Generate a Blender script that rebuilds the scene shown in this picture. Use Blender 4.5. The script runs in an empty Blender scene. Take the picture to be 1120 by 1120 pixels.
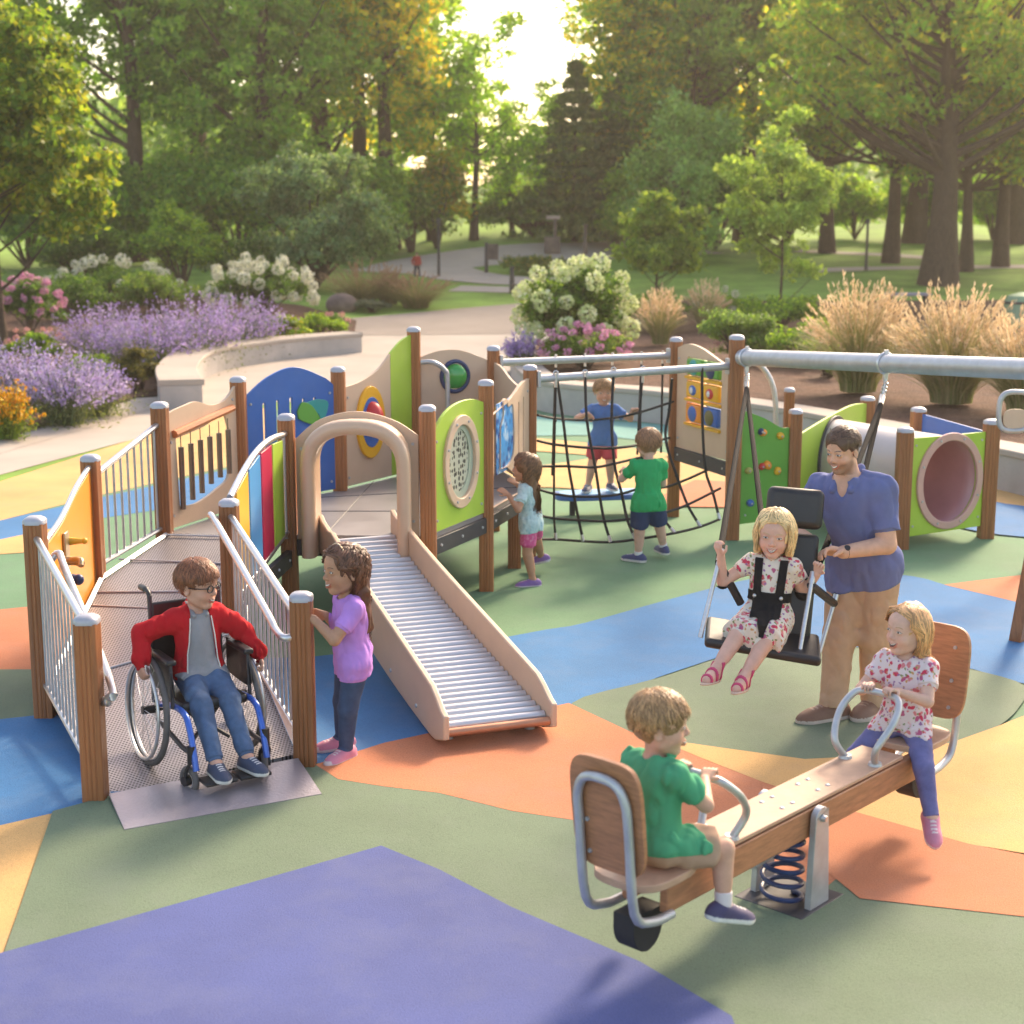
import bpy, bmesh, math, random
import numpy as np
from mathutils import Vector as V, Matrix, Euler
random.seed(7); np.random.seed(7)
PI = math.pi
SC = bpy.context.scene
COL = SC.collection
R = math.radians

# ------------------------------------------------------------------ camera model (photo pixels -> ground)
F, HCAM, YH = 1700.0, 2.9, 235.0
PITCH = math.atan((560 - YH) / F)
CP, SP = math.cos(PITCH), math.sin(PITCH)
def ray(u, v):
    x = (u - 560) / F; d = (v - 560) / F
    return V((x, CP - d * SP, -SP - d * CP))
def G(u, v, z=0.0):
    r = ray(u, v); t = (z - HCAM) / r.z
    return V((r.x * t, r.y * t, z))
def AT(u, v, y):
    r = ray(u, v); t = y / r.y
    return V((r.x * t, y, HCAM + r.z * t))
def sstep(a, b, x):
    t = min(1, max(0, (x - a) / (b - a))); return t * t * (3 - 2 * t)
def terrain(x, y):
    h = 1.7 * sstep(25, 70, y)
    h += 1.0 * math.exp(-(((x + 1) / 7) ** 2 + ((y - 62) / 6) ** 2))
    h += 0.8 * math.exp(-(((x - 18) / 14) ** 2 + ((y - 75) / 9) ** 2))
    return h
def T(u, v):
    r = ray(u, v); t = 4.0
    o = V((0, 0, HCAM))
    while t < 260:
        p = o + r * t
        if p.z <= terrain(p.x, p.y): return p
        t += 0.05
    return o + r * 150

# ------------------------------------------------------------------ object helpers
def tag(o, label=None, cat=None, group=None, kind=None):
    if label: o['label'] = label
    if cat: o['category'] = cat
    if group: o['group'] = group
    if kind: o['kind'] = kind
    return o
def empty(name, loc=(0, 0, 0), label=None, cat=None, group=None):
    o = bpy.data.objects.new(name, None); COL.objects.link(o)
    o.location = loc; o.empty_display_size = .1
    tag(o, label, cat, group); return o
def link(name, me, mat=None, parent=None):
    o = bpy.data.objects.new(name, me); COL.objects.link(o)
    if mat is not None:
        for m in (mat if isinstance(mat, (list, tuple)) else [mat]): me.materials.append(m)
    if parent is not None:
        o.parent = parent
        # every helper builds in world coordinates; children cancel the parent's place
        off = V((0, 0, 0)); q = parent
        while q is not None:
            off += V(q.location); q = q.parent
        o.location = -off
    return o
def recenter(o):
    """move the object's origin to its own base so that placement reads well"""
    me = o.data
    n = len(me.vertices)
    if not n: return o
    a = np.empty(n * 3, np.float32); me.vertices.foreach_get('co', a); a = a.reshape(-1, 3)
    c = (a.min(0) + a.max(0)) / 2; c[2] = a[:, 2].min()
    a -= c; me.vertices.foreach_set('co', a.ravel()); me.update()
    o.location = V(o.location) + V([float(q) for q in c])
    return o
def copy_tree(o, parent=None):
    c = o.copy(); COL.objects.link(c)
    if parent is not None: c.parent = parent
    for ch in list(o.children): copy_tree(ch, c)
    return c

def spl(pts, n=8, closed=False):
    """Catmull-Rom through the points"""
    P = [V(p) for p in pts]; out = []
    m = len(P)
    rng = range(m if closed else m - 1)
    for i in rng:
        if closed: a, b, c, d = P[(i - 1) % m], P[i], P[(i + 1) % m], P[(i + 2) % m]
        else: a, b, c, d = P[max(i - 1, 0)], P[i], P[i + 1], P[min(i + 2, m - 1)]
        for k in range(n):
            t = k / n
            out.append(0.5 * ((2 * b) + (c - a) * t + (2 * a - 5 * b + 4 * c - d) * t * t + (3 * b - a - 3 * c + d) * t ** 3))
    if not closed: out.append(P[-1])
    return out

class MB:
    def __init__(s): s.v = []; s.f = []; s.mi = []; s.cur = 0; s.st = []
    def add(s, vs, fs):
        s.st.append((len(s.v), len(s.f)))
        o = len(s.v); s.v += [tuple(p) for p in vs]
        for f in fs: s.f.append(tuple(i + o for i in f)); s.mi.append(s.cur)
    def box(s, c, size, rot=None):
        M_ = rot if rot is not None else Matrix.Identity(3)
        c = V(c); h = V(size) / 2
        vs = [c + M_ @ V((h.x * a, h.y * b, h.z * d)) for a in (-1, 1) for b in (-1, 1) for d in (-1, 1)]
        s.add(vs, [(0, 1, 3, 2), (4, 6, 7, 5), (0, 4, 5, 1), (2, 3, 7, 6), (0, 2, 6, 4), (1, 5, 7, 3)])
    def tube(s, pts, r, n=10, caps=True, closed=False):
        P = [V(p) for p in pts]; m = len(P)
        rr = r if isinstance(r, (list, tuple)) else [r] * m
        vs = []; prev = None
        for i in range(m):
            if closed: d = P[(i + 1) % m] - P[(i - 1) % m]
            else: d = P[min(i + 1, m - 1)] - P[max(i - 1, 0)]
            if d.length < 1e-9: d = V((0, 0, 1))
            d.normalize()
            if prev is None:
                a = V((0, 0, 1)) if abs(d.z) < .9 else V((1, 0, 0))
                nrm = d.cross(a).normalized()
            else:
                nrm = prev - d * prev.dot(d)
                if nrm.length < 1e-6: nrm = d.orthogonal()
                nrm.normalize()
            prev = nrm; bn = d.cross(nrm)
            for k in range(n):
                a = 2 * PI * k / n
                vs.append(P[i] + (nrm * math.cos(a) + bn * math.sin(a)) * rr[i])
        fs = []
        for i in range(m if closed else m - 1):
            j = (i + 1) % m
            for k in range(n):
                l = (k + 1) % n
                fs.append((i * n + k, i * n + l, j * n + l, j * n + k))
        if caps and not closed:
            fs.append(tuple(range(n - 1, -1, -1))); fs.append(tuple((m - 1) * n + k for k in range(n)))
        s.add(vs, fs)
    def cyl(s, a, b, r, r2=None, n=16): s.tube([a, b], [r, r if r2 is None else r2], n)
    def ball(s, c, r, n=12, m=8, rot=None):
        c = V(c); r = V(r) if not isinstance(r, (int, float)) else V((r, r, r))
        M_ = rot if rot is not None else Matrix.Identity(3)
        vs = [c + M_ @ V((0, 0, r.z))]
        for i in range(1, m):
            t = PI * i / m
            for k in range(n):
                a = 2 * PI * k / n
                vs.append(c + M_ @ V((r.x * math.sin(t) * math.cos(a), r.y * math.sin(t) * math.sin(a), r.z * math.cos(t))))
        vs.append(c + M_ @ V((0, 0, -r.z)))
        fs = [(0, 1 + k, 1 + (k + 1) % n) for k in range(n)]
        for i in range(m - 2):
            for k in range(n):
                l = (k + 1) % n; a = 1 + i * n; b = a + n
                fs.append((a + k, b + k, b + l, a + l))
        e = len(vs) - 1; a = 1 + (m - 2) * n
        fs += [(a + k, e, a + (k + 1) % n) for k in range(n)]
        s.add(vs, fs)
    def torus(s, c, ax, ra, r, n=32, k=8, e=None, e1=1.0):
        ax = V(ax).normalized(); e = V(e) if e is not None else ax.orthogonal(); e = (e - ax * e.dot(ax)).normalized(); b = ax.cross(e)
        s.tube([V(c) + e * (ra * math.cos(2 * PI * i / n)) + b * (ra * e1 * math.sin(2 * PI * i / n)) for i in range(n)], r, k, closed=True)
    def plate(s, A, ux, uy, outer, holes=(), t=.02, off=0.0):
        """flat plate with holes; (a,b) -> A + ux*a + uy*b ; thickness t along ux x uy, centred at off"""
        A = V(A); ux = V(ux); uy = V(uy); nn = ux.cross(uy).normalized()
        bm = bmesh.new(); loops = []
        es = []
        for lp in [outer] + list(holes):
            vs = [bm.verts.new((p[0], p[1], 0)) for p in lp]
            loops.append(vs)
            for i in range(len(vs)): es.append(bm.edges.new((vs[i], vs[(i + 1) % len(vs)])))
        bmesh.ops.triangle_fill(bm, edges=es, use_beauty=True, use_dissolve=False, normal=(0, 0, 1))
        bm.verts.index_update()
        co = [v.co.copy() for v in bm.verts]; n0 = len(co)
        f1 = []
        for f in bm.faces:
            ix = [v.index for v in f.verts]
            if f.normal.z < 0: ix.reverse()
            f1.append(tuple(ix))
        li = [[v.index for v in l] for l in loops]
        bm.free()
        top = [A + ux * c.x + uy * c.y + nn * (off + t / 2) for c in co]
        bot = [A + ux * c.x + uy * c.y + nn * (off - t / 2) for c in co]
        fs = f1 + [tuple(n0 + i for i in reversed(f)) for f in f1]
        for q, l in enumerate(li):
            ar = sum(co[l[i]].x * co[l[(i + 1) % len(l)]].y - co[l[(i + 1) % len(l)]].x * co[l[i]].y for i in range(len(l)))
            if (ar > 0) != (q == 0): l = l[::-1]
            for i in range(len(l)):
                a, b = l[i], l[(i + 1) % len(l)]
                fs.append((a, n0 + a, n0 + b, b))
        s.add(top + bot, fs)
    def each(s, name, mat, parent=None, **kw):
        """one object per added piece"""
        e = s.st + [(len(s.v), len(s.f))]
        for (v0, f0), (v1, f1) in zip(e[:-1], e[1:]):
            m = MB(); m.v = s.v[v0:v1]; m.f = [tuple(i - v0 for i in f) for f in s.f[f0:f1]]; m.mi = [0] * len(m.f); m.build(name, mat, parent, **kw)
    def build(s, name, mat, parent=None, smooth=False, bevel=0, seg=2, angle=40):
        me = bpy.data.meshes.new(name); me.from_pydata(s.v, [], s.f); me.validate(clean_customdata=False)
        o = link(name, me, mat, parent)
        if max(s.mi, default=0) > 0 and len(me.polygons) == len(s.mi): me.polygons.foreach_set('material_index', s.mi)
        if smooth:
            me.shade_smooth() if hasattr(me, 'shade_smooth') else None
            me.set_sharp_from_angle(angle=R(angle))
        if bevel:
            b = o.modifiers.new('bevel', 'BEVEL'); b.width = bevel; b.segments = seg; b.limit_method = 'ANGLE'; b.angle_limit = R(50)
            me.shade_smooth(); b.harden_normals = False
            me.set_sharp_from_angle(angle=R(35))
        me.update()
        return o

def np_mesh(name, verts, faces, mat=None, parent=None, cols=None, smooth=False, mi=None):
    """verts (n,3), faces (m,k) arrays of equal-sized polygons"""
    verts = np.asarray(verts, np.float32); faces = np.asarray(faces, np.int32)
    me = bpy.data.meshes.new(name)
    n, (m, k) = len(verts), faces.shape
    me.vertices.add(n); me.vertices.foreach_set('co', verts.ravel())
    me.loops.add(m * k); me.loops.foreach_set('vertex_index', faces.ravel())
    me.polygons.add(m); me.polygons.foreach_set('loop_start', np.arange(0, m * k, k, dtype=np.int32))
    try: me.polygons.foreach_set('loop_total', np.full(m, k, np.int32))
    except Exception: pass
    o = link(name, me, mat, parent)
    if mi is not None: me.polygons.foreach_set('material_index', np.asarray(mi, np.int32))
    me.update(calc_edges=True)
    if cols is not None:
        a = me.color_attributes.new('Col', 'FLOAT_COLOR', 'POINT')
        c = np.ones((n, 4), np.float32); c[:, :3] = cols; a.data.foreach_set('color', c.ravel())
    if smooth: me.shade_smooth()
    return o

# ------------------------------------------------------------------ materials
def srgb(r, g, b):
    f = lambda c: (c / 12.92 if c <= .04045 else ((c + .055) / 1.055) ** 2.4)
    return (f(r / 255), f(g / 255), f(b / 255))
def new_mat(name):
    m = bpy.data.materials.new(name); m.use_nodes = True
    nt = m.node_tree; b = nt.nodes['Principled BSDF']
    return m, nt, b
def N(nt, t, **kw):
    n = nt.nodes.new(t)
    for k, v in kw.items():
        if k.startswith('_'): setattr(n, k[1:], v)
        else: n.inputs[k.replace('__', ' ')].default_value = v
    return n
def mixc(nt, fac, a, b, mode='MIX'):
    n = nt.nodes.new('ShaderNodeMix'); n.data_type = 'RGBA'; n.blend_type = mode
    for i, val in ((0, fac), (6, a), (7, b)):
        if hasattr(val, 'is_output'): nt.links.new(val, n.inputs[i])
        else: n.inputs[i].default_value = val if i == 0 else (*val, 1)
    return n.outputs[2]
def M(name, col, rough=.5, metal=0.0, var=.12, scale=6.0, stretch=(1, 1, 1), bump=0.0, bscale=80.0, bstretch=(1, 1, 1), spec=.5, coat=0.0, attr=False, speck=None, detail=4, sss=0, rvar=.1, trans=0, bdist=.002, orand=0, ttint=(1.75, 1.5, .75), wear=None):
    m, nt, b = new_mat(name); L = nt.links.new
    tc = N(nt, 'ShaderNodeTexCoord')
    mp = N(nt, 'ShaderNodeMapping', Scale=stretch); L(tc.outputs['Object'], mp.inputs[0])
    nz = N(nt, 'ShaderNodeTexNoise', Scale=scale, Detail=detail, Roughness=.6); L(mp.outputs[0], nz.inputs['Vector'])
    if attr:
        at = N(nt, 'ShaderNodeVertexColor', _layer_name='Col')
        base = at.outputs[0]
        lo = mixc(nt, 1.0, base, (1 - var,) * 3, 'MULTIPLY'); hi = mixc(nt, 1.0, base, (1 + var,) * 3, 'MULTIPLY')
    else:
        lo = tuple(max(0, c * (1 - var)) for c in col); hi = tuple(min(1, c * (1 + var)) for c in col)
    mr = N(nt, 'ShaderNodeMapRange'); mr.inputs[1].default_value = .3; mr.inputs[2].default_value = .7
    L(nz.outputs[0], mr.inputs[0])
    c = mixc(nt, mr.outputs[0], lo, hi)
    if speck:
        sc_, amt, scol = speck
        n2 = N(nt, 'ShaderNodeTexNoise', Scale=sc_, Detail=2); L(tc.outputs['Object'], n2.inputs['Vector'])
        m2 = N(nt, 'ShaderNodeMapRange'); m2.inputs[1].default_value = .5; m2.inputs[2].default_value = .75; m2.inputs[4].default_value = amt
        L(n2.outputs[0], m2.inputs[0]); c = mixc(nt, m2.outputs[0], c, scol)
    if wear:
        n4 = N(nt, 'ShaderNodeTexNoise', Scale=wear[0], Detail=9, Roughness=.72); L(tc.outputs['Object'], n4.inputs['Vector'])
        m6 = N(nt, 'ShaderNodeMapRange'); m6.inputs[1].default_value = .48; m6.inputs[2].default_value = .72; m6.inputs[4].default_value = wear[1]; L(n4.outputs[0], m6.inputs[0]); c = mixc(nt, m6.outputs[0], c, wear[2])
    if orand:
        oi = N(nt, 'ShaderNodeObjectInfo'); m5 = N(nt, 'ShaderNodeMapRange'); m5.inputs[3].default_value = 1 - orand; m5.inputs[4].default_value = 1 + orand; L(oi.outputs['Random'], m5.inputs[0])
        c = mixc(nt, 1.0, c, m5.outputs[0], 'MULTIPLY')
    L(c, b.inputs['Base Color'])
    b.inputs['Metallic'].default_value = metal
    b.inputs['Specular IOR Level'].default_value = spec
    b.inputs['Coat Weight'].default_value = coat; b.inputs['Coat Roughness'].default_value = .15
    r2 = N(nt, 'ShaderNodeMapRange'); r2.inputs[3].default_value = max(0.02, rough - rvar); r2.inputs[4].default_value = min(1, rough + rvar)
    L(nz.outputs[0], r2.inputs[0]); L(r2.outputs[0], b.inputs['Roughness'])
    if sss:
        b.inputs['Subsurface Weight'].default_value = sss
        b.inputs['Subsurface Radius'].default_value = (.012, .005, .003); b.inputs['Subsurface Scale'].default_value = 1.0
    if bump:
        m3 = N(nt, 'ShaderNodeMapping', Scale=bstretch); L(tc.outputs['Object'], m3.inputs[0])
        n3 = N(nt, 'ShaderNodeTexNoise', Scale=bscale, Detail=3); L(m3.outputs[0], n3.inputs['Vector'])
        bp = N(nt, 'ShaderNodeBump', Strength=bump, Distance=bdist); L(n3.outputs[0], bp.inputs['Height']); L(bp.outputs[0], b.inputs['Normal'])
    if trans:
        tl = N(nt, 'ShaderNodeBsdfTranslucent'); L(mixc(nt, 1.0, c, ttint, 'MULTIPLY'), tl.inputs[0])
        mx = N(nt, 'ShaderNodeMixShader'); mx.inputs[0].default_value = trans
        L(b.outputs[0], mx.inputs[1]); L(tl.outputs[0], mx.inputs[2]); L(mx.outputs[0], nt.nodes['Material Output'].inputs[0])
    return m

MW = M('wood_look_post', (.33, .125, .044), .5, 0, .3, 5, (9, 9, .35), .35, 30, (6, 6, .25), coat=.1, bdist=.003, orand=.16, speck=(2.2, .22, (.20, .085, .04)))
MST = M('brushed_steel', (.62, .61, .62), .34, .85, .08, 20, (1, 1, 4), .05, 200)
MST2 = M('galvanised_steel', (.50, .50, .52), .45, .6, .12, 12)
MCAP = M('grey_post_cap', (.42, .42, .47), .4, .25, .08, 10)
MDK = M('charcoal_steel', (.045, .045, .055), .5, .2, .2, 12)
MBLK = M('black_plastic', (.016, .016, .019), .42, 0, .2, 20, bump=.1, bscale=300)
MRUB = M('black_rubber', (.022, .021, .022), .75, 0, .2, 30)
MTAN = M('tan_panel', (.63, .45, .315), .5, 0, .07, 5, bump=.08, bscale=350, speck=(260, .25, (.44, .30, .19)), wear=(5, .22, (.50, .38, .29)))
MTANE = M('pale_panel_edge', (.75, .62, .48), .5, 0, .05, 5)
MLIME = M('lime_panel', (.40, .58, .055), .42, 0, .06, 4, bump=.06, bscale=350, wear=(5, .25, (.46, .56, .16)))
MGRN = M('green_panel', (.12, .36, .05), .42, 0, .06, 4, bump=.06, bscale=350)
MBLU = M('blue_panel', (.035, .13, .44), .42, 0, .06, 4, bump=.06, bscale=350, wear=(5, .25, (.10, .20, .46)))
MRED = M('red_panel', (.55, .03, .03), .4, 0, .06, 6)
MPNK = M('magenta_slat', (.50, .012, .07), .42, 0, .06, 6)
MYEL = M('yellow_panel', (.80, .42, .02), .4, 0, .06, 6)
MORG = M('orange_panel', (.85, .29, .025), .42, 0, .06, 4)
MSKY = M('sky_blue_slat', (.07, .29, .60), .42, 0, .06, 6)
MDBL = M('navy_plastic', (.02, .04, .13), .4, 0, .1, 6)
MTEAL = M('teal_plastic', (.03, .30, .28), .4, 0, .1, 6)
MBRASS = M('brass', (.42, .33, .2), .35, .7, .15, 20)
MROLL = M('roller_steel', (.60, .60, .63), .34, .5, .03, 3, rvar=.02)
MROPE = M('black_rope', (.014, .014, .016), .7, 0, .3, 60, bump=.6, bscale=140)
MWHT = M('white_plastic', (.75, .74, .70), .45, 0, .05, 20)
# ================================================================== SETTING
MLAWN = M('lawn_grass', (.19, .31, .055), .9, 0, .35, .5, bump=.8, bscale=30, speck=(9, .4, (.12, .17, .03)), spec=.2, bdist=.02)
MCONC = M('pale_concrete', (.41, .35, .30), .8, 0, .1, .9, bump=.15, bscale=120, speck=(60, .3, (.42, .36, .30)), spec=.3)
MCONW = M('planter_concrete', (.43, .39, .36), .8, 0, .14, 1.6, bump=.3, bscale=60, speck=(30, .35, (.36, .33, .30)), spec=.3)
MASPH = M('warm_asphalt', (.30, .25, .215), .9, 0, .1, 1.2, bump=.2, bscale=150, speck=(90, .4, (.2, .17, .15)), spec=.2)
MMULCH = M('bark_mulch', (.10, .052, .035), .95, 0, .4, 3, bump=1.0, bscale=22, speck=(26, .7, (.24, .15, .11)), spec=.2, bdist=.04)
def rub(name, col):
    return M(name, col, .85, 0, .17, .9, bump=.8, bscale=150, speck=(125, .5, tuple(c * .5 for c in col)), spec=.3, detail=6, bdist=.003, wear=(2.1, .5, tuple(.66 * c + .075 for c in col)))
RG = rub('rubber_green', (.13, .245, .135)); RO = rub('rubber_olive', (.145, .195, .125)); RB = rub('rubber_blue', (.055, .18, .38))
RR = rub('rubber_orange', (.50, .185, .09)); RY = rub('rubber_ochre', (.60, .36, .14)); RN = rub('rubber_violet_blue', (.085, .105, .27)); RT = rub('rubber_pale_teal', (.16, .34, .30))

def drape(name, poly, mat, dz, dx=3.0, dy=1.0, zf=None, kind='structure'):
    zf = zf or terrain
    bm = bmesh.new(); vs = [bm.verts.new((p[0], p[1], 0)) for p in poly]
    es = [bm.edges.new((vs[i], vs[(i + 1) % len(vs)])) for i in range(len(vs))]
    bmesh.ops.triangle_fill(bm, edges=es, use_beauty=True, normal=(0, 0, 1))
    xs = [p[0] for p in poly]; ys = [p[1] for p in poly]
    flat = max(ys) < 24
    if not flat:
        y = math.ceil(max(min(ys), 22) / dy) * dy
        while y < max(ys):
            bmesh.ops.bisect_plane(bm, geom=bm.verts[:] + bm.edges[:] + bm.faces[:], plane_co=(0, y, 0), plane_no=(0, 1, 0)); y += dy
        x = math.ceil(min(xs) / dx) * dx
        while x < max(xs):
            bmesh.ops.bisect_plane(bm, geom=bm.verts[:] + bm.edges[:] + bm.faces[:], plane_co=(x, 0, 0), plane_no=(1, 0, 0)); x += dx
    for v in bm.verts: v.co.z = zf(v.co.x, v.co.y) + dz
    for f in bm.faces:
        if f.normal.z < 0: f.normal_flip()
    bmesh.ops.recalc_face_normals(bm, faces=bm.faces)
    me = bpy.data.meshes.new(name); bm.to_mesh(me); bm.free()
    if len(me.polygons) and me.polygons[0].normal.z < 0: me.flip_normals()
    me.shade_smooth()
    o = link(name, me, mat); o['kind'] = kind
    return o

# ground sheet
nx, ny = 81, 150
gx = np.linspace(-110, 110, nx); gy = np.concatenate([np.linspace(-12, 90, 110), np.linspace(92, 420, 40)])
def sky_block_rise(x, y): return sstep(98, 125, y) * (9.5 + 2 * math.sin(x * .11) - 5.5 * math.exp(-((x + 2) / 9) ** 2))  # added rise, blocks the bright sky showing low between the trees
vv = np.array([(x, y, terrain(x, y) + sky_block_rise(x, y)) for y in gy for x in gx]); ny = len(gy)
ff = np.array([(j * nx + i, j * nx + i + 1, (j + 1) * nx + i + 1, (j + 1) * nx + i) for j in range(ny - 1) for i in range(nx - 1)])
tag(np_mesh('ground', vv, ff, MLAWN, smooth=True), kind='structure')

g = lambda pts, z=0.0: [G(u, v, z).xy for u, v in pts]
t_ = lambda pts: [T(u, v).xy for u, v in pts]
wall_px = [(558, 408), (561, 424), (572, 440), (595, 451), (640, 457), (700, 462), (760, 470), (860, 487), (1000, 518), (1120, 545), (1300, 598)]
wall_base = spl([G(u, v) for u, v in wall_px], 6)

# concrete apron, asphalt path
conc = [(-14, 9)] + g([(-300, 640), (0, 520), (300, 440), (590, 440)]) + [(3, 24), (4, 36)] + t_([(590, 366), (300, 366)]) + [(-16, 36), (-22, 26)]
drape('concrete_path', conc, MCONC, .008)
aph = t_([(340, 368), (600, 366), (600, 330), (500, 338), (440, 344), (380, 349), (340, 352)])
drape('asphalt_path', aph, MASPH, .014)
def ribbon_path(px, w, mat, dz, name='footpath'):
    c = spl([T(u, v) for u, v in px], 6)
    Lf, Rt = [], []
    for i, p in enumerate(c):
        d = (c[min(i + 1, len(c) - 1)] - c[max(i - 1, 0)]); n = V((-d.y, d.x, 0)).normalized()
        Lf.append((p + n * w / 2).xy); Rt.append((p - n * w / 2).xy)
    drape(name, Lf + Rt[::-1], mat, dz)
ribbon_path([(425, 299), (463, 291), (495, 286), (548, 280), (613, 276), (662, 275), (760, 272)], 3.4, MCONC, .02)
ribbon_path([(470, 292), (490, 299), (516, 304), (557, 307.5), (600, 309)], 2.4, MCONC, .026)
ribbon_path([(497, 316), (540, 317), (600, 319), (680, 320)], 1.6, MCONC, .02)
ribbon_path([(870, 297), (960, 294), (1040, 293), (1200, 291)], 1.3, MCONC, .02)
ribbon_path([(870, 275), (960, 279), (1020, 283)], 1.3, MCONC, .026)

# joints in the concrete apron
jm = MB()
for (a, b) in (((0, 497), (170, 447)), ((395, 400), (590, 404)), ((420, 366.5), (590, 367))):
    p, q = G(*a), G(*b)
    if a[1] < 400: continue
    d = (q - p).normalized(); n = V((-d.y, d.x, 0)) * .006
    jm.add([V((w.x, w.y, terrain(w.x, w.y) + .013)) for w in (p - n, q - n, q + n, p + n)], [(0, 1, 2, 3)])
tag(jm.build('pavement_joint', MASPH), kind='structure')

# rubber safety surfacing: base sheet then coloured sheets 3 mm apart
rub_out = [(-9, -4)] + g([(-320, 640), (0, 530), (160, 479), (262, 452), (440, 441), (560, 448)]) + [(p.x, p.y - .02) for p in wall_base[14:]] + [(16, 12), (16, -4)]
drape('rubber_surface', rub_out, RG, .012)
LAY = [.0145]
def patch(pts, mat, smooth=0):
    P = [V(G(u, v)) for u, v in pts]
    if smooth: P = spl(P, smooth, True)
    drape('rubber_patch', [(p.x, p.y) for p in P], mat, LAY[0]); LAY[0] += .0009
# far left bands
patch([(-300, 638), (0, 528), (160, 477), (262, 450), (300, 446), (300, 500), (100, 545), (0, 571), (-300, 660)], RY)
patch([(-300, 690), (0, 571), (100, 548), (300, 503), (300, 540), (100, 570), (0, 592), (-300, 700)], RB)
patch([(-300, 700), (0, 592), (70, 577), (60, 604), (0, 608), (-300, 720)], RY)
patch([(-400, 690), (0, 669), (60, 663), (110, 668), (110, 737), (0, 735), (-400, 760)], RR)
patch([(-400, 742), (0, 735), (120, 735), (120, 786), (0, 790), (-400, 810)], RO)
patch([(-400, 812), (0, 790), (140, 775), (140, 880), (95, 886), (0, 908), (-500, 980)], RB)
patch([(-500, 985), (0, 907), (60, 893), (22, 1000), (-20, 1110), (-500, 1300)], RY)
# behind the net: pale teal, yellow, orange shapes
patch([(560, 453), (600, 458), (700, 464), (760, 472), (740, 486), (650, 478), (560, 476)], RT, 5)
patch([(560, 480), (650, 487), (730, 498), (700, 503), (600, 496), (560, 492)], RY, 5)
patch([(470, 520), (600, 510), (700, 498), (790, 520), (860, 545), (800, 556), (700, 545), (600, 535), (500, 540)], RY, 5)
patch([(722, 545), (760, 527), (820, 530), (850, 548), (830, 558), (720, 556)], RR)
patch([(1010, 480), (1060, 500), (1240, 520), (1240, 560), (1120, 556), (1060, 548)], RY, 4)
patch([(1060, 548), (1120, 556), (1240, 560), (1240, 590), (1120, 590), (1040, 575)], RB, 4)
# the big blue sweep across the middle
patch([(120, 740), (345, 722), (410, 714), (470, 716), (536, 704), (600, 692), (640, 685), (740, 657), (840, 633), (930, 628), (1000, 634), (1040, 645), (1120, 664), (1260, 700), (1260, 770), (1120, 752), (1064, 736), (1000, 725), (940, 712), (880, 708), (814, 715), (720, 745), (640, 772), (597, 780), (470, 812), (390, 832), (345, 850), (200, 850), (120, 840)], RB, 3)
patch([(1032, 643), (1120, 632), (1260, 622), (1260, 690), (1120, 664), (1070, 652)], RR)
# olive swirl in front of the swing
patch([(625, 774), (720, 746), (814, 716), (880, 709), (940, 713), (1000, 726), (1064, 737), (1120, 754), (1116, 776), (1090, 800), (1040, 818), (960, 832), (880, 836), (800, 826), (735, 815), (686, 805)], RO, 4)
# front olive lies under the orange sweep
patch([(58, 893), (120, 876), (345, 840), (560, 850), (800, 850), (960, 930), (1240, 960), (1240, 1500), (-60, 1500), (-20, 1120), (22, 1000)], RO)
# orange sweep
patch([(345, 842), (420, 818), (520, 796), (622, 774), (690, 806), (736, 816), (836, 858), (900, 890), (960, 930), (900, 980), (760, 930), (640, 905), (560, 893), (480, 873), (420, 866), (370, 858)], RR)
patch([(716, 813), (800, 825), (880, 836), (960, 832), (1040, 818), (1090, 800), (1240, 740), (1240, 960), (1060, 930), (930, 893), (836, 862), (770, 836)], RY)
patch([(830, 863), (930, 893), (1060, 930), (1240, 965), (1240, 1030), (1120, 1010), (940, 990), (880, 940)], RR)
patch([(-40, 1062), (110, 1020), (260, 977), (417, 932), (480, 958), (560, 1000), (700, 1060), (800, 1120), (900, 1400), (-100, 1400)], RN)

# ------------------------------------------------------------------ seat walls and beds
def seat_wall(name, base, w, h, inner, label):
    """base: polyline of the visible foot of the wall; the wall lies on the left of it"""
    m = MB(); cap = MB()
    n = len(base); secs = []; secc = []
    for i, p in enumerate(base):
        d = base[min(i + 1, n - 1)] - base[max(i - 1, 0)]; d.z = 0; nn = V((-d.y, d.x, 0)).normalized() * inner
        z = terrain(p.x, p.y)
        secs.append([V((p.x, p.y, z - .3)), V((p.x, p.y, h + z * .6 - .07)), V((p.x, p.y, h + z * .6 - .07)) + nn * w, V((p.x, p.y, z - .3)) + nn * w])
        o_ = -nn * .025; zt = h + z * .6
        secc.append([V((p.x, p.y, zt - .07)) + o_, V((p.x, p.y, zt)) + o_, V((p.x, p.y, zt)) + nn * (w + .025), V((p.x, p.y, zt - .07)) + nn * (w + .025)])
    for mm, S in ((m, secs), (cap, secc)):
        vs = [q for s_ in S for q in s_]; fs = []
        for i in range(n - 1):
            for k in range(4):
                a, b = i * 4 + k, i * 4 + (k + 1) % 4
                f = (a, b, b + 4, a + 4)
                fs.append(f if inner < 0 else f[::-1])
        fs += [(0, 3, 2, 1), (4 * n - 4, 4 * n - 3, 4 * n - 2, 4 * n - 1)]
        mm.add(vs, fs)
    r = empty(name, (base[0].x, base[0].y, 0), label, 'planter wall')
    m.build('wall_body', MCONW, r); c = cap.build('cap_stone', MCONC, r, bevel=.012)
    return r
seat_wall('planter_wall', wall_base, .42, .47, 1, 'long low grey concrete planter wall curving behind the rope net and the climbing panel')
lw_px = [(186, 443, 0), (183, 428, 0), (196, 416, 0), (236, 408, 0), (300, 397, 0), (350, 391, 0), (394, 387, 0)]
lw = spl([T(u, v) for u, v, _ in lw_px], 6)
lw_in = [T(u, v) for u, v, _ in lw_px]
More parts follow.
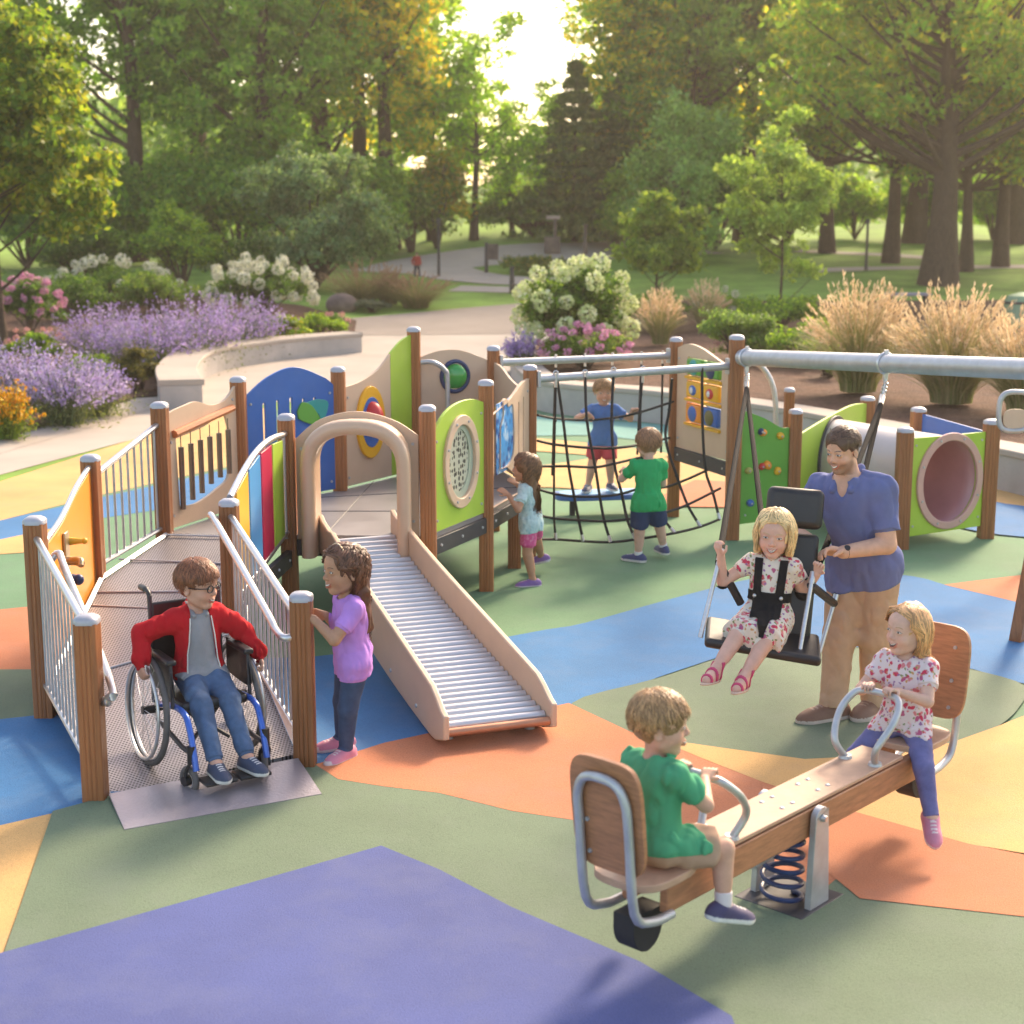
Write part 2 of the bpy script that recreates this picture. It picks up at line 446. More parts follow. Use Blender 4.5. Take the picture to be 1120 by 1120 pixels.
# foot line of the camera-facing side, running away to the right
lbase = spl([G(222, 448), G(216, 428), T(238, 408), T(300, 396), T(350, 390), T(396, 386)], 6)
seat_wall('planter_wall', lbase, .62, .45, 1, 'curved pale concrete seat wall holding the lavender bed on the left')

bed_l = g([(-330, 600), (0, 482), (60, 464), (150, 436), (178, 434), (205, 432)]) + [(p.x - .25, p.y + .3) for p in lbase[8:]] + t_([(390, 352), (330, 335), (150, 318), (0, 318)]) + [(-26, 40), (-22, 24)]
drape('mulch_bed', bed_l, MMULCH, .03)
wb2 = [(p.x + 0.0, p.y + .3) for p in wall_base]
bed_r = [(p.x + (0.3 if i < 10 else 0.05), p.y + .3) for i, p in enumerate(wall_base)] + [(18, 14), (20, 26)] + t_([(1120, 330), (900, 332), (780, 330), (640, 330)]) + [(1.2, 34)]
drape('planting_bed', bed_r, MMULCH, 0, zf=lambda x, y: max(.40, terrain(x, y) + .05))
# ================================================================== PLAY EQUIPMENT
Z3 = V((0, 0, 1))
MTREAD = None
def perforated(name, rot, col=(.36, .33, .34)):
    m, nt, b = new_mat(name); L = nt.links.new
    tc = N(nt, 'ShaderNodeTexCoord'); mp = N(nt, 'ShaderNodeMapping', Rotation=(0, 0, rot), Scale=(52, 52, 52)); L(tc.outputs['Object'], mp.inputs[0])
    sp = N(nt, 'ShaderNodeSeparateXYZ'); L(mp.outputs[0], sp.inputs[0])
    def math_(op, a, b_=None):
        n = N(nt, 'ShaderNodeMath', _operation=op)
        for i, q in enumerate((a, b_)):
            if q is None: continue
            if hasattr(q, 'is_output'): L(q, n.inputs[i])
            else: n.inputs[i].default_value = q
        return n.outputs[0]
    fy = math_('FLOOR', sp.outputs[1]); sh = math_('MULTIPLY', math_('MODULO', fy, 2.0), .5)
    fx = math_('SUBTRACT', math_('FRACT', math_('ADD', sp.outputs[0], sh)), .5); fz = math_('SUBTRACT', math_('FRACT', sp.outputs[1]), .5)
    d = math_('ADD', math_('MULTIPLY', fx, fx), math_('MULTIPLY', fz, fz))
    mr = N(nt, 'ShaderNodeMapRange'); mr.inputs[1].default_value = .07; mr.inputs[2].default_value = .12; L(d, mr.inputs[0])
    nz = N(nt, 'ShaderNodeTexNoise', Scale=3.0, Detail=4); L(tc.outputs['Object'], nz.inputs['Vector'])
    base = mixc(nt, nz.outputs[0], tuple(c * .85 for c in col), tuple(c * 1.15 for c in col))
    c = mixc(nt, mr.outputs[0], (.06, .05, .05), base); L(c, b.inputs['Base Color'])
    b.inputs['Metallic'].default_value = .45; b.inputs['Roughness'].default_value = .42
    bp = N(nt, 'ShaderNodeBump', Strength=.5, Distance=.004); L(mr.outputs[0], bp.inputs['Height']); L(bp.outputs[0], b.inputs['Normal'])
    return m
MPERF = perforated('perforated_ramp_steel', R(27))
MDECK = M('deck_steel', (.30, .285, .29), .4, .4, .12, 3, bump=.1, bscale=120)
MCHECK = M('tread_plate', (.42, .38, .41), .38, .55, .1, 3, bump=.7, bscale=55, bdist=.004)

def post(parent, x, y, z0, z1, w=.114, mat=None, lean=None, name='post'):
    """square recycled-timber post with routed grooves and a domed metal cap"""
    m = MB(); h = w / 2; g_ = .006; gd = .004; r = .012
    prof = []
    for k in range(4):
        a = k * PI / 2; ca, sa = math.cos(a), math.sin(a)
        side = [(h, -h + r)]
        for q in (-.4, 0, .4): side += [(h, q * h - g_), (h - gd, q * h), (h, q * h + g_)]
        side += [(h, h - r), (h - r * .3, h - r * .3)]
        for px, py in side: prof.append((px * ca - py * sa, px * sa + py * ca))
    n = len(prof); lv = lean or V((0, 0, 0))
    vs = [V((x + p[0], y + p[1], z0)) for p in prof] + [V((x + p[0], y + p[1], z1 - .03)) + lv for p in prof]
    m.add(vs, [(i, (i + 1) % n, n + (i + 1) % n, n + i) for i in range(n)] + [tuple(range(n, 2 * n)), tuple(range(n - 1, -1, -1))])
    o = m.build(name, MW, parent, smooth=True, angle=25)
    c = MB(); e = h + .005
    rings = [(e, z1 - .035), (e, z1 - .014), (e * .9, z1 - .004), (e * .6, z1 + .008), (e * .2, z1 + .012)]
    vs = []
    for s_, zz in rings:
        for k in range(16):
            a = 2 * PI * (k + .5) / 16; cx, sy = math.cos(a), math.sin(a); q = max(abs(cx), abs(sy)); q = (q ** .75)
            vs.append(V((x + s_ * cx / q, y + s_ * sy / q, zz)) + lv)
    fs = [(i * 16 + k, i * 16 + (k + 1) % 16, (i + 1) * 16 + (k + 1) % 16, (i + 1) * 16 + k) for i in range(4) for k in range(16)] + [tuple(64 + k for k in range(16))]
    c.add(vs, fs); c.build('post_cap', MCAP, o, smooth=True, angle=50)
    return o
def bolt(m, p, n, r=.011):
    n = V(n).normalized(); m.cyl(V(p), V(p) + n * .008, r, r * .8, 8)
def railing(parent, A, B, za, zb, zta, ztb, n, rtop=.021, rb=.009, bulge=0.0, ends=True, bars=None, name='railing', wide=None):
    """A,B ground points; bottom rail za->zb ; top rail zta->ztb"""
    A = V((A[0], A[1], 0)); B = V((B[0], B[1], 0)); d = (B - A)
    top = [A + d * t + Z3 * (zta + (ztb - zta) * t + bulge * math.sin(PI * t)) for t in np.linspace(0, 1, 13 if bulge else 2)]
    m = MB(); m.tube(top, rtop, 12)
    for p, q in ((top[0], 1), (top[-1], -1)):
        u = d.normalized() * q; m.box(p, (.05, .05, .10), Matrix(((u.x, -u.y, 0), (u.y, u.x, 0), (0, 0, 1)))) if ends else None
    o = m.build(name, MST, parent, smooth=True)
    m = MB(); m.tube([A + Z3 * za, B + Z3 * zb], .016, 8); m.build('bottom_rail', MST, o, smooth=True)
    for i in range(n):
        t = (i + 1) / (n + 1); p = A + d * t
        zt = zta + (ztb - zta) * t + bulge * math.sin(PI * t)
        m = MB(); m.tube([p + Z3 * (za + (zb - za) * t), p + Z3 * zt], rb, 6); m.build('baluster', MST2, o, smooth=True)
    return o

# ---------------------------------------------------------------- plan positions (metres)
L1 = (-2.09, 7.40); R1 = (-1.10, 7.88); L2 = (-2.73, 8.72); R2 = (-1.76, 9.50); L3 = (-2.80, 10.2); L4 = (-2.52, 11.05)
P1 = (-1.61, 11.0); P2 = (-.60, 10.95); P3 = (-.20, 11.85); R8 = (.15, 13.0); L8 = (-.17, 14.2); L7 = (-.87, 13.8); L6 = (-1.44, 12.85); L5 = (-2.13, 12.05)
ZD = .62
rz = lambda y: ZD * min(1, max(0, (y - 7.55) / 3.35))

# ---------------------------------------------------------------- wheelchair ramp
ramp = empty('wheelchair_ramp', (-1.9, 9.0, 0), 'perforated steel wheelchair ramp with wood posts and silver baluster railings, boy in wheelchair on it', 'ramp')
m = MB()
strip = [((-2.03, 7.46), (-1.15, 7.90)), ((-2.67, 8.74), (-1.70, 9.45)), ((-2.74, 10.15), (-1.78, 10.05)), ((-2.46, 11.05), (-1.66, 10.95))]
vs = []
for a, b in strip:
    for p in (a, b): vs += [V((p[0], p[1], rz(p[1]) + .012)), V((p[0], p[1], rz(p[1]) - .05))]
fs = []
for i in range(3):
    o = i * 4
    fs += [(o, o + 2, o + 6, o + 4), (o + 1, o + 5, o + 7, o + 3), (o, o + 4, o + 5, o + 1), (o + 2, o + 3, o + 7, o + 6)]
fs += [(0, 1, 3, 2), (12, 14, 15, 13)]
m.add(vs, fs); m.build('ramp_surface', MPERF, ramp)
# plate seams
m = MB()
for t in (.32, .62, .97):
    for i in (0, 1, 2):
        if not (i / 3 <= t < (i + 1) / 3 + 1e-6): continue
        q = t * 3 - i
        a = V((*strip[i][0], 0)).lerp(V((*strip[i + 1][0], 0)), q); b = V((*strip[i][1], 0)).lerp(V((*strip[i + 1][1], 0)), q)
        a.z = rz(a.y) + .017; b.z = rz(b.y) + .017
        m.tube([a, b], .007, 6); break
for y_ in (9.75, 10.5): m.tube([V((-2.72, y_, rz(y_) + .015)), V((-1.74, y_ - .1, rz(y_ - .1) + .015))], .006, 6)
m.build('plate_seam', MST2, ramp)
m = MB()
for side in (0, 1):
    for i in range(3):
        a, b = strip[i][side], strip[i + 1][side]; s_ = -1 if side == 0 else 1
        m.tube([V((a[0] + s_ * .02, a[1], rz(a[1]) + .02)), V((b[0] + s_ * .02, b[1], rz(b[1]) + .02))], .02, 4)
m.build('ramp_kerb', MST2, ramp)
m = MB()
th = [G(119, 868, .05), G(326, 829, .088), G(352, 868, .032), G(136, 907, .032)]
m.add(th + [p - Z3 * .012 for p in th], [(3, 2, 1, 0), (4, 5, 6, 7), (0, 1, 5, 4), (1, 2, 6, 5), (2, 3, 7, 6), (3, 0, 4, 7)])
m.build('threshold_plate', MCHECK, ramp)
for (x, y), z1 in ((L1, .965), (L2, 1.20), (L3, 1.33), (L4, 1.58), (R1, .96), (R2, 1.16)): post(ramp, x, y, 0, z1)
railing(ramp, L1, L2, .14, .22, .90, 1.09, 13, bulge=.0, rb=.0075)
railing(ramp, L3, L4, rz(10.2) + .08, ZD + .06, 1.18, 1.44, 9)
railing(ramp, R1, R2, .13, .36, .80, 1.07, 17)
# inner handrails with curled ends
m = MB()
o_ = V((.11, .055, 0))
hl = [V((L2[0], L2[1], .92)) + o_ * .5, V((L2[0], L2[1], .98)) + o_, V((L2[0], L2[1], .96)).lerp(V((L1[0], L1[1], .68)), .15) + o_, V((L1[0], L1[1], .62)).lerp(V((L2[0], L2[1], .95)), .02) + o_ * 1.0 - V((.0, .06, 0)), V((L1[0], L1[1], .56)) + o_ * 1.0 - V((.01, .10, 0)), V((L1[0], L1[1], .53)) + o_ * .8 - V((0, .07, 0)), V((L1[0], L1[1], .53)) + o_ * .4]
m.tube(spl(hl, 6), .021, 12); m.build('handrail', MST, ramp, smooth=True)
m = MB(); o_ = V((-.10, -.05, 0)); a3 = V((*R1, 0)); b3 = V((*R2, 0))
hr = [b3 + o_ * .3 + Z3 * .99, b3 + o_ + Z3 * 1.06, b3.lerp(a3, .08) + o_ + Z3 * 1.05, b3.lerp(a3, .80) + o_ + Z3 * .80, b3.lerp(a3, .92) + o_ + Z3 * .75, a3 + o_ * .9 + Z3 * .735, a3 + o_ * .4 + Z3 * .735]
m.tube(spl(hr, 6), .021, 12); m.build('handrail', MST, ramp, smooth=True)
# orange play panel with tap and gears, between the second and third left posts
A = V((L2[0], L2[1], 0)); ux = (V((L3[0], L3[1], 0)) - A); Ld = ux.length; ux.normalize()
m = MB(); top = [(Ld - .06, 1.24), (Ld * .7, 1.17), (Ld * .4, 1.05), (.06, .98)]
m.plate(A, ux, Z3, [(.06, .25), (Ld - .06, .33)] + [(p.x, p.y) for p in spl([(a, b, 0) for a, b in top], 5)], t=.022)
op = m.build('activity_panel', MORG, ramp, bevel=.003); nn = ux.cross(Z3).normalized()
m = MB(); m.tube([A + ux * q.x + Z3 * (q.y + .02) for q in spl([(a, b, 0) for a, b in top], 5)], .018, 10); m.build('top_rail', MST, op, smooth=True)
def on(a, z, o=.02): return A + ux * a + Z3 * z + nn * o
m = MB(); m.box(on(.62, .87), (.02, .10, .24), Matrix.Rotation(math.atan2(ux.y, ux.x) - PI / 2, 3, 'Z')); m.build('tap_plate', MBRASS, op, bevel=.006)
m = MB(); m.tube(spl([on(.52, .84), on(.52, .84, .08), on(.46, .85, .14), on(.42, .82, .15)], 5), .018, 10); m.tube(spl([on(.62, .80), on(.62, .80, .07), on(.60, .79, .12)], 5), .02, 10); m.build('tap', MBRASS, op, smooth=True)
m = MB(); m.cyl(on(.68, .92), on(.68, .92, .12), .028, .014, 12); m.ball(on(.68, .92, .12), .02); m.build('cone_knob', MYEL, op, smooth=True)
m = MB(); m.cyl(on(.66, .68), on(.66, .68, .07), .04, .03, 10); m.ball(on(.66, .68, .075), .035); m.build('blue_knob', MDBL, op, smooth=True)
m = MB(); m.cyl(on(.60, .70), on(.60, .70, .05), .02, .02, 10); m.ball(on(.60, .62, .04), .028); m.build('wheel_knob', MBRASS, op, smooth=True)

# ---------------------------------------------------------------- play platform
plat = empty('play_platform', (-1.1, 12.3, 0), 'raised play platform of brown posts and coloured panels with tan arch over the roller slide', 'play platform')
deck = [(-1.66, 10.95), P1, P2, P3, R8, L8, L7, L6, L5, L4, (-2.46, 11.05)]
c_ = V((-1.1, 12.3, 0))
m = MB()
m.plate((0, 0, ZD - .015), V((1, 0, 0)), V((0, 1, 0)), [(p[0], p[1]) for p in [P1, P2, P3, R8, L8, L7, L6, L5, L4, (-1.66, 10.93)]], t=.05)
m.build('deck', MDECK, plat)
m = MB()
for a, b in (((-1.35, 10.98), (-1.2, 13.3)), ((-.75, 10.97), (-.55, 13.9)), ((-2.05, 11.9), (-.3, 11.9)), ((-1.6, 12.5), (.1, 13.0))):
    m.tube([V((*a, ZD + .0105)), V((*b, ZD + .0105))], .004, 4)
m.build('deck_seam', MDK, plat)
for (x, y), z1 in ((P1, 1.50), (P2, 1.57), (P3, 1.655), (R8, 1.66), (L8, 1.72), (L7, 1.92), (L6, 1.66), (L5, 1.66)): post(plat, x, y, 0, z1)
post(plat, .02, 12.65, 0, ZD - .02, .11)
def frame_(A, B):
    A = V((A[0], A[1], 0)); u = V((B[0], B[1], 0)) - A; Lg = u.length; u.normalize(); return A, u, Lg, u.cross(Z3).normalized()
def curve(pts, n=6): return [(p.x, p.y) for p in spl([(a, b, 0) for a, b in pts], n)]
def ell(cx, cz, a, b, n=32, p=2.0):
    return [(cx + a * math.copysign(abs(math.cos(t)) ** (2 / p), math.cos(t)), cz + b * math.copysign(abs(math.sin(t)) ** (2 / p), math.sin(t))) for t in np.linspace(0, 2 * PI, n, endpoint=False)]
def slot(cx, z0, z1, w, n=6):
    r = w / 2
    return [(cx + r * math.cos(t), z1 - r + r * math.sin(t)) for t in np.linspace(0, PI, n)] + [(cx + r * math.cos(t), z0 + r + r * math.sin(t)) for t in np.linspace(PI, 2 * PI, n)]
def edge_beam(parent, A, B, z=ZD - .08, h=.12):
    A, u, Lg, n_ = frame_(A, B); m = MB()
    m.box(A + u * Lg / 2 + Z3 * z + n_ * .01, (Lg - .12, .045, h), Matrix(((u.x, -u.y, 0), (u.y, u.x, 0), (0, 0, 1))))
    o = m.build('deck_beam', MDK, parent, bevel=.004)
    m = MB(); k = max(2, int(Lg / .3))
    for i in range(k): bolt(m, A + u * (.14 + (Lg - .28) * i / (k - 1)) + Z3 * z + n_ * .033, n_, .012)
    m.each('bolt', MST2, o)
def panel_bolts(parent, A, u, n_, pts, o=.012):
    m = MB()
    for a, z in pts: bolt(m, A + u * a + Z3 * z + n_ * o, n_, .012)
    m.each('bolt', MST2, parent)
edge_beam(plat, P2, P3); edge_beam(plat, P3, R8); edge_beam(plat, P1, P2); edge_beam(plat, R2, P1, .47)
# chime panel L4-L5
A, u, Lg, n_ = frame_(L4, L5); a0, a1 = .06, Lg - .06
kx = Lg / 1.86
top = curve([(a1, 1.60), (a1 - .25 * kx, 1.51), (a1 - .6 * kx, 1.49), (a1 - .95 * kx, 1.54), (a0 + .45 * kx, 1.53), (a0 + .1 * kx, 1.50), (a0, 1.46)])
hole = curve([(.30 * kx, 1.30), (.95 * kx, 1.34), (1.5 * kx, 1.38), (1.55 * kx, .95), (1.2 * kx, .84), (.7 * kx, .78), (.34 * kx, .80)], 4)
m = MB(); m.plate(A, u, Z3, [(a0, ZD + .03), (a1, ZD + .03)] + top, [[(p[0], p[1]) for p in hole]], .022)
cp = m.build('chime_panel', MTAN, plat, bevel=.003)
panel_bolts(cp, A, u, n_, [(a0 + .05, ZD + .12), (a0 + .05, 1.28), (a1 - .05, ZD + .12), (a1 - .05, 1.50)])
m = MB(); m.tube([A + u * .22 * kx + Z3 * 1.34 + n_ * .03, A + u * 1.62 * kx + Z3 * 1.44 + n_ * .03], .03, 8); m.build('chime_bar', M('orange_timber', (.48, .17, .06), .5, 0, .15, 8), cp, smooth=True)
for i in range(6):
    a = (.36 + i * .225) * kx; zt = 1.22 + a * .07; ln = (.46, .42, .40, .36, .34, .34)[i]
    m = MB(); m.cyl(A + u * a + Z3 * zt + n_ * .03, A + u * a + Z3 * (zt - ln) + n_ * .03, .021, None, 12); m.cyl(A + u * a + Z3 * zt + n_ * .03, A + u * a + Z3 * (zt + .09) + n_ * .03, .004, None, 6)
    m.build('chime_tube', M('bronze_tube', (.22, .17, .15), .35, .8, .1, 10), cp, smooth=True)
# blue panel with slots and leaf L5-L6
A, u, Lg, n_ = frame_(L5, L6); a0, a1 = .06, Lg - .06; w_ = a1 - a0
top = curve([(a1, 1.52), (a1 - .12, 1.60), (a0 + w_ * .55, 1.70), (a0 + w_ * .25, 1.64), (a0, 1.50)])
hs = [slot(a0 + w_ * q, .86, zt, .03) for q, zt in ((.20, 1.44), (.35, 1.45), (.50, 1.46))] + [slot(a0 + w_ * q, 1.32, 1.44, .025) for q in (.64, .77)]
m = MB(); m.plate(A, u, Z3, [(a0, ZD + .03), (a1, ZD + .03)] + top, hs, .022)
bp_ = m.build('slotted_panel', MBLU, plat, bevel=.003)
panel_bolts(bp_, A, u, n_, [(a0 + .05, 1.44), (a1 - .05, 1.46), (a0 + .05, ZD + .1), (a1 - .05, ZD + .1)])
m = MB(); m.plate(A + n_ * .02, u, Z3, curve([(a0 + w_ * .56, 1.34), (a0 + w_ * .62, 1.41), (a0 + w_ * .74, 1.36), (a0 + w_ * .84, 1.20), (a0 + w_ * .66, 1.24)] + [(a0 + w_ * .57, 1.28)]), t=.016); m.build('leaf_shape', MGRN, bp_, bevel=.003)
m = MB(); m.plate(A + n_ * .018, u, Z3, curve([(a0 + w_ * .64, 1.40), (a0 + w_ * .80, 1.42), (a0 + w_ * .92, 1.38), (a0 + w_ * .86, 1.24), (a0 + w_ * .80, 1.30)]), t=.012); m.build('leaf_shape', MTEAL, bp_, bevel=.003)
# tan + green panel with the spinner L6-L7
A, u, Lg, n_ = frame_(L6, L7); a0, a1 = .06, Lg - .06; w_ = a1 - a0; sp_ = a0 + w_ * .68
m = MB(); m.plate(A, u, Z3, [(a0, ZD + .03), (sp_, ZD + .03)] + curve([(sp_, 1.72), (a0 + w_ * .5, 1.60), (a0 + w_ * .25, 1.52), (a0, 1.49)]), t=.022); tp = m.build('spinner_panel', MTAN, plat, bevel=.003)
m = MB(); m.plate(A, u, Z3, [(sp_ + .003, ZD + .03), (a1, ZD + .03)] + curve([(a1, 1.86), (a0 + w_ * .85, 1.82), (sp_ + .003, 1.722)]), t=.022); m.build('spinner_panel', MLIME, plat, bevel=.003)
cx, cz = a0 + w_ * .36, 1.16
for nm, rad, mt, th_, o in (('spinner_ring', 1.0, MYEL, .03, .02), ('spinner_disc', .70, MBLU, .02, .03), ):
    m = MB(); m.plate(A + n_ * o, u, Z3, ell(cx, cz, .20 * rad, .31 * rad), t=th_); m.build(nm, mt, tp, bevel=.006)
m = MB(); m.ball(A + u * cx + Z3 * (cz + .03) + n_ * .04, (.10, .10, .15), 16, 10); m.build('spinner_dome', MRED, tp, smooth=True)
panel_bolts(tp, A, u, n_, [(a0 + .05, 1.40), (a0 + .05, ZD + .1)])
# arched tan panel with green porthole L7-L8-R8
A, u, Lg, n_ = frame_(L7, L8); a0, a1 = .06, Lg - .06
m = MB(); m.plate(A, u, Z3, [(a0, ZD + .03), (a1, ZD + .03)] + curve([(a1, 1.60), (a0 + .42, 1.70), (a0 + .2, 1.71), (a0, 1.66)]), [ell((a0 + a1) / 2, 1.47, .13, .13)], .022); pp = m.build('porthole_panel', MTAN, plat, bevel=.003)
m = MB(); m.torus(A + u * (a0 + a1) / 2 + Z3 * 1.47 + n_ * .014, n_, .135, .02); m.build('porthole_ring', MDBL, pp, smooth=True)
m = MB(); m.ball(A + u * (a0 + a1) / 2 + Z3 * 1.47, (.115, .06, .115), 20, 12); m.build('porthole_bubble', M('green_dome', (.05, .35, .06), .15, 0, .05, 5, coat=.6), pp, smooth=True)
m = MB(); m.tube(spl([A + u * .03 + Z3 * 1.62 + n_ * .08, A + u * .12 + Z3 * 1.62 + n_ * .14, A + u * .22 + Z3 * 1.55 + n_ * .16, A + u * .25 + Z3 * 1.42 + n_ * .16, A + u * .25 + Z3 * .66 + n_ * .16], 6), .022, 12); m.build('grab_bar', MST2, plat, smooth=True)
A, u, Lg, n_ = frame_(L8, R8); a0, a1 = .06, Lg - .06
m = MB(); m.plate(A, u, Z3, [(a0, ZD + .03), (a1, ZD + .03)] + curve([(a1, 1.42), (a0 + .6, 1.48), (a0 + .25, 1.56), (a0, 1.58)]), [ell(.5, 1.18, .11, .11)], .022); pq = m.build('bubble_panel', MTAN, plat, bevel=.003)
m = MB(); m.ball(A + u * .5 + Z3 * 1.18, (.12, .12, .12), 16, 10); m.build('bubble', MYEL, pq, smooth=True)
# lime panel with perforated oval P2-P3
A, u, Lg, n_ = frame_(P2, P3); a0, a1 = .065, Lg - .065; w_ = a1 - a0; cx = a0 + w_ * .52
m = MB(); m.plate(A, u, Z3, [(a0, ZD + .02), (a1, ZD + .02)] + curve([(a1, 1.50), (a0 + w_ * .75, 1.545), (a0 + w_ * .45, 1.54), (a0 + w_ * .2, 1.48), (a0, 1.36)]), [ell(cx, 1.10, .235, .285)], .024); lp = m.build('oval_window_panel', MLIME, plat, bevel=.003)
panel_bolts(lp, A, u, n_, [(a0 + .05, 1.30), (a1 - .05, 1.42), (a0 + .05, ZD + .1), (a1 - .05, ZD + .1)])
m = MB(); m.plate(A + n_ * .02, u, Z3, ell(cx, 1.10, .295, .35), [ell(cx, 1.10, .225, .275)], .03); om = m.build('oval_frame', MTAN, lp, bevel=.006)
panel_bolts(om, A, u, n_, [(cx + .26 * math.cos(t), 1.10 + .312 * math.sin(t)) for t in np.linspace(.4, .4 + 2 * PI, 8, endpoint=False)], .035)
def dots():
    m, nt, b = new_mat('perforated_disc'); L = nt.links.new
    tc = N(nt, 'ShaderNodeTexCoord'); mp = N(nt, 'ShaderNodeMapping', Scale=(30, 30, 23)); L(tc.outputs['Object'], mp.inputs[0])
    vo = N(nt, 'ShaderNodeTexVoronoi', Randomness=.45, Scale=1.0); L(mp.outputs[0], vo.inputs['Vector'])
    mr = N(nt, 'ShaderNodeMapRange'); mr.inputs[1].default_value = .37; mr.inputs[2].default_value = .45; L(vo.outputs[0], mr.inputs[0])
    L(mixc(nt, mr.outputs[0], (.03, .03, .025), (.50, .50, .38)), b.inputs['Base Color']); b.inputs['Roughness'].default_value = .5
    bp = N(nt, 'ShaderNodeBump', Strength=.6, Distance=.006); L(mr.outputs[0], bp.inputs['Height']); L(bp.outputs[0], b.inputs['Normal'])
    return m
m = MB(); m.plate(A - n_ * .005, u, Z3, ell(cx, 1.10, .240, .29), t=.01); m.build('perforated_disc', dots(), lp)
m = MB(); m.plate(A + n_ * .004, u, Z3, ell(cx, 1.10, .234, .284), [ell(cx - .02, 1.11, .185, .235)], .01); m.build('inner_ring', M('pale_sage_ring', (.42, .47, .36), .5, 0, .05, 5), lp)
# tan panel with slots and water picture P3-R8
A, u, Lg, n_ = frame_(P3, R8); a0, a1 = .065, Lg - .065; w_ = a1 - a0
wcut = curve([(a0 + w_ * .26, .92), (a0 + w_ * .46, .92), (a0 + w_ * .60, 1.02), (a0 + w_ * .60, 1.30), (a0 + w_ * .56, 1.40), (a0 + w_ * .46, 1.39), (a0 + w_ * .42, 1.46), (a0 + w_ * .33, 1.44), (a0 + w_ * .34, 1.34), (a0 + w_ * .27, 1.26)], 4)
m = MB(); m.plate(A, u, Z3, [(a0, ZD + .02), (a1, ZD + .02)] + curve([(a1, 1.56), (a0 + w_ * .8, 1.54), (a0 + w_ * .5, 1.45), (a0, 1.36)]), [wcut, slot(a0 + w_ * .72, .95, 1.40, .035), slot(a0 + w_ * .85, .95, 1.43, .035), slot(a0 + w_ * .08, .9, 1.26, .035)], .024); tpn = m.build('water_panel', MTAN, plat, bevel=.003)
def water_pic():
    m, nt, b = new_mat('water_picture'); L = nt.links.new
    tc = N(nt, 'ShaderNodeTexCoord'); vo = N(nt, 'ShaderNodeTexVoronoi', Scale=14.0); nz = N(nt, 'ShaderNodeTexNoise', Scale=9.0, Detail=3)
    L(tc.outputs['Object'], nz.inputs['Vector']); L(tc.outputs['Object'], vo.inputs['Vector'])
    mr = N(nt, 'ShaderNodeMapRange'); mr.inputs[1].default_value = .15; mr.inputs[2].default_value = .6; L(vo.outputs[0], mr.inputs[0])
    c = mixc(nt, mr.outputs[0], (.01, .06, .30), (.07, .34, .75)); m2 = N(nt, 'ShaderNodeMapRange'); m2.inputs[1].default_value = .55; m2.inputs[2].default_value = .66; L(nz.outputs[0], m2.inputs[0])
    L(mixc(nt, m2.outputs[0], c, (.45, .65, .85)), b.inputs['Base Color']); b.inputs['Roughness'].default_value = .25; return m
m = MB(); m.plate(A - n_ * .004, u, Z3, [(a0 + w_ * .2, .88), (a0 + w_ * .64, .88), (a0 + w_ * .64, 1.46), (a0 + w_ * .2, 1.44)], t=.008); m.build('water_picture', water_pic(), tpn)
panel_bolts(tpn, A, u, n_, [(a0 + .04, 1.30), (a1 - .05, 1.46), (a0 + .04, ZD + .1)])
# curved rail with coloured slats R2-P1
A, u, Lg, n_ = frame_(R2, P1); zc = lambda t: 1.16 + .22 * t + .10 * math.sin(PI * min(1, t * 1.05))
m = MB(); rl = [A + u * (Lg * t) + Z3 * zc(t) for t in np.linspace(0.02, .97, 16)]; m.tube(rl, .022, 12); cr = m.build('curved_rail', MST, plat, smooth=True)
m = MB(); m.tube([A + u * .05 + Z3 * .50, A + u * (Lg - .06) + Z3 * .66], .018, 10); m.build('bottom_rail', MST, cr, smooth=True)
for i, mt in enumerate((MYEL, MSKY, MPNK, MLIME)):
    t0 = .10 + i * .205; wd = .185
    q = [(Lg * t0, .50 + .16 * t0), (Lg * (t0 + wd), .50 + .16 * (t0 + wd)), (Lg * (t0 + wd), zc(t0 + wd) - .035), (Lg * t0, zc(t0) - .035)]
    m = MB(); m.plate(A, u, Z3, q, t=.02); m.build('slat', mt, cr, bevel=.004)
m = MB(); m.tube([A + u * (Lg - .09) + Z3 * .62, A + u * (Lg - .09) + Z3 * 1.36], .014, 8); m.build('baluster', MST2, cr, smooth=True)
# slide hood : panel with arch opening and flared tunnel lip P1-P2
A, u, Lg, n_ = frame_(P1, P2); a0, a1 = .065, Lg - .065; w_ = a1 - a0; cx = (a0 + a1) / 2 + .02
sgp = lambda q: math.copysign(abs(q) ** .80, q)
arch = lambda rx, rz_, z0, zc_: [(cx + rx, z0)] + [(cx + rx * sgp(math.cos(t)), zc_ + rz_ * sgp(math.sin(t))) for t in np.linspace(0, PI, 24)] + [(cx - rx, z0)]
m = MB(); m.plate(A, u, Z3, [(a0, ZD - .02), (cx - .312, ZD - .02)] + arch(.312, .27, ZD - .02, 1.15)[::-1][1:-1] + [(cx + .312, ZD - .02), (a1, ZD - .02)] + curve([(a1, 1.36), (a0 + w_ * .8, 1.47), (a0 + w_ * .5, 1.53), (a0 + w_ * .2, 1.47), (a0, 1.33)]), t=.024)
hp = m.build('hood_panel', MTAN, plat, bevel=.003)
panel_bolts(hp, A, u, n_, [(a0 + .04, 1.26), (a1 - .04, 1.30), (a0 + .04, ZD + .12), (a1 - .04, ZD + .12)])
rings = []
for rx, rz2, o in ((.325, .29, .0), (.335, .30, .02), (.37, .335, .05), (.385, .35, .17), (.385, .35, .27), (.365, .33, .30), (.325, .285, .305), (.295, .25, .28), (.285, .24, .20), (.285, .24, .05), (.29, .245, -.01)):
    rings.append([A + u * a + Z3 * z + n_ * o for a, z in arch(rx, rz2, ZD - .10, 1.15)])
m = MB(); k = len(rings[0]); vs = [p for r_ in rings for p in r_]
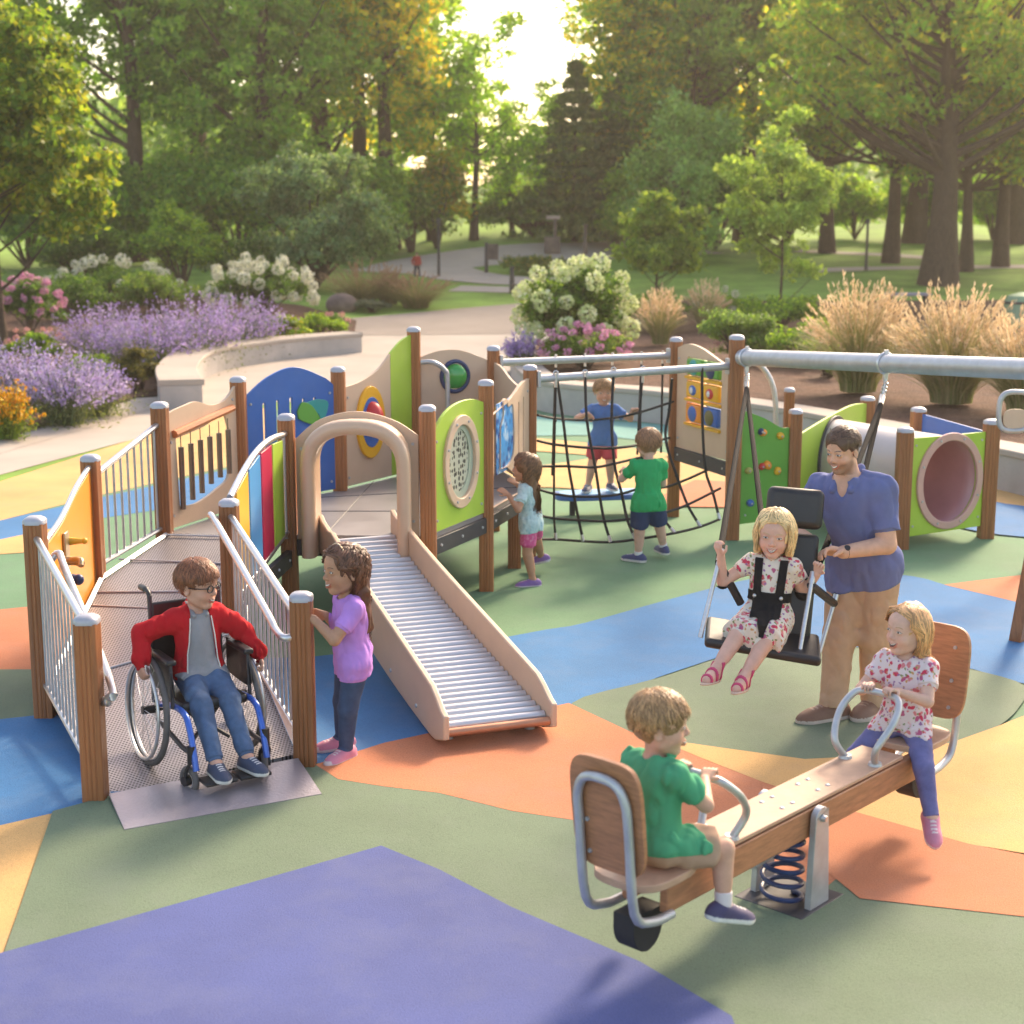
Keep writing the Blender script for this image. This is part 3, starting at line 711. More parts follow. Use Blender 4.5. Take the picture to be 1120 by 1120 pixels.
fs = [(i * k + j, i * k + j + 1, (i + 1) * k + j + 1, (i + 1) * k + j) for i in range(len(rings) - 1) for j in range(k - 1)]
m.add(vs, fs); m.build('hood', M('moulded_tan_plastic', (.60, .40, .27), .38, 0, .05, 4, coat=.25), plat, smooth=True, angle=60)

# ---------------------------------------------------------------- roller slide
slide = empty('roller_slide', (-.1, 8.6, 0), 'roller slide with grey metal rollers and tan side panels coming down from the arch', 'slide')
SA = A + u * cx + n_ * .06 + Z3 * ZD            # top centre
SB = (G(493, 803, .13) + G(592, 779, .13)) / 2  # bottom centre
sd_ = SB - SA; sd_.z = 0; SL = sd_.length; sdir = sd_.normalized(); sside = sdir.cross(Z3)  # right-hand when going down
def sz(t):   # height profile along the slide
    return .13 + (ZD - .13) * (1 - t) ** 1.15 * (1 - .12 * math.sin(PI * t)) if t < 1 else .13
def scen(t): return SA + sdir * (SL * t) + Z3 * (sz(t) - SA.z)
hwid = lambda t: .245 + .05 * t
NR = 40
for i in range(NR):
    t = (i + .5) / NR; c = scen(t); h = hwid(t)
    m = MB(); m.cyl(c - sside * h, c + sside * h, .0265, None, 12); m.build('roller', MROLL, slide, smooth=True)
for s_ in (-1, 1):
    tp, bt = [], []
    for t in np.linspace(-.03, 1.035, 34):
        tt = min(1, max(0, t)); c = SA + sdir * (SL * t) + Z3 * (sz(tt) - SA.z) + sside * (s_ * (hwid(tt) + .022))
        e = .16 * sstep(-.03, .10, t) * (1 - .55 * sstep(.93, 1.035, t)) + .02 + .03 * math.sin(PI * tt)
        b_ = (-.10 - .05 * math.sin(PI * tt)) * (1 - .6 * sstep(.95, 1.035, t))
        tp.append(c + Z3 * e); bt.append(c + Z3 * b_)
    tp[0] += Z3 * .16; tp[1] += Z3 * .10; tp[2] += Z3 * .05
    tp[-1] -= sdir * .03; bt[-1] -= sdir * .03
    m = MB(); n = len(tp); of = sside * .018
    vs = [p + of for p in tp] + [p + of for p in bt] + [p - of for p in tp] + [p - of for p in bt]
    fs = []
    for i in range(n - 1):
        fs += [(i, i + 1, n + i + 1, n + i), (2 * n + i + 1, 2 * n + i, 3 * n + i, 3 * n + i + 1), (i + 1, i, 2 * n + i, 2 * n + i + 1), (n + i, n + i + 1, 3 * n + i + 1, 3 * n + i)]
    fs += [(0, n, 3 * n, 2 * n), (n - 1, 3 * n - 1, 4 * n - 1, 2 * n - 1)]
    m.add(vs, fs); sp = m.build('side_panel', MTAN, slide, bevel=.008, seg=2)
    m = MB()
    for i in range(3, n - 2, 6): bolt(m, bt[i] + Z3 * .07 + sside * s_ * .018, sside * s_, .014)
    m.each('bolt', MST2, sp)
m = MB(); a_ = scen(1.0) + sdir * .035 - Z3 * .01; h = hwid(1) + .01
m.tube([a_ - sside * h, a_ + sside * h], .024, 10); m.build('end_bar', M('copper_bar', (.5, .25, .15), .4, .5, .1, 8), slide, smooth=True)
for s_ in (-1, 1):
    p = scen(.955) + sside * s_ * (hwid(1) - .05)
    m = MB(); m.cyl(V((p.x, p.y, 0)), V((p.x, p.y, sz(.95) - .03)), .03, None, 12); m.build('support_leg', MST2, slide, smooth=True)
m = MB(); q = [scen(t) - Z3 * .05 for t in np.linspace(0.02, .98, 20)]
for s_ in (-1, 1): m.tube([p + sside * s_ * .15 for p in q], .02, 6)
m.build('under_rail', MDK, slide)

# ---------------------------------------------------------------- rope net between the platform and the picture panel
N1 = (1.57, 14.9); S1 = (1.99, 13.8)
net = empty('rope_net', (.9, 13.6, 0), 'black rope climbing net hung from two silver bars beside the platform', 'climbing net')
for a, b, za, zb in (((L8[0] + .06, L8[1]), N1, 1.575, 1.575), ((R8[0] + .06, R8[1]), S1, 1.55, 1.58)):
    m = MB(); p, q = V((a[0], a[1], za)), V((b[0] - .06, b[1], zb)); m.tube([p, q], .034, 14); bo = m.build('top_bar', MST2, net, smooth=True)
    m = MB(); d = (q - p).normalized(); rot = Matrix(((d.x, -d.y, 0), (d.y, d.x, 0), (0, 0, 1)))
    m.box(p, (.03, .10, .14), rot); m.build('bracket', MST2, bo, bevel=.005); m = MB(); m.box(q, (.03, .10, .14), rot); m.build('bracket', MST2, bo, bevel=.005)
def knot(m, p, r=.017): m.ball(p, r, 8, 6)
# front sheet: vertical ropes fan out, horizontals sag; every node is given in photo space at its own depth
fr_top = [(608, 411), (640, 409), (670, 407), (703, 405)]
cols_ = [[(608, 412, 13.05), (607, 460, 13.1), (606, 510, 13.15), (606, 540, 13.2), (606, 567, 13.2), (608, 590, 13.2)],
         [(609, 413, 13.07), (616, 460, 13.1), (622, 510, 13.1), (628, 543, 13.1), (633, 569, 13.1), (638, 592, 13.1)],
         [(640, 411, 13.15), (642, 460, 13.1), (651, 511, 13.1), (656, 543, 13.05), (661, 570, 13.0), (668, 593, 12.95)],
         [(671, 408, 13.3), (669, 460, 13.2), (672, 507, 13.15), (680, 540, 13.1), (686, 568, 13.0), (695, 590, 12.9)],
         [(703, 407, 13.5), (700, 452, 13.5), (702, 500, 13.4), (708, 532, 13.3), (722, 562, 13.15), (738, 583, 13.0)],
         [(735, 414, 13.6), (732, 448, 13.7), (728, 480, 13.7), (740, 520, 13.6), (752, 552, 13.5), (766, 576, 13.4)],
         [(768, 402, 13.65), (768, 440, 13.7), (769, 480, 13.7), (772, 516, 13.7), (780, 540, 13.7), (787, 568, 13.65)]]
NODE = [[AT(*q) for q in c] for c in cols_]
for i, c in enumerate(NODE):
    m = MB(); m.tube(spl(c, 5), .0125 if i else .010, 8); ro = m.build('vertical_rope', MROPE, net, smooth=True)
    if i in (0, 2, 3, 4):
        m = MB(); m.cyl(c[0] + Z3 * .03, c[0] - Z3 * .09, .014, None, 8); m.torus(c[0] + Z3 * .03, (0, 1, 0), .02, .006, 12, 6); m.build('shackle', MST, ro, smooth=True)
A8 = [AT(589, v, 13.0) for v in (452, 502, 530, 557, 590)]
hz = [[AT(588, 454, 13.9), AT(607, 457.5, 14.3), AT(640, 459.5, 14.75), AT(671, 457, 14.80), AT(698, 451.5, 14.80), AT(737, 439, 14.85)],
      [AT(588, 482, 13.0), AT(606, 486, 13.15), AT(640, 489.5, 13.1), AT(672, 490, 13.15), AT(702, 486, 13.5), AT(732, 479, 14.85)],
      [AT(588, 510, 13.0)] + [NODE[i][2] for i in (0, 1, 2, 3, 4)] ,
      [AT(588, 535, 13.0)] + [NODE[i][3] for i in (0, 1, 2, 3, 4)] + [AT(727, 533, 13.6), AT(752, 524, 13.7), AT(774, 514, 13.75)],
      [AT(588, 563, 13.0)] + [NODE[i][4] for i in (0, 1, 2, 3, 4, 5)] + [AT(788, 534, 13.75)],
      [AT(588, 590, 13.0)] + [NODE[i][5] for i in (0, 1, 2, 3, 4, 5, 6)]]
for h_ in hz:
    m = MB(); m.tube(spl(h_, 5), .0115, 8); m.build('horizontal_rope', MROPE, net, smooth=True)
m = MB()
for c in NODE[:6]:
    for p in c[1:5]: knot(m, p)
m.each('rope_knot', MROPE, net, smooth=True)
m = MB()
for c in NODE: m.cyl(c[5], c[5] + (c[4] - c[5]).normalized() * .06, .018, .013, 8)
m.each('rope_ferrule', MST, net, smooth=True)
# back sheet, hung from the rear bar
for (u0, u1, v1) in ((608, 604, 520), (640, 640, 402), (670, 670, 400), (702, 697, 497), (725, 723, 495)):
    m = MB(); t_u = (u0 - 548) / 182; y_ = 14.2 + .7 * t_u
    m.tube([AT(u0, 392 - 6 * t_u, y_), AT(u1, v1, y_ + .15)], .011, 8); m.build('vertical_rope', MROPE, net, smooth=True)
    m = MB(); p = AT(u0, 392 - 6 * t_u, y_); m.cyl(p + Z3 * .02, p - Z3 * .10, .012, None, 8); m.build('shackle', MST, net, smooth=True)
# blue standing board
board = empty('balance_board', (.82, 15.0, 0), 'blue moulded standing board low behind the rope net under the boy in blue', 'board')
bc = AT(661, 541, 15.0); m = MB()
outl = [(x + .0, y) for x, y in ell(0, 0, .50, .19, 36, 4)]
m.plate(V((bc.x, bc.y, bc.z)), V((.985, .17, 0)), V((-.17, .985, 0)), outl, t=.05); m.build('board', MBLU, board, bevel=.015)
m = MB(); m.plate(V((bc.x, bc.y, bc.z + .027)), V((.985, .17, 0)), V((-.17, .985, 0)), ell(0, 0, .45, .145, 32, 4), t=.01); m.build('grip_pad', M('pale_blue_pad', (.16, .38, .62), .5, 0, .2, 12), board)
for s_ in (-1, 1):
    m = MB(); p = bc + V((.985, .17, 0)) * (s_ * .32); m.cyl(V((p.x, p.y, 0)), p, .03, None, 10); m.build('support_leg', MDK, board, smooth=True)

# ---------------------------------------------------------------- picture-block panel
st = empty('activity_station', (1.78, 14.35, 0), 'tan activity panel with rows of turning picture blocks between two tall posts', 'activity panel')
post(st, N1[0], N1[1], 0, 1.745)
A, u, Lg, n_ = frame_(N1, S1); n2 = n_ if n_.x < 0 else -n_; a0, a1 = .065, Lg - .065; w_ = a1 - a0
zb0, zb1 = .70, .72
rows = [(.98, 1.16), (1.21, 1.37), (1.42, 1.58)]
hol = []
m = MB(); m.plate(A, u, Z3, [(a0, zb0), (a1, zb1)] + curve([(a1, 1.56), (a0 + w_ * .8, 1.60), (a0 + w_ * .45, 1.69), (a0 + w_ * .2, 1.71), (a0, 1.66)]), [[(a0 + w_ * .2, z0 - .02), (a0 + w_ * .84, z0 - .02), (a0 + w_ * .84, z1 + .01), (a0 + w_ * .2, z1 + .01)] for z0, z1 in rows], .03)
pn = m.build('block_panel', MTAN, st, bevel=.003)
edge_beam(st, N1, S1, .64, .13)
sgn = 1 if n_.dot(n2) > 0 else -1
blockm = [[(MGRN, MTEAL), (MGRN, MDBL)], [(MYEL, MBLU), (MYEL, MRED)], [(MORG, MBLU), (MBLU, M('olive_block', (.14, .12, .03), .4, 0, .3, 8))]]
rotu = Matrix(((u.x, -u.y, 0), (u.y, u.x, 0), (0, 0, 1)))
for ri, (z0, z1) in enumerate(rows[::-1]):
    m = MB(); m.box(A + u * (a0 + w_ * .52) + Z3 * (z0 - .018) + n2 * .012, (w_ * .66, .06, .024), rotu); m.build('block_shelf', MYEL, pn, bevel=.003)
    for k in range(2):
        ca = a0 + w_ * (.36 + .32 * k); zc2 = (z0 + z1) / 2
        m = MB(); m.box(A + u * ca + Z3 * (zc2 + .004), (w_ * .27, .09, z1 - z0 - .012), rotu); bk = m.build('picture_block', blockm[ri][k][0], pn, bevel=.02, seg=3)
        m = MB(); m.ball(A + u * ca + Z3 * zc2 + n2 * .04, (.075 if ri == 1 else .09, .022, .05 if ri == 1 else .075), 16, 10, rotu); m.build('block_picture', blockm[ri][k][1], bk, smooth=True)
        if ri == 1:
            m = MB(); m.ball(A + u * ca + Z3 * zc2 + n2 * .058, (.03, .012, .03), 12, 8, rotu); m.build('block_eye', MWHT, bk, smooth=True)
panel_bolts(pn, A, u, n2, [(a0 + .04, 1.56), (a0 + .04, .80), (a1 - .04, .80)], .016)

# ---------------------------------------------------------------- swing frame
swf = empty('swing_frame', (2.6, 11.8, 0), 'thick silver swing beam carried by a tall brown post on its left', 'swing frame')
post(swf, S1[0], S1[1], 0, 1.85, .125)
BE0 = V((2.03, 13.72, 1.665)); BE1 = AT(1168, 405.5, 9.7)
m = MB(); m.tube([BE0, BE0.lerp(BE1, .985), BE1], [.071, .071, .069], 24); m.build('beam', MST2, swf, smooth=True)
for foot in (G(1112, 704), BE1 + V((.75, -.35, -BE1.z))):
    m = MB(); f = V((foot.x, foot.y, 0)); m.tube([f, BE1 - Z3 * .03], .06, 4); m.build('leg', MW, swf)
def beam_at(uu):
    lo, hi = 0.0, 1.0
    for _ in range(40):
        t = (lo + hi) / 2; p = BE0.lerp(BE1, t); dz = p.z - HCAM; fy = p.y * CP - dz * SP
        if 560 + F * p.x / fy < uu: lo = t
        else: hi = t
    return BE0.lerp(BE1, lo)
HA, HB = beam_at(817), beam_at(969)
bd = (BE1 - BE0).normalized()
for h_ in (HA, HB):
    m = MB(); m.torus(h_, bd, .075, .012, 24, 8); m.box(h_ + Z3 * .085, (.03, .03, .03)); hg = m.build('beam_clamp', MST, swf, smooth=True)
    m = MB(); m.box(h_ - Z3 * .10, (.035, .035, .06)); m.torus(h_ - Z3 * .135, (1, 0, 0), .022, .008, 14, 6); m.build('hanger_joint', MST, hg, bevel=.004)

# ---------------------------------------------------------------- harness swing seat (hangs from the beam)
SY = 8.25
sw = empty('harness_swing', (1.35, SY, 0), 'black high-backed harness swing seat on dark straps from the silver beam', 'swing')
pA = [HA - Z3 * .16, AT(817, 440, 12.6)]; pB = [HB - Z3 * .16, AT(962, 448, 11.0)]
Lb = AT(766, 697, 8.05); Rb = AT(873, 722, 7.98)              # foot of the two front rods
Lm = AT(786, 615, 8.2); Rm = AT(887, 640, 8.15)               # arm height, front
LB2 = AT(838, 610, 8.6); RBm = AT(912, 660, 8.55); RBb = AT(896, 715, 8.45)
MSTRAP = M('black_webbing', (.012, .012, .014), .9, 0, .2, 40, bump=.4, bscale=250, spec=.1)
def strap(a, b, r=.0165): 
    m = MB(); m.tube([a, a.lerp(b, .5), b], r, 10); return m
for top, ends in ((pA, (Lm, LB2)), (pB, (Rm, RBm))):
    m = MB(); a, b = top
    L_ = (b - a).length; k = max(5, int(L_ / .05)); d = (b - a).normalized()
    kk = min(k, 7)
    for i in range(kk):
        p = a + d * (i + .5) * (.34 / kk) ; m.torus(p, (1, 0, 0) if i % 2 else d.orthogonal().cross(d), .026, .007, 12, 6)
    m.cyl(a + d * .33, a + d * .52, .024, .020, 12); m.build('hanger_chain', MST, sw, smooth=True)
    jn = a + d * .50
    for e in ends: strap(jn, e, .019).build('strap', MSTRAP, sw, smooth=True)
for a, b in ((Lm, Lb), (Rm, Rb), (RBm, RBb)):
    m = MB(); m.tube([a + (a - b) * .06, b], .0125, 12); rd = m.build('rod', MST, sw, smooth=True)
    m = MB(); m.cyl(a + (a - b) * .02, a + (a - b) * .18, .017, .017, 12); m.build('rod_sleeve', MST, rd, smooth=True)
# seat frame of reference
sr = (Rb - Lb); sr.z = 0; sr.normalize(); sf = V((sr.y, -sr.x, 0))       # right of picture, forward (towards camera-left)
if sf.y > 0: sf = -sf
# the seat is tipped: its nose lies lower-left, it rises behind
SC0 = AT(834, 700, 8.12)
def seatbox(name, c, size, rx, mat, tilt=0, bev=.03, parent=None):
    rot = Matrix((sr, -sf, Z3)).transposed() @ Matrix.Rotation(tilt, 3, 'Y') @ Matrix.Rotation(rx, 3, 'X')
    m = MB(); m.box(c, size, rot); return m.build(name, mat, parent or sw, bevel=bev, seg=4), rot
seatbox('seat_pan', SC0 - Z3 * .005, (.62, .36, .055), R(6), MBLK, R(8), .022)
bk, brot = seatbox('backrest', SC0 - sf * .21 + sr * .13 + Z3 * .26, (.30, .065, .58), R(-14), MBLK, R(4), .03)
seatbox('headrest', SC0 - sf * .27 + sr * .16 + Z3 * .68, (.31, .085, .22), R(-14), MBLK, R(4), .038)
seatbox('headrest_stem', SC0 - sf * .245 + sr * .145 + Z3 * .55, (.07, .03, .12), R(-14), MDK, R(4), .006)
for a, b in ((Lm, SC0 - sf * .12 - sr * .12 + Z3 * .17), (Rm, RBm)):
    m = MB(); m.tube([a, b], .024, 8); m.build('arm_bar', MBLK, sw, smooth=True)

# ---------------------------------------------------------------- climbing panel with holds
C2 = (2.58, 14.05)
cl = empty('climbing_panel', (2.3, 13.95, 0), 'green climbing panel dotted with coloured hand holds right of the tall post', 'climbing wall')
post(cl, C2[0], C2[1], 0, 1.16)
A, u, Lg, n_ = frame_((S1[0] + .02, S1[1] + .04), C2)
a0, a1 = .06, Lg - .065; w_ = a1 - a0
m = MB(); m.plate(A, u, Z3, [(a0, .14), (a1, .16)] + curve([(a1, 1.0), (a0 + w_ * .8, 1.01), (a0 + w_ * .45, 1.10), (a0, 1.18)]), t=.024); gp = m.build('panel', MGRN, cl, bevel=.004)
for i, (a, z, mt, q) in enumerate(((.42, .97, MORG, 1), (.38, .98, MDBL, .8), (.80, .93, MYEL, 1), (.42, .66, MRED, .9), (.54, .67, MORG, 1.1), (.14, .63, M('cream_hold', (.5, .45, .12), .5), .9), (.76, .61, MYEL, 1), (.20, .33, MBLU, 1), (.72, .38, MBLU, 1), (.62, .25, MDBL, 1))):
    m = MB(); c = A + u * (a0 + w_ * a) + Z3 * z + n_ * .02
    m.ball(c, (.042 * q, .034, .034 * q), 10, 8, Matrix.Rotation(i * 1.3, 3, V(n_))); h_ = m.build('hand_hold', mt, gp, smooth=True)
    m = MB(); bolt(m, c + n_ * .03, n_, .01); m.each('bolt', MST2, h_)
panel_bolts(gp, A, u, n_, [(a0 + .05, .22)])
ar = empty('grab_arch', (3.0, 16.1, 0), 'grey bent grab rail beside a short brown post behind the green climbing panel', 'grab rail')
q = AT(856, 560, 16.0); post(ar, q.x + .03, 16.0, 0, 1.14, .10)
m = MB(); m.tube(spl([AT(812, 392, 15.9), AT(832, 400, 15.9), AT(846, 425, 15.9), AT(849, 470, 15.9), AT(850, 560, 15.9)], 8), .028, 12); m.build('rail', MST2, ar, smooth=True)

# ---------------------------------------------------------------- crawl tunnel
C3 = (3.62, 15.75); T1 = (3.42, 13.4); T2 = (4.31, 13.86); T3 = (3.88, 14.75)
tu = empty('crawl_tunnel', (3.5, 14.4, 0), 'crawl tunnel with round lime panels at both ends standing between short brown posts', 'tunnel')
for (x, y), z1 in ((C3, 1.08), (T1, 1.08), (T2, 1.09), (T3, 1.09)): post(tu, x, y, 0, z1, .13)
A, u, Lg, n_ = frame_(T1, T2); a0, a1 = .07, Lg - .07; cx = Lg * .52
m = MB(); m.plate(A, u, Z3, [(a0, .11), (a1, .13), (a1, .99), (a0, .985)], [ell(cx, .575, .325, .375, 40)], .026); fp = m.build('end_panel', MLIME, tu, bevel=.004)
panel_bolts(fp, A, u, n_, [(a0 + .05, .2), (a1 - .05, .22), (a0 + .05, .92), (a1 - .05, .92)])
MPKP = M('dusty_pink_plastic', (.58, .34, .29), .45, 0, .06, 6)
m = MB(); m.plate(A + n_ * .02, u, Z3, ell(cx, .575, .385, .435, 40), [ell(cx, .575, .315, .365, 40)], .03); rg = m.build('tunnel_ring', MPKP, fp, bevel=.008)
panel_bolts(rg, A, u, n_, [(cx + .35 * math.cos(t), .575 + .4 * math.sin(t)) for t in np.linspace(.4, .4 + 2 * PI, 8, endpoint=False)], .035)
e0 = A + u * cx + Z3 * .575
A2, u2, Lg2, n2_ = frame_(C2, C3); cx2 = Lg2 * .5
e1 = A2 + u2 * cx2 + Z3 * .575
td = (e1 - e0); 
m = MB(); rr_ = []
for t in np.linspace(.0, .97, 10):
    c = e0.lerp(e1, t); rr_.append([c + u * (.33 * math.cos(a)) + Z3 * (.38 * math.sin(a)) for a in np.linspace(0, 2 * PI, 40, endpoint=False)])
vs = [p for r_ in rr_ for p in r_]; fs = [(i * 40 + k, i * 40 + (k + 1) % 40, (i + 1) * 40 + (k + 1) % 40, (i + 1) * 40 + k) for i in range(9) for k in range(40)]
m.add(vs, fs); to = m.build('tunnel_tube', M('tunnel_plastic', (.52, .26, .27), .4, 0, .06, 5, coat=.3), tu, smooth=True)
sl_ = to.modifiers.new('thick', 'SOLIDIFY'); sl_.thickness = .012
m = MB()
vs = []
for t in np.linspace(.06, .95, 8):
    c = e0.lerp(e1, t); vs += [c + u * (.345 * math.cos(a)) + Z3 * (.395 * math.sin(a)) for a in np.linspace(-.2, PI + .2, 24)]
m.add(vs, [(i * 24 + k, i * 24 + k + 1, (i + 1) * 24 + k + 1, (i + 1) * 24 + k) for i in range(7) for k in range(23)])
m.build('tunnel_cover', M('pale_grey_plastic', (.52, .46, .44), .35, 0, .06, 5, coat=.3), to, smooth=True)
m = MB(); m.plate(A2, u2, Z3, [(.06, .12), (Lg2 - .06, .12)] + curve([(Lg2 - .06, 1.02), (Lg2 * .75, 1.05), (Lg2 * .4, 1.0), (.06, .92)]), [ell(cx2, .56, .36, .38, 32)], .026); bp2 = m.build('end_panel', MLIME, tu, bevel=.004)
m = MB(); m.plate(A2 + n2_ * .02, u2, Z3, ell(cx2, .56, .43, .44, 32), [ell(cx2, .56, .35, .37, 32)], .03); m.build('tunnel_ring', MDK, bp2, bevel=.006)
A3, u3, Lg3, n3 = frame_(T3, T2); m = MB(); m.plate(A3, u3, Z3, [(.07, .3), (Lg3 - .07, .3), (Lg3 - .07, .98), (.07, 1.04)], t=.024); m.build('side_panel', MBLU, tu, bevel=.004)
# steering loop at the right edge
lo = empty('loop_handle', (4.3, 12.6, 0), 'grey rounded loop handle on a post at the right edge', 'play handle')
c = AT(1110, 450, 12.6); m = MB(); m.tube([c + V((x, 0, z)) for x, z in ell(0, 0, .13, .16, 32, 3.2)], .022, 10, closed=True); m.build('loop', MST2, lo, smooth=True)
m = MB(); m.tube([c + V((.13, 0, -.02)), c + V((.2, 0, -.1)), V((c.x + .2, c.y, 0))], .03, 10); m.build('stem', MST2, lo, smooth=True)
m = MB(); m.plate(c - Z3 * .06, V((1, 0, 0)), Z3, ell(0.01, 0, .10, .08, 24, 3), t=.012); m.build('loop_panel', MTAN, lo)

# ---------------------------------------------------------------- seesaw
ss = empty('seesaw', (1.19, 6.25, 0), 'wooden spring seesaw with high backed seats and bent grey handles at both ends', 'seesaw')
ssd = V((.674, .738, 0)); ssr = V((.738, -.674, 0)); SSC = V((1.19, 6.25, .43))
MSSW = M('seesaw_wood', (.40, .175, .085), .5, 0, .25, 5, (2, 2, 14), .2, 40)
MSST = M('seesaw_top_board', (.50, .30, .20), .5, 0, .12, 5, (3, 3, 10), .1, 60)
rots = Matrix((ssd, -ssr, Z3)).transposed()
TILT = 0.0
m = MB()
for s_ in (-1, 1): m.box(SSC + ssr * s_ * .09 - Z3 * .035, (2.05, .038, .125), rots)
m.build('beam', MSSW, ss, bevel=.006)
m = MB(); m.box(SSC + Z3 * .045, (1.52, .215, .018), rots); tb = m.build('top_board', MSST, ss, bevel=.004)
m = MB(); m.box(SSC + Z3 * .031, (1.50, .19, .008), rots); m.build('board_gap', MDK, tb)
m = MB()
for a in (-.16, -.08, .12, .2): 
    for s_ in (-.05, .05): m.ball(SSC + ssd * a + ssr * s_ + Z3 * .054, (.012, .012, .006), 8, 5)
m.each('bolt', MST2, tb)
for s_ in (-1, 1):
    m = MB(); o = SSC + ssr * s_ * .135
    prof = [(-.075, -.43), (.075, -.43), (.05, -.02)] + [(.05 * math.cos(t), .05 * math.sin(t) - .01) for t in np.linspace(.1, PI - .1, 8)] + [(-.05, -.02)]
    m.plate(o, ssd, Z3, prof, t=.03); sp = m.build('pivot_support', MST2, ss, bevel=.003)
    m = MB(); m.cyl(o + ssr * s_ * .015 - Z3 * .01, o + ssr * s_ * .035 - Z3 * .01, .016, .013, 10); m.build('pivot_bolt', MST, sp, smooth=True)
m = MB(); m.box(V((SSC.x, SSC.y, .02)), (.34, .34, .022), rots); m.build('base_plate', MDK, ss, bevel=.005)
m = MB(); m.tube([V((SSC.x, SSC.y, .04)) - ssd * .06 + ssd * (.085 * math.cos(a)) + ssr * (.085 * math.sin(a)) + Z3 * (a / (2 * PI) * .062) for a in np.linspace(0, 2 * PI * 4.6, 110)], .011, 8); m.build('spring', MDBL, ss, smooth=True)
m = MB(); m.tube([SSC - ssd * .30 - Z3 * .16, SSC + ssd * .32 - Z3 * .13], .028, 6); m.build('under_bar', MST2, ss)
for e, kind in ((-1, 'near'), (1, 'far')):
    c = SSC + ssd * (e * 1.02)
    m = MB(); sh = [(x, y) for x, y in ell(0, 0, .19, .16, 28, 3)]
    m.plate(c + Z3 * .055, ssd * 1.0, -ssr * 1.0, [(x, y) for x, y in sh], t=.03); se = m.build('seat', MSST, ss, bevel=.010, seg=3)
    tl = ssd * (e * .10)
    bc_ = c + ssd * (e * .185)
    up = (Z3 + ssd * (e * .13)).normalized()
    back = [(x, z) for x, z in ell(0, .335, .165, .225, 36, 4.5)]
    m = MB(); m.plate(bc_, -ssr, up, back, t=.022); bb = m.build('backrest', MSSW, ss, bevel=.007, seg=3)
    bo = ssd * (e * .03)
    m = MB()
    for a, z in ((-.09, .46), (.09, .46), (-.09, .3), (.09, .3), (-.09, .17), (.09, .17)):
        bolt(m, bc_ - ssr * a + up * z - ssd * (e * .011), -ssd * e, .010); bolt(m, bc_ - ssr * a + up * z + ssd * (e * .011), ssd * e, .010)
    m.each('bolt', MST2, bb)
    lp_ = [bc_ - ssr * -.115 + up * -.10 - ssd * e * .22 + bo, bc_ + ssr * .115 + up * -.09 - ssd * e * .10 + bo, bc_ + ssr * .115 + up * -.02 + bo, bc_ + ssr * .115 + up * .30 + bo, bc_ + ssr * .108 + up * .42 + bo, bc_ + ssr * .06 + up * .485 + bo, bc_ - ssr * .06 + up * .485 + bo, bc_ - ssr * .108 + up * .42 + bo, bc_ - ssr * .115 + up * .30 + bo, bc_ - ssr * .115 + up * -.02 + bo, bc_ - ssr * .115 + up * -.09 - ssd * e * .10 + bo, bc_ - ssr * .115 + up * -.10 - ssd * e * .22 + bo]
    m = MB(); m.tube(spl(lp_, 4), .0185, 12); m.build('back_frame', MST2, ss, smooth=True)
    # handle: a bent loop rising from the board
    hc = SSC + ssd * (e * .56) + Z3 * .055; lean = ssd * (e * .10)
    hp_ = [hc + ssr * .075, hc + ssr * .105 + Z3 * .09 - lean * .5, hc + ssr * .135 + Z3 * .19 + lean * .3, hc + ssr * .12 + Z3 * .26 + lean * 1.1, hc + ssr * .07 + Z3 * .285 + lean * 1.4, hc - ssr * .07 + Z3 * .285 + lean * 1.4, hc - ssr * .12 + Z3 * .26 + lean * 1.1, hc - ssr * .135 + Z3 * .19 + lean * .3, hc - ssr * .105 + Z3 * .09 - lean * .5, hc - ssr * .075]
    m = MB(); m.tube(spl(hp_, 6), .0165, 12); hd = m.build('handle', MST2, ss, smooth=True)
    for s_ in (-1, 1):
        m = MB(); m.cyl(hc + ssr * s_ * .075 - Z3 * .002, hc + ssr * s_ * .075 + Z3 * .012, .032, .028, 14)
        m.build('handle_foot', MST2, hd, smooth=True)
    m = MB(); bq = SSC + ssd * (e * 1.06)
    m.plate(bq, ssd, Z3, [(-.09, -.09), (.09, -.09)] + [(.09 * math.cos(t), -.15 + .10 * math.sin(-t)) for t in np.linspace(0, PI, 12)], t=.10); m.build('bumper', MRUB, ss, bevel=.02, seg=3)
# ================================================================== PLANTS
rng = np.random.default_rng(11)
def leafmat(name, trans=.35, rough=.55, tt=(1.75, 1.5, .75)):
    return M(name, (0, 0, 0), rough, 0, .18, 1.3, attr=True, spec=.25, trans=trans, ttint=tt)
MLEAF = leafmat('leaf', .55); MLEAFD = leafmat('dark_leaf', .6); MPETAL = leafmat('petal', .3, .6, (1.0, 1.0, 1.0)); MBLADE = leafmat('grass_blade', .35, .6, (1.1, 1.1, 1.0))
MBARK = M('bark', (.085, .058, .042), .9, 0, .35, 6, (5, 5, .8), 1.0, 14, (3, 3, .5), spec=.2, bdist=.03)
def unit(a): return a / np.maximum(1e-9, np.linalg.norm(a, axis=-1, keepdims=True))
def leaf_quads(P, size, up=.5, aspect=.52, outc=None, droop=0.0):
    n = len(P)
    nr = unit(rng.normal(size=(n, 3)) + np.array([0, 0, up]) + (0 if outc is None else unit(P - outc) * .7))
    d = rng.normal(size=(n, 3)); d[:, 2] -= droop; d = unit(d - nr * (d * nr).sum(1, keepdims=True)); s = np.cross(nr, d)
    L = (size * rng.uniform(.65, 1.3, n))[:, None]
    v = np.stack([P - d * L * .5, P + s * L * aspect * .5 + nr * L * .08, P + d * L * .55, P - s * L * aspect * .5 + nr * L * .08], 1).reshape(-1, 3)
    return v, np.arange(4 * n).reshape(n, 4)
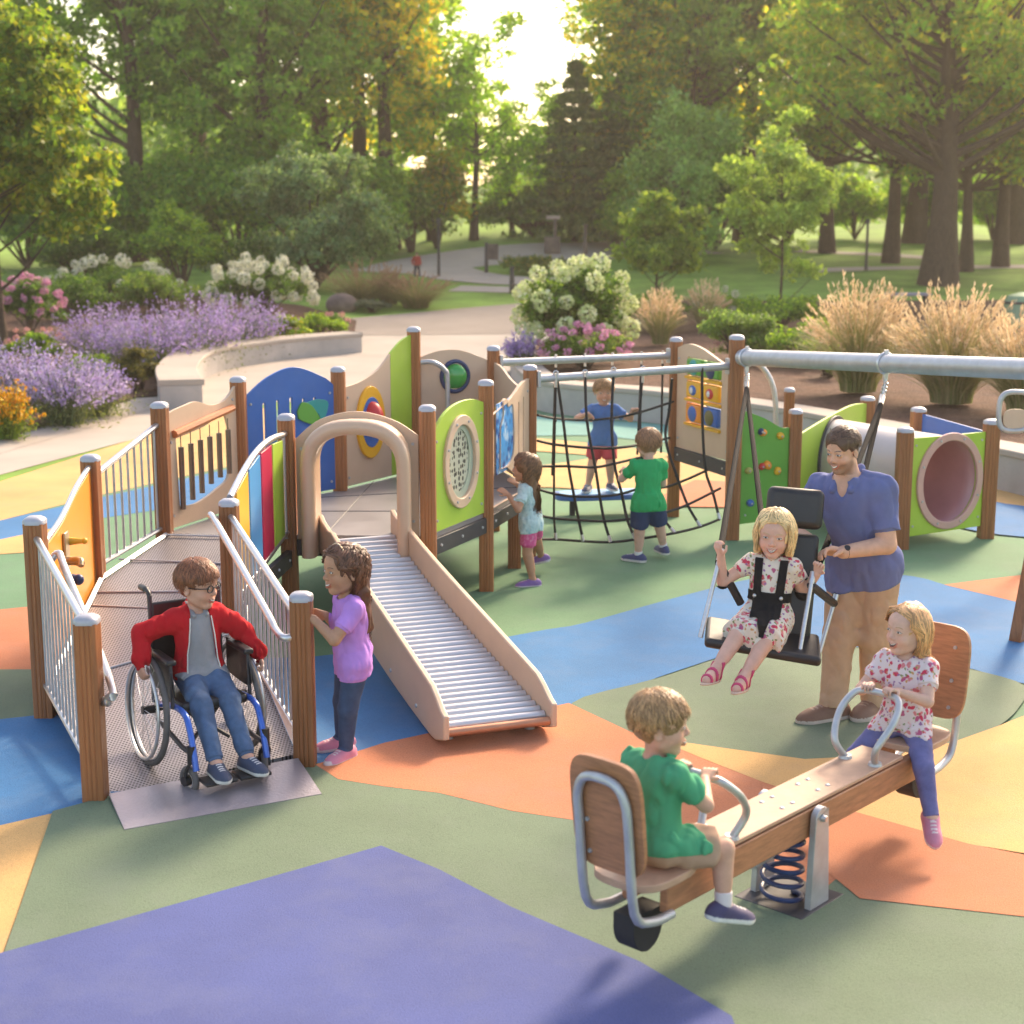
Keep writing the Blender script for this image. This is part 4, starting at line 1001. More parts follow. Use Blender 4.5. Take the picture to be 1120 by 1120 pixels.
def pick(cols, n, w=None, k=4, jit=.18):
    cols = np.array(cols, float); i = rng.choice(len(cols), n, p=w)
    c = cols[i] * rng.uniform(1 - jit, 1 + jit, (n, 1))
    return np.repeat(c, k, 0)
def clumps(c, rad, nl, nc, flat=.75, shell=.5, lobe=.45, low=-.75):
    """clump centres grouped in lobes inside an ellipsoid"""
    c = np.array(c, float); rad = np.array(rad, float)
    d = unit(rng.normal(size=(nl * 3, 3))); d = d[d[:, 2] > low][:nl]
    lob = d * rng.uniform(.35, .80, (len(d), 1))
    lr = rng.uniform(.28, lobe, len(d))
    out = []
    for q, r_ in zip(lob, lr):
        e = unit(rng.normal(size=(nc, 3))) * (rng.uniform(0, 1, (nc, 1)) ** shell) * r_
        e[:, 2] *= flat
        out.append(q + e)
    out = np.concatenate(out)
    return c + out * rad
def scatter(cl, sig, n):
    i = rng.integers(0, len(cl), n)
    e = unit(rng.normal(size=(n, 3))) * (rng.uniform(0, 1, (n, 1)) ** .5)
    e[:, 2] *= .6
    return cl[i] + e * sig * rng.uniform(.6, 1.3, (n, 1)), i
def branches(base, h0, cl, r0, parent, k=26, name='trunk', lean=(0, 0), top=None):
    base = V(base); m = MB()
    topz = top if top is not None else h0 + (cl[:, 2].max() - base.z - h0) * .7
    tr = [base + V((lean[0] * t, lean[1] * t, topz * t)) + V((math.sin(t * 5 + base.x) * .03 * topz * .3, math.cos(t * 4 + base.x) * .03 * topz * .3, 0)) for t in np.linspace(-.03, 1, 10)]
    rr = [r0 * (1.35 if i == 0 else 1) * (1 - .82 * max(0, (i / 9)) ** 1.0) for i in range(10)]
    rr[1] = r0 * 1.08
    m.tube(tr, rr, 10)
    ix = rng.choice(len(cl), min(k, len(cl)), replace=False)
    for j in ix:
        e = V(cl[j]); dist = math.hypot(e.x - base.x, e.y - base.y)
        zs = max(h0 * .95, min(topz * .9, (e.z - base.z) - dist * rng.uniform(.45, .9)))
        t = zs / topz; s = tr[0].lerp(tr[-1], 0); 
        i = min(8, max(0, int(t * 9))); s = tr[i].lerp(tr[i + 1], min(1, max(0, t * 9 - i)))
        r_ = max(.012, rr[i] * rng.uniform(.30, .5))
        mid = s.lerp(e, .5) + V((0, 0, -.08 * dist))
        m.tube(spl([s, mid, e], 3), [r_ * (1 - .85 * q / 6) for q in range(7)], 6, caps=False)
    return m.build(name, MBARK, parent, smooth=True)
def tree(name, label, base, cz, rad, cols, n=14000, leaf=.26, nl=16, nc=16, r0=.25, h0=2.0, sig=None, mat=None, group=None, flat=.75, w=None, k=26, lean=(0, 0), cxy=(0, 0), low=-.75, up=.5, cat='tree', droop=0., lobe=.45, shell=.5):
    base = V(base); r = empty(name, base, label, cat, group)
    c = np.array([base.x + cxy[0], base.y + cxy[1], base.z + cz])
    cl = clumps(c, rad, nl, nc, flat, lobe=lobe, low=low, shell=shell); cl = cl[cl[:, 2] > base.z + .15]
    sg = sig if sig else .20 * min(rad)
    P, i = scatter(cl, sg, n); P = P[P[:, 2] > base.z + .05]
    v, f = leaf_quads(P, leaf, up, outc=c, droop=droop)
    np_mesh('crown', v, f, mat or MLEAF, r, pick(cols, len(P), w))
    if r0: branches(base, h0, cl, r0, r, k, lean=lean)
    return r
def place(src, base, s=1.0, rz_=0.0, label=None, sz_=None):
    c = copy_tree(src); c.location = base; c.rotation_euler.z = rz_; c.scale = (s, s, sz_ or s)
    if label: c['label'] = label
    return c

DG = [(.030, .065, .018), (.045, .085, .02), (.06, .10, .025)]
DG = [(c_[0] * 2.6, c_[1] * 3.1, c_[2] * 1.8) for c_ in DG]
MG = [(.055, .10, .022), (.075, .13, .025), (.10, .15, .03)]
MG = [(c_[0] * 2.6, c_[1] * 3.1, c_[2] * 1.8) for c_ in MG]
YG = [(.13, .20, .025), (.19, .25, .03), (.09, .15, .025)]
YG = [(c_[0] * 2.6, c_[1] * 3.1, c_[2] * 1.8) for c_ in YG]
GO = [(.30, .21, .022), (.21, .17, .022), (.12, .13, .022), (.36, .24, .025)]  # gold of sunlit foliage, put into the leaf colours
GO = [(c_[0] * 2.6, c_[1] * 3.1, c_[2] * 1.8) for c_ in GO]
OL = [(.10, .13, .04), (.14, .17, .05), (.07, .10, .035)]
OL = [(c_[0] * 2.6, c_[1] * 3.1, c_[2] * 1.8) for c_ in OL]
BR = [(.095, .105, .033), (.13, .13, .035), (.08, .10, .03), (.20, .16, .03)]
BR = [(c_[0] * 2.6, c_[1] * 3.1, c_[2] * 1.8) for c_ in BR]
BG = [(.09, .14, .07), (.12, .17, .085), (.07, .11, .06)]
BG = [(c_[0] * 2.6, c_[1] * 3.1, c_[2] * 1.8) for c_ in BG]

# ---- near maple at the left edge
mb = T(6, 398)
tree('maple_tree', 'young maple with bright yellow-green leaves at the left edge of the flower bed', (mb.x, mb.y, mb.z), 4.35, (2.2, 1.9, 3.75), [(.13, .24, .025), (.20, .30, .03), (.08, .17, .025), (.27, .31, .035)], 22000, .17, 28, 14, .09, 1.3, .34, flat=.45, cxy=(.35, 0), k=40, lobe=.40)

# ---- background trees
def bt(u, v): p = T(u, v); return (p.x, p.y, p.z)
t1 = tree('broadleaf_tree', 'dense dark green tree rising behind the left shrubs, left of the others', bt(150, 286), 8.0, (4.6, 4.2, 7.6), DG + MG, 15500, .27, 28, 15, .38, 3, .62, MLEAFD, 'broadleaf trees behind the garden', low=-.95)
t2 = tree('broadleaf_tree', 'tall mid green tree with drooping layered boughs behind the feathery olive shrub', bt(292, 286), 9.2, (4.8, 4.4, 8.6), MG + OL, 16500, .26, 30, 15, .42, 3, .60, MLEAFD, 'broadleaf trees behind the garden', low=-.95, droop=.5)
t3 = tree('gold_lit_tree', 'tree with sunlit gold put into its leaf colour, left of the open sky gap', bt(424, 272), 9.5, (3.0, 3.6, 8.3), GO + MG, 12500, .27, 24, 14, .34, 3, .55, MLEAF, 'golden lit trees', low=-.9, w=[.24, .2, .12, .12, .1, .12, .1])
t4 = tree('oak_tree', 'large spreading oak with a thick forked trunk standing on the right lawn', bt(1026, 312), 7.6, (6.4, 5.2, 5.4), BR + MG, 14500, .25, 32, 13, .50, 3.6, .58, MLEAF, 'park trees on the right lawn', low=-.85, k=60, w=[.16, .14, .16, .09, .17, .16, .12], lobe=.36, droop=.4)
t5 = tree('slender_tree', 'slim loose tree in pale evening green beside the sky gap', bt(520, 262), 5.0, (2.0, 2.0, 4.4), YG + OL, 5200, .24, 18, 10, .16, 3, .5, MLEAF, 'slim trees near the sky gap', low=-.9)
def cp(src, px, s, rz_, label, sz_=None): return place(src, bt(*px), s, rz_, label, sz_)
cp(t2, (-30, 284), 1.08, 1.1, 'dark tree behind the young maple at the far left edge')
cp(t1, (225, 276), 1.18, 2.2, 'dark green tree filling the space between the two nearest left trees')
cp(t2, (352, 268), 1.10, 3.1, 'tall green tree directly left of the golden foliage')
cp(t3, (392, 266), 1.06, 1.9, 'golden topped tree standing farther back than the first golden one')
cp(t3, (704, 266), .92, 4.0, 'golden tinted tree right of the sky gap')
cp(t2, (752, 266), 1.05, 5.2, 'large green tree just right of the sky gap')
cp(t1, (765, 268), 1.05, .6, 'dark tree behind the two young trees of the right bed')
cp(t3, (815, 266), 1.10, 2.7, 'golden tree half hidden behind the brownish oak crowns')
cp(t5, (560, 258), .62, 2.0, 'slim pale tree in the middle of the sky gap')
cp(t5, (600, 259), .70, 4.4, 'slim pale tree at the right of the sky gap')
cp(t5, (474, 262), 1.1, 1.0, 'slim pale tree touching the golden foliage')
t4b = tree('oak_tree', 'oak with a straight trunk, second from the thick oak on its left', bt(973, 288), 7.0, (5.2, 4.6, 5.2), BR + MG, 12000, .26, 28, 12, .27, 3.6, .58, MLEAF, 'park trees on the right lawn', low=-.85, k=40, lobe=.36, droop=.4)
if 0: cp(t4, (973, 288), .92, 1.4, 'oak with a straight trunk, second from the thick oak on its left')
cp(t4b, (905, 277), 1.0, 3.3, 'brownish oak whose trunk hides behind the young yellow-green tree')
cp(t4b, (1054, 297), .80, 4.9, 'smaller oak just right of the thick forked oak')
cp(t4b, (1096, 292), .95, 2.6, 'oak with drooping boughs close to the right edge')
cp(t3, (1150, 300), .85, .4, 'golden lit tree cut by the right edge of the picture')
cp(t1, (1000, 266), 1.15, 5.5, 'dark tree far behind the right lawn oaks')
cp(t2, (1110, 266), 1.15, .9, 'dark tree far behind the right edge oaks')
# understory thickets
th1 = shrub_ = None
def thicket(label, base, w, h, cols, n, leaf, group):
    base = V(base); r = empty('thicket', base, label, 'bushes', group)
    c = np.array([base.x, base.y, base.z + h * .42]); cl = clumps(c, (w / 2, w / 3, h * .6), 22, 12, .8, low=-.3); cl[:, 2] = np.maximum(cl[:, 2], base.z + .1)
    P, i = scatter(cl, .55, n); P[:, 2] = np.maximum(P[:, 2], base.z + .05)
    v, f = leaf_quads(P, leaf, .5, outc=c); np_mesh('foliage', v, f, MLEAFD, r, pick(cols, len(P)))
    m = MB()
    for j in rng.choice(len(cl), 14, replace=False): m.tube([base, base.lerp(V(cl[j]), .5) + V((0, 0, .2)), V(cl[j])], [.05, .035, .015], 5, caps=False)
    m.build('stem', MBARK, r); return r
tk = thicket('tall dark thicket behind the maple at the far left', bt(30, 294), 6.2, 4.4, DG + MG, 10000, .24, 'thickets under the tall trees')
tk2 = thicket('olive green thicket left of the lawn mound', bt(408, 284), 4.6, 3.6, MG + OL, 8000, .24, 'thickets under the tall trees')
for (u, v, s, q, src, lab) in ((112, 292, .95, 1.2, tk, 'second thicket from the left edge'), (190, 290, 1.1, 2.6, tk2, 'thicket directly behind the bushy yellow green shrub'), (262, 288, 1.15, .5, tk, 'thicket behind the left half of the feathery shrub'), (330, 284, 1.2, 4.1, tk2, 'thicket behind the right half of the feathery shrub'), (-50, 296, 1.1, 3.3, tk, 'thicket cut by the left edge of the picture'),
        (700, 276, .9, 5.1, tk2, 'thicket behind the young bright green tree'), (782, 274, 1.0, 2.2, tk, 'thicket between the two young trees'), (860, 268, .8, 1.7, tk, 'low thicket behind the tall young tree'), (935, 262, .75, 3.9, tk2, 'low thicket closing the right lawn beside the slim post'), (1010, 262, .8, .3, tk, 'low thicket closing the right lawn behind the thick oak'), (1085, 263, .8, 2.9, tk2, 'low thicket closing the right lawn near the edge')):
    place(src, bt(u, v), s, q, lab)
# conifers
def conifer(label, base, h, w, cols, group=None, n=9000):
    base = V(base); r = empty('conifer_tree', base, label, 'conifer', group)
    m = MB(); m.tube([base - V((0, 0, .2)), base + V((0, 0, h))], [.02 * h, .01], 8); m.build('trunk', MBARK, r, smooth=True)
    t = rng.uniform(.04, 1, n) ** .8; lay = np.floor(t * 13) / 13 + rng.uniform(0, .035, n)
    a = rng.uniform(0, 2 * PI, n); q = rng.uniform(.1, 1, n) ** .55
    rad = w * (1.02 - lay) * q * (.82 + .18 * np.sin(a * 7 + lay * 40))
    P = np.stack([base.x + rad * np.cos(a), base.y + rad * np.sin(a), base.z + h * lay - .16 * rad + rng.normal(0, .05, n) * h * .12], 1)
    P[:, 2] = np.maximum(P[:, 2], base.z + .1)
    v, f = leaf_quads(P, .34, .7, .35); np_mesh('crown', v, f, MLEAFD, r, pick(cols, n)); return r
c1 = conifer('dark layered conifer in the middle distance, left one of the pair', bt(628, 264), 6.6, 3.0, [(.12, .20, .07), (.17, .25, .08), (.09, .16, .06)], 'conifers in the middle distance')
place(c1, bt(672, 266), .92, 1.3, 'dark layered conifer in the middle distance, right one of the pair')
place(c1, bt(725, 266), .85, 2.9, 'dark conifer half hidden behind the young leafy tree')
tree('willow_tree', 'grey green rounded willow standing behind the right flower bed', bt(745, 290), 3.1, (2.1, 1.9, 3.2), BG, 9000, .2, 16, 12, .14, 1, .55, MLEAF, None, low=-.9, droop=.8)
# far wood closing the horizon
Pw = []
xs_ = rng.uniform(-62, 66, 26000)
top_ = 8.5 - 4.0 * np.exp(-((xs_ + 1.5) / 6) ** 2) + 1.8 * np.sin(xs_ * .31) + 1.2 * np.sin(xs_ * .83 + 2) - 2.5 * np.exp(-((xs_ + 1) / 5) ** 2)
Pw = np.stack([xs_, 96 + rng.uniform(-3, 3, 26000), 1.5 + top_ * rng.uniform(0, 1, 26000) ** .8], 1)
v, f = leaf_quads(Pw, .75, .5, .6); tag(np_mesh('far_wood', v, f, MLEAFD, None, pick(DG + OL, len(Pw))), kind='stuff')

# ---- shrubs
def shrub(label, base, w, h, cols, n=3500, leaf=.07, name='shrub', group=None, mat=None, sig=None, nl=14, nc=10, cat='shrub', stems=True, d=None, low=-.2, flat=.8, droop=0, lobe=.45):
    cols = [tuple(q * m_ for q, m_ in zip(c_, (.58, .58, .75))) for c_ in cols]
    base = V(base); r = empty(name, base, label, cat, group)
    c = np.array([base.x, base.y, base.z + h * .45]); rad = (w / 2, (d or w) / 2, h * .55)
    cl = clumps(c, rad, nl, nc, flat, low=low, lobe=lobe); cl[:, 2] = np.maximum(cl[:, 2], base.z + .05)
    P, i = scatter(cl, sig or .13 * w, n); P[:, 2] = np.maximum(P[:, 2], base.z + .02)
    v, f = leaf_quads(P, leaf, .5, outc=c, droop=droop); np_mesh('foliage', v, f, mat or MLEAF, r, pick(cols, len(P)))
    if stems:
        m = MB()
        for j in rng.choice(len(cl), min(18, len(cl)), replace=False):
            e = V(cl[j]); m.tube(spl([base + V((rng.normal() * .04, rng.normal() * .04, -.03)), base.lerp(e, .5) + V((0, 0, .05 * h)), e], 3), [.012 * max(w, .8)] * 3 + [.006 * max(w, .8)] * 4, 5, caps=False)
        m.build('stem', MBARK, r)
    return r, cl, c
LB = lambda u, v: (lambda p: (p.x, p.y, p.z + .03))(T(u, v))
RBd = lambda u, v, z=.42: tuple(G(u, v, z))
# left garden backdrop
p = LB(345, 316); shrub('large feathery olive green shrub left of the far path', p, 5.0, 4.3, [(.24, .44, .16), (.31, .52, .20), (.18, .34, .12), (.37, .56, .22)], 16000, .17, 'olive_shrub', sig=.42, nl=26, cat='shrub', low=-.75, droop=.2, lobe=.38)
p = LB(200, 322); shrub('bushy yellow green shrub between the maple and the feathery olive shrub', p, 3.0, 2.6, YG + YG + MG, 8000, .13, 'leafy_shrub', sig=.35, nl=16)
p = LB(95, 322); shrub('dark rounded shrub behind the white flowers under the maple', p, 3.4, 2.3, DG + MG, 7000, .13, 'dark_shrub', sig=.35)
p = LB(175, 345); shrub('low grey green shrub behind the big lavender drift', p, 2.6, 1.1, OL + MG, 4500, .09, 'low_shrub', sig=.25)
p = LB(85, 350); shrub('low dark shrub behind the pink flower bush', p, 2.4, 1.1, MG + DG, 4500, .09, 'low_shrub', sig=.25)
p = LB(-60, 345); shrub('dark shrub beyond the left edge of the flower bed', p, 3.0, 2.0, MG + DG, 5000, .11, 'dark_shrub', sig=.3)
p = LB(270, 320); shrub('dark green shrub under the feathery olive shrub', p, 2.6, 1.6, DG + MG, 4500, .11, 'dark_shrub', sig=.3)
p = LB(478, 252 + 20); shrub('small yellow green tree-like shrub left of the lawn mound', p, 3.0, 3.6, GO + YG, 5000, .2, 'yellow_shrub', sig=.45)
p = LB(585, 258); shrub('pale green hedge-like shrub group on the lawn mound', p, 7.0, 2.0, BG + MG, 6000, .2, 'long_shrub', sig=.6, d=2)
p = LB(450, 276); shrub('rounded green shrub beside the far path bend', p, 3.2, 2.4, MG + OL, 4500, .2, 'round_shrub', sig=.5)
p = LB(585, 300); shrub('flat dark ground shrub on the island lawn', p, 2.2, .6, DG + BR, 2000, .12, 'ground_shrub', sig=.25)
# right garden
pR = RBd(718, 350, .45); p = pR
tree('young_tree', 'young bright green leafy tree left of the taller yellow-green young tree', p, 1.75, (1.35, 1.1, 1.45), [(.20, .33, .05), (.28, .40, .07), (.14, .24, .04)], 6500, .15, 16, 12, .045, .5, .26, MLEAF, None, flat=.5, low=-.8, k=30)
p = RBd(852, 352, .45)
tree('young_tree', 'tall young yellow-green tree rising from the right flower bed', p, 2.75, (1.65, 1.35, 2.6), [(.30, .46, .10), (.38, .54, .13), (.21, .35, .07)], 11000, .13, 22, 12, .04, .5, .24, MLEAF, None, flat=.45, low=-.9, k=40, lobe=.36)
m_ = MB()
shrub('broad mid green shrub behind the picture-block panel', RBd(805, 396), 2.0, 1.0, MG + BG, 7500, .06, 'green_shrub', sig=.16, nl=18)
shrub('green shrub with small leaves behind the swing beam', RBd(880, 400), 1.5, .75, MG + YG, 5000, .055, 'green_shrub', sig=.14)
shrub('leafy shrub under the tall young yellow-green tree', RBd(850, 362), 2.2, .9, YG + MG, 5500, .08, 'leafy_shrub', sig=.2)
shrub('dark green bush between hydrangea and tan plumed grass', RBd(715, 362), 1.6, .9, MG + DG, 4500, .08, 'dark_shrub', sig=.16)
shrub('reddish purple leaved plant between the two big grasses', RBd(977, 400), .7, .75, [(.10, .03, .05), (.16, .05, .07), (.07, .04, .04)], 2200, .07, 'purple_shrub', sig=.1)
shrub('yellow green tuft in front of the big tan grass', RBd(905, 412), .8, .5, YG, 2600, .05, 'green_shrub', sig=.09)

# ---- flower heads
def head_mesh(name, n, col, petal, dome=1.0):
    d = unit(rng.normal(size=(n, 3))); P = d * rng.uniform(.8, 1.0, (n, 1)); P[:, 2] *= dome
    v, f = leaf_quads(P, petal, 0, .9, outc=np.zeros(3))
    bm_ = MB(); bm_.ball((0, 0, 0), (.78, .78, .78 * dome), 10, 7)
    o = np_mesh(name, v, f, MPETAL, None, pick(col, n, jit=.12))
    me = o.data; bpy.data.objects.remove(o); return me
def bloom(r, cl, c, rad_, me, num, size, name='flower_head', cams=True):
    """flower heads on the outside of the foliage"""
    rad = np.array(rad_); got = 0; tries = 0; done = []
    while got < num and tries < num * 30:
        tries += 1
        d = unit(rng.normal(size=3)); 
        if d[2] < -.25: continue
        P = c + d * rad * rng.uniform(.92, 1.08)
        if any(np.linalg.norm(P - q) < size * 1.25 for q in done): continue
        done.append(P); o = bpy.data.objects.new(name, me); COL.objects.link(o); o.parent = r
        o.location = V(P) - V(r.location); s = size * rng.uniform(.75, 1.2) * .5; o.scale = (s, s, s * rng.uniform(.85, 1.15)); o.rotation_euler = (rng.normal() * .4, rng.normal() * .4, rng.uniform(0, 6))
        got += 1
HYW = head_mesh('hydrangea_head', 150, [(.68, .72, .38), (.75, .76, .52), (.60, .68, .30)], .42)
HYL = head_mesh('hydrangea_head', 120, [(.74, .72, .60), (.66, .66, .46)], .42)
PNK = head_mesh('pink_flower_head', 60, [(.72, .34, .50), (.78, .42, .58), (.62, .26, .42)], .6, .7)
PNS = head_mesh('rose_flower_head', 50, [(.74, .38, .38), (.72, .45, .30), (.68, .30, .36)], .6, .8)
p = RBd(626, 392, .45); y_ = p[1]; k = y_ / 1700
r, cl, c = shrub('large hydrangea bush covered in cream white flower heads behind the net bars', p, 128 * k, 100 * k, MG + [(.10, .19, .03)], 9000, .10, 'hydrangea_bush', sig=.2, nl=20, cat='hydrangea')
bloom(r, cl, np.array([p[0], p[1], p[2] + 46 * k]), (64 * k, 60 * k, 58 * k), HYW, 70, 20 * k)
p = RBd(640, 401, .44); y_ = p[1]; k = y_ / 1700
r, cl, c = shrub('bush of round pink flowers in front of the large hydrangea', p, 100 * k, 42 * k, MG + OL, 5500, .06, 'pink_flower_bush', sig=.12, cat='flower bush')
bloom(r, cl, np.array([p[0], p[1], p[2] + 20 * k]), (48 * k, 40 * k, 26 * k), PNK, 46, 9.5 * k)
p = RBd(830, 392, .44); k = p[1] / 1700
r, cl, c = shrub('low row of pink and orange roses above the climbing panel', p, 90 * k, 22 * k, MG, 2500, .05, 'rose_bush', sig=.08, cat='flower bush')
bloom(r, cl, np.array([p[0], p[1], p[2] + 14 * k]), (46 * k, 20 * k, 14 * k), PNS, 14, 8 * k)
p = RBd(790, 352, .45); k = p[1] / 1700
r, cl, c = shrub('cream flowered low bush between the two young trees', p, 60 * k, 30 * k, MG + YG, 2500, .06, 'cream_flower_bush', sig=.12, cat='flower bush')
bloom(r, cl, np.array([p[0], p[1], p[2] + 16 * k]), (30 * k, 20 * k, 18 * k), HYL, 9, 8 * k)
p = LB(285, 352); k = p[1] / 1700
r, cl, c = shrub('white hydrangea bush at the end of the curved seat wall', p, 118 * k, 62 * k, MG + DG, 6500, .10, 'hydrangea_bush', sig=.22, cat='hydrangea')
bloom(r, cl, np.array([p[0], p[1], p[2] + 30 * k]), (60 * k, 50 * k, 36 * k), HYL, 44, 13 * k)
p = LB(120, 336); k = p[1] / 1700
r, cl, c = shrub('loose white flowering bush behind the lavender, under the maple', p, 150 * k, 44 * k, MG + DG, 5500, .10, 'white_flower_bush', sig=.25, cat='flower bush')
bloom(r, cl, np.array([p[0], p[1], p[2] + 24 * k]), (76 * k, 40 * k, 26 * k), HYL, 24, 12 * k)
p = LB(34, 366); k = p[1] / 1700
r, cl, c = shrub('pink flowering bush beside the maple trunk', p, 78 * k, 60 * k, DG + MG, 4500, .09, 'pink_flower_bush', sig=.18, cat='flower bush')
bloom(r, cl, np.array([p[0], p[1], p[2] + 32 * k]), (38 * k, 30 * k, 30 * k), PNK, 34, 10 * k)
p = LB(42, 400); k = p[1] / 1700
r, cl, c = shrub('low rose bush with pale pink blooms behind the front lavender', p, 70 * k, 36 * k, YG + MG, 3800, .06, 'rose_bush', sig=.12, cat='flower bush')
bloom(r, cl, np.array([p[0], p[1], p[2] + 20 * k]), (36 * k, 24 * k, 20 * k), PNS, 14, 7 * k)
p = LB(150, 429); k = p[1] / 1700
shrub('rounded yellow green shrub at the end of the seat wall', p, 62 * k, 46 * k, [(.14, .15, .03), (.20, .20, .04), (.09, .11, .025)], 5000, .05, 'green_shrub', sig=.10)
p = LB(98, 420); k = p[1] / 1700
shrub('low olive shrub between the two lavender drifts', p, 70 * k, 34 * k, OL + YG, 3800, .05, 'green_shrub', sig=.11)
p = LB(312, 384); k = p[1] / 1700
shrub('yellow flowering green clump on the seat wall bed', p, 50 * k, 44 * k, YG + [(.42, .36, .03)], 3800, .06, 'green_clump', sig=.12)
p = LB(352, 376); k = p[1] / 1700
shrub('bright green mounded clump near the tip of the seat wall', p, 56 * k, 36 * k, YG + [(.22, .30, .03)], 3800, .06, 'green_clump', sig=.12)
p = LB(368, 368); k = p[1] / 1700
r, cl, c = shrub('small pink flowered clump at the tip of the seat wall', p, 26 * k, 26 * k, MG, 1500, .06, 'pink_flower_clump', sig=.1, cat='flower bush')
bloom(r, cl, np.array([p[0], p[1], p[2] + 14 * k]), (14 * k, 12 * k, 13 * k), PNS, 8, 6 * k)

# ---- lavender, spikes, grasses
def ribbons(base, n, h, spread, wdt, segs=5, curve_=.5, hv=.25, br=.05, lean=None):
    a = rng.uniform(0, 2 * PI, n); q = rng.uniform(0, 1, n) ** .6
    d = np.stack([np.cos(a), np.sin(a), np.zeros(n)], 1)
    hh = h * rng.uniform(1 - hv, 1 + hv * .6, n) * (1 - .25 * q ** 2)
    b0 = np.array(base) + d * (br * rng.uniform(0, 1, (n, 1)))
    t = np.linspace(0, 1, segs + 1)
    out = spread * q
    C = b0[:, None, :] + d[:, None, :] * (out[:, None, None] * (t ** (1 + curve_))[None, :, None]) + np.array([0, 0, 1.0]) * (hh[:, None, None] * (t - .22 * (q[:, None] ** 2) * t ** 2.2)[..., None] if False else (hh[:, None] * (t[None] - .30 * (q[:, None] ** 2) * t[None] ** 2.4))[..., None])
    s = np.stack([np.cos(a + 1.57 + rng.normal(0, .8, n)), np.sin(a + 1.57 + rng.normal(0, .8, n)), np.zeros(n)], 1)
    wv = wdt * (1 - .75 * t)[None, :, None] * rng.uniform(.7, 1.3, (n, 1, 1))
    vv = np.stack([C - s[:, None] * wv, C + s[:, None] * wv], 2).reshape(-1, 3)
    k2 = 2 * (segs + 1); i = np.arange(n)[:, None] * k2 + np.arange(segs)[None] * 2
    ff = np.stack([i, i + 1, i + 3, i + 2], -1).reshape(-1, 4)
    return C, vv, ff, k2
def lavender(label, base, w, h, n=230, col=None, group='lavender clumps', name='lavender', lf=None, fl=13, fs=.042):
    base = V(base); r = empty(name, base, label, 'lavender', group)
    col = col or [(.44, .29, .64), (.54, .39, .72), (.36, .22, .56), (.60, .46, .74)]
    C, v, f, k2 = ribbons(base, n, h, w * .58, .008, 5, .25, .3, w * .22)
    np_mesh('stem', v, f, MBLADE, r, pick(lf or [(.12, .17, .08), (.17, .21, .11)], n, k=k2))
    t = rng.uniform(.48, 1.0, (n, fl)); x = t * 5; i0 = np.minimum(4, x.astype(int)); fr_ = (x - i0)[..., None]
    P = (np.take_along_axis(C, i0[..., None], 1) * (1 - fr_) + np.take_along_axis(C, i0[..., None] + 1, 1) * fr_).reshape(-1, 3)
    P = P + rng.normal(0, .012, P.shape)
    v, f = leaf_quads(P, fs, .2, .75); np_mesh('flower_spike', v, f, MPETAL, r, pick(col, len(P)))
    m_n = int(n * 7); cl = np.array(base) + rng.normal(size=(m_n, 3)) * np.array([w * .26, w * .26, h * .16]) + np.array([0, 0, h * .26]); cl[:, 2] = np.maximum(cl[:, 2], base.z + .01)
    v, f = leaf_quads(cl, .06, .4, .3); np_mesh('foliage', v, f, MLEAF, r, pick(lf or [(.10, .15, .06), (.15, .19, .09)], m_n))
    return r
for (u, v, w, h, lab) in ((112, 400, 90, 62, 'left end clump of the big lavender drift beside the seat wall'), (165, 412, 100, 72, 'second clump from the left in the big lavender drift'), (215, 404, 100, 78, 'tallest middle clump of the big lavender drift'), (262, 392, 92, 66, 'right end clump of the big lavender drift'), (22, 452, 80, 72, 'front lavender clump behind the yellow flowers'), (72, 466, 88, 78, 'front lavender clump nearest the concrete path'), (108, 456, 62, 56, 'small front lavender clump with pale drooping spikes')):
    p = LB(u, v); k = p[1] / 1700
    lavender(lab, p, w * k, h * k, 300, [(.46, .34, .64), (.56, .45, .71), (.38, .27, .57), (.64, .53, .75)] if v > 440 else None)
p = RBd(571, 400, .44); k = p[1] / 1700; lavender('pale lavender plant at the left foot of the large hydrangea', p, 34 * k, 36 * k, 110)
p = LB(12, 482); k = p[1] / 1700
lavender('yellow flower spikes in the front left corner of the bed', p, 52 * k, 62 * k, 110, [(.72, .38, .01), (.80, .50, .02), (.65, .28, .01)], None, 'yellow_flower', [(.12, .2, .03), (.16, .24, .04)], 12, .05)['category'] = 'flowers'
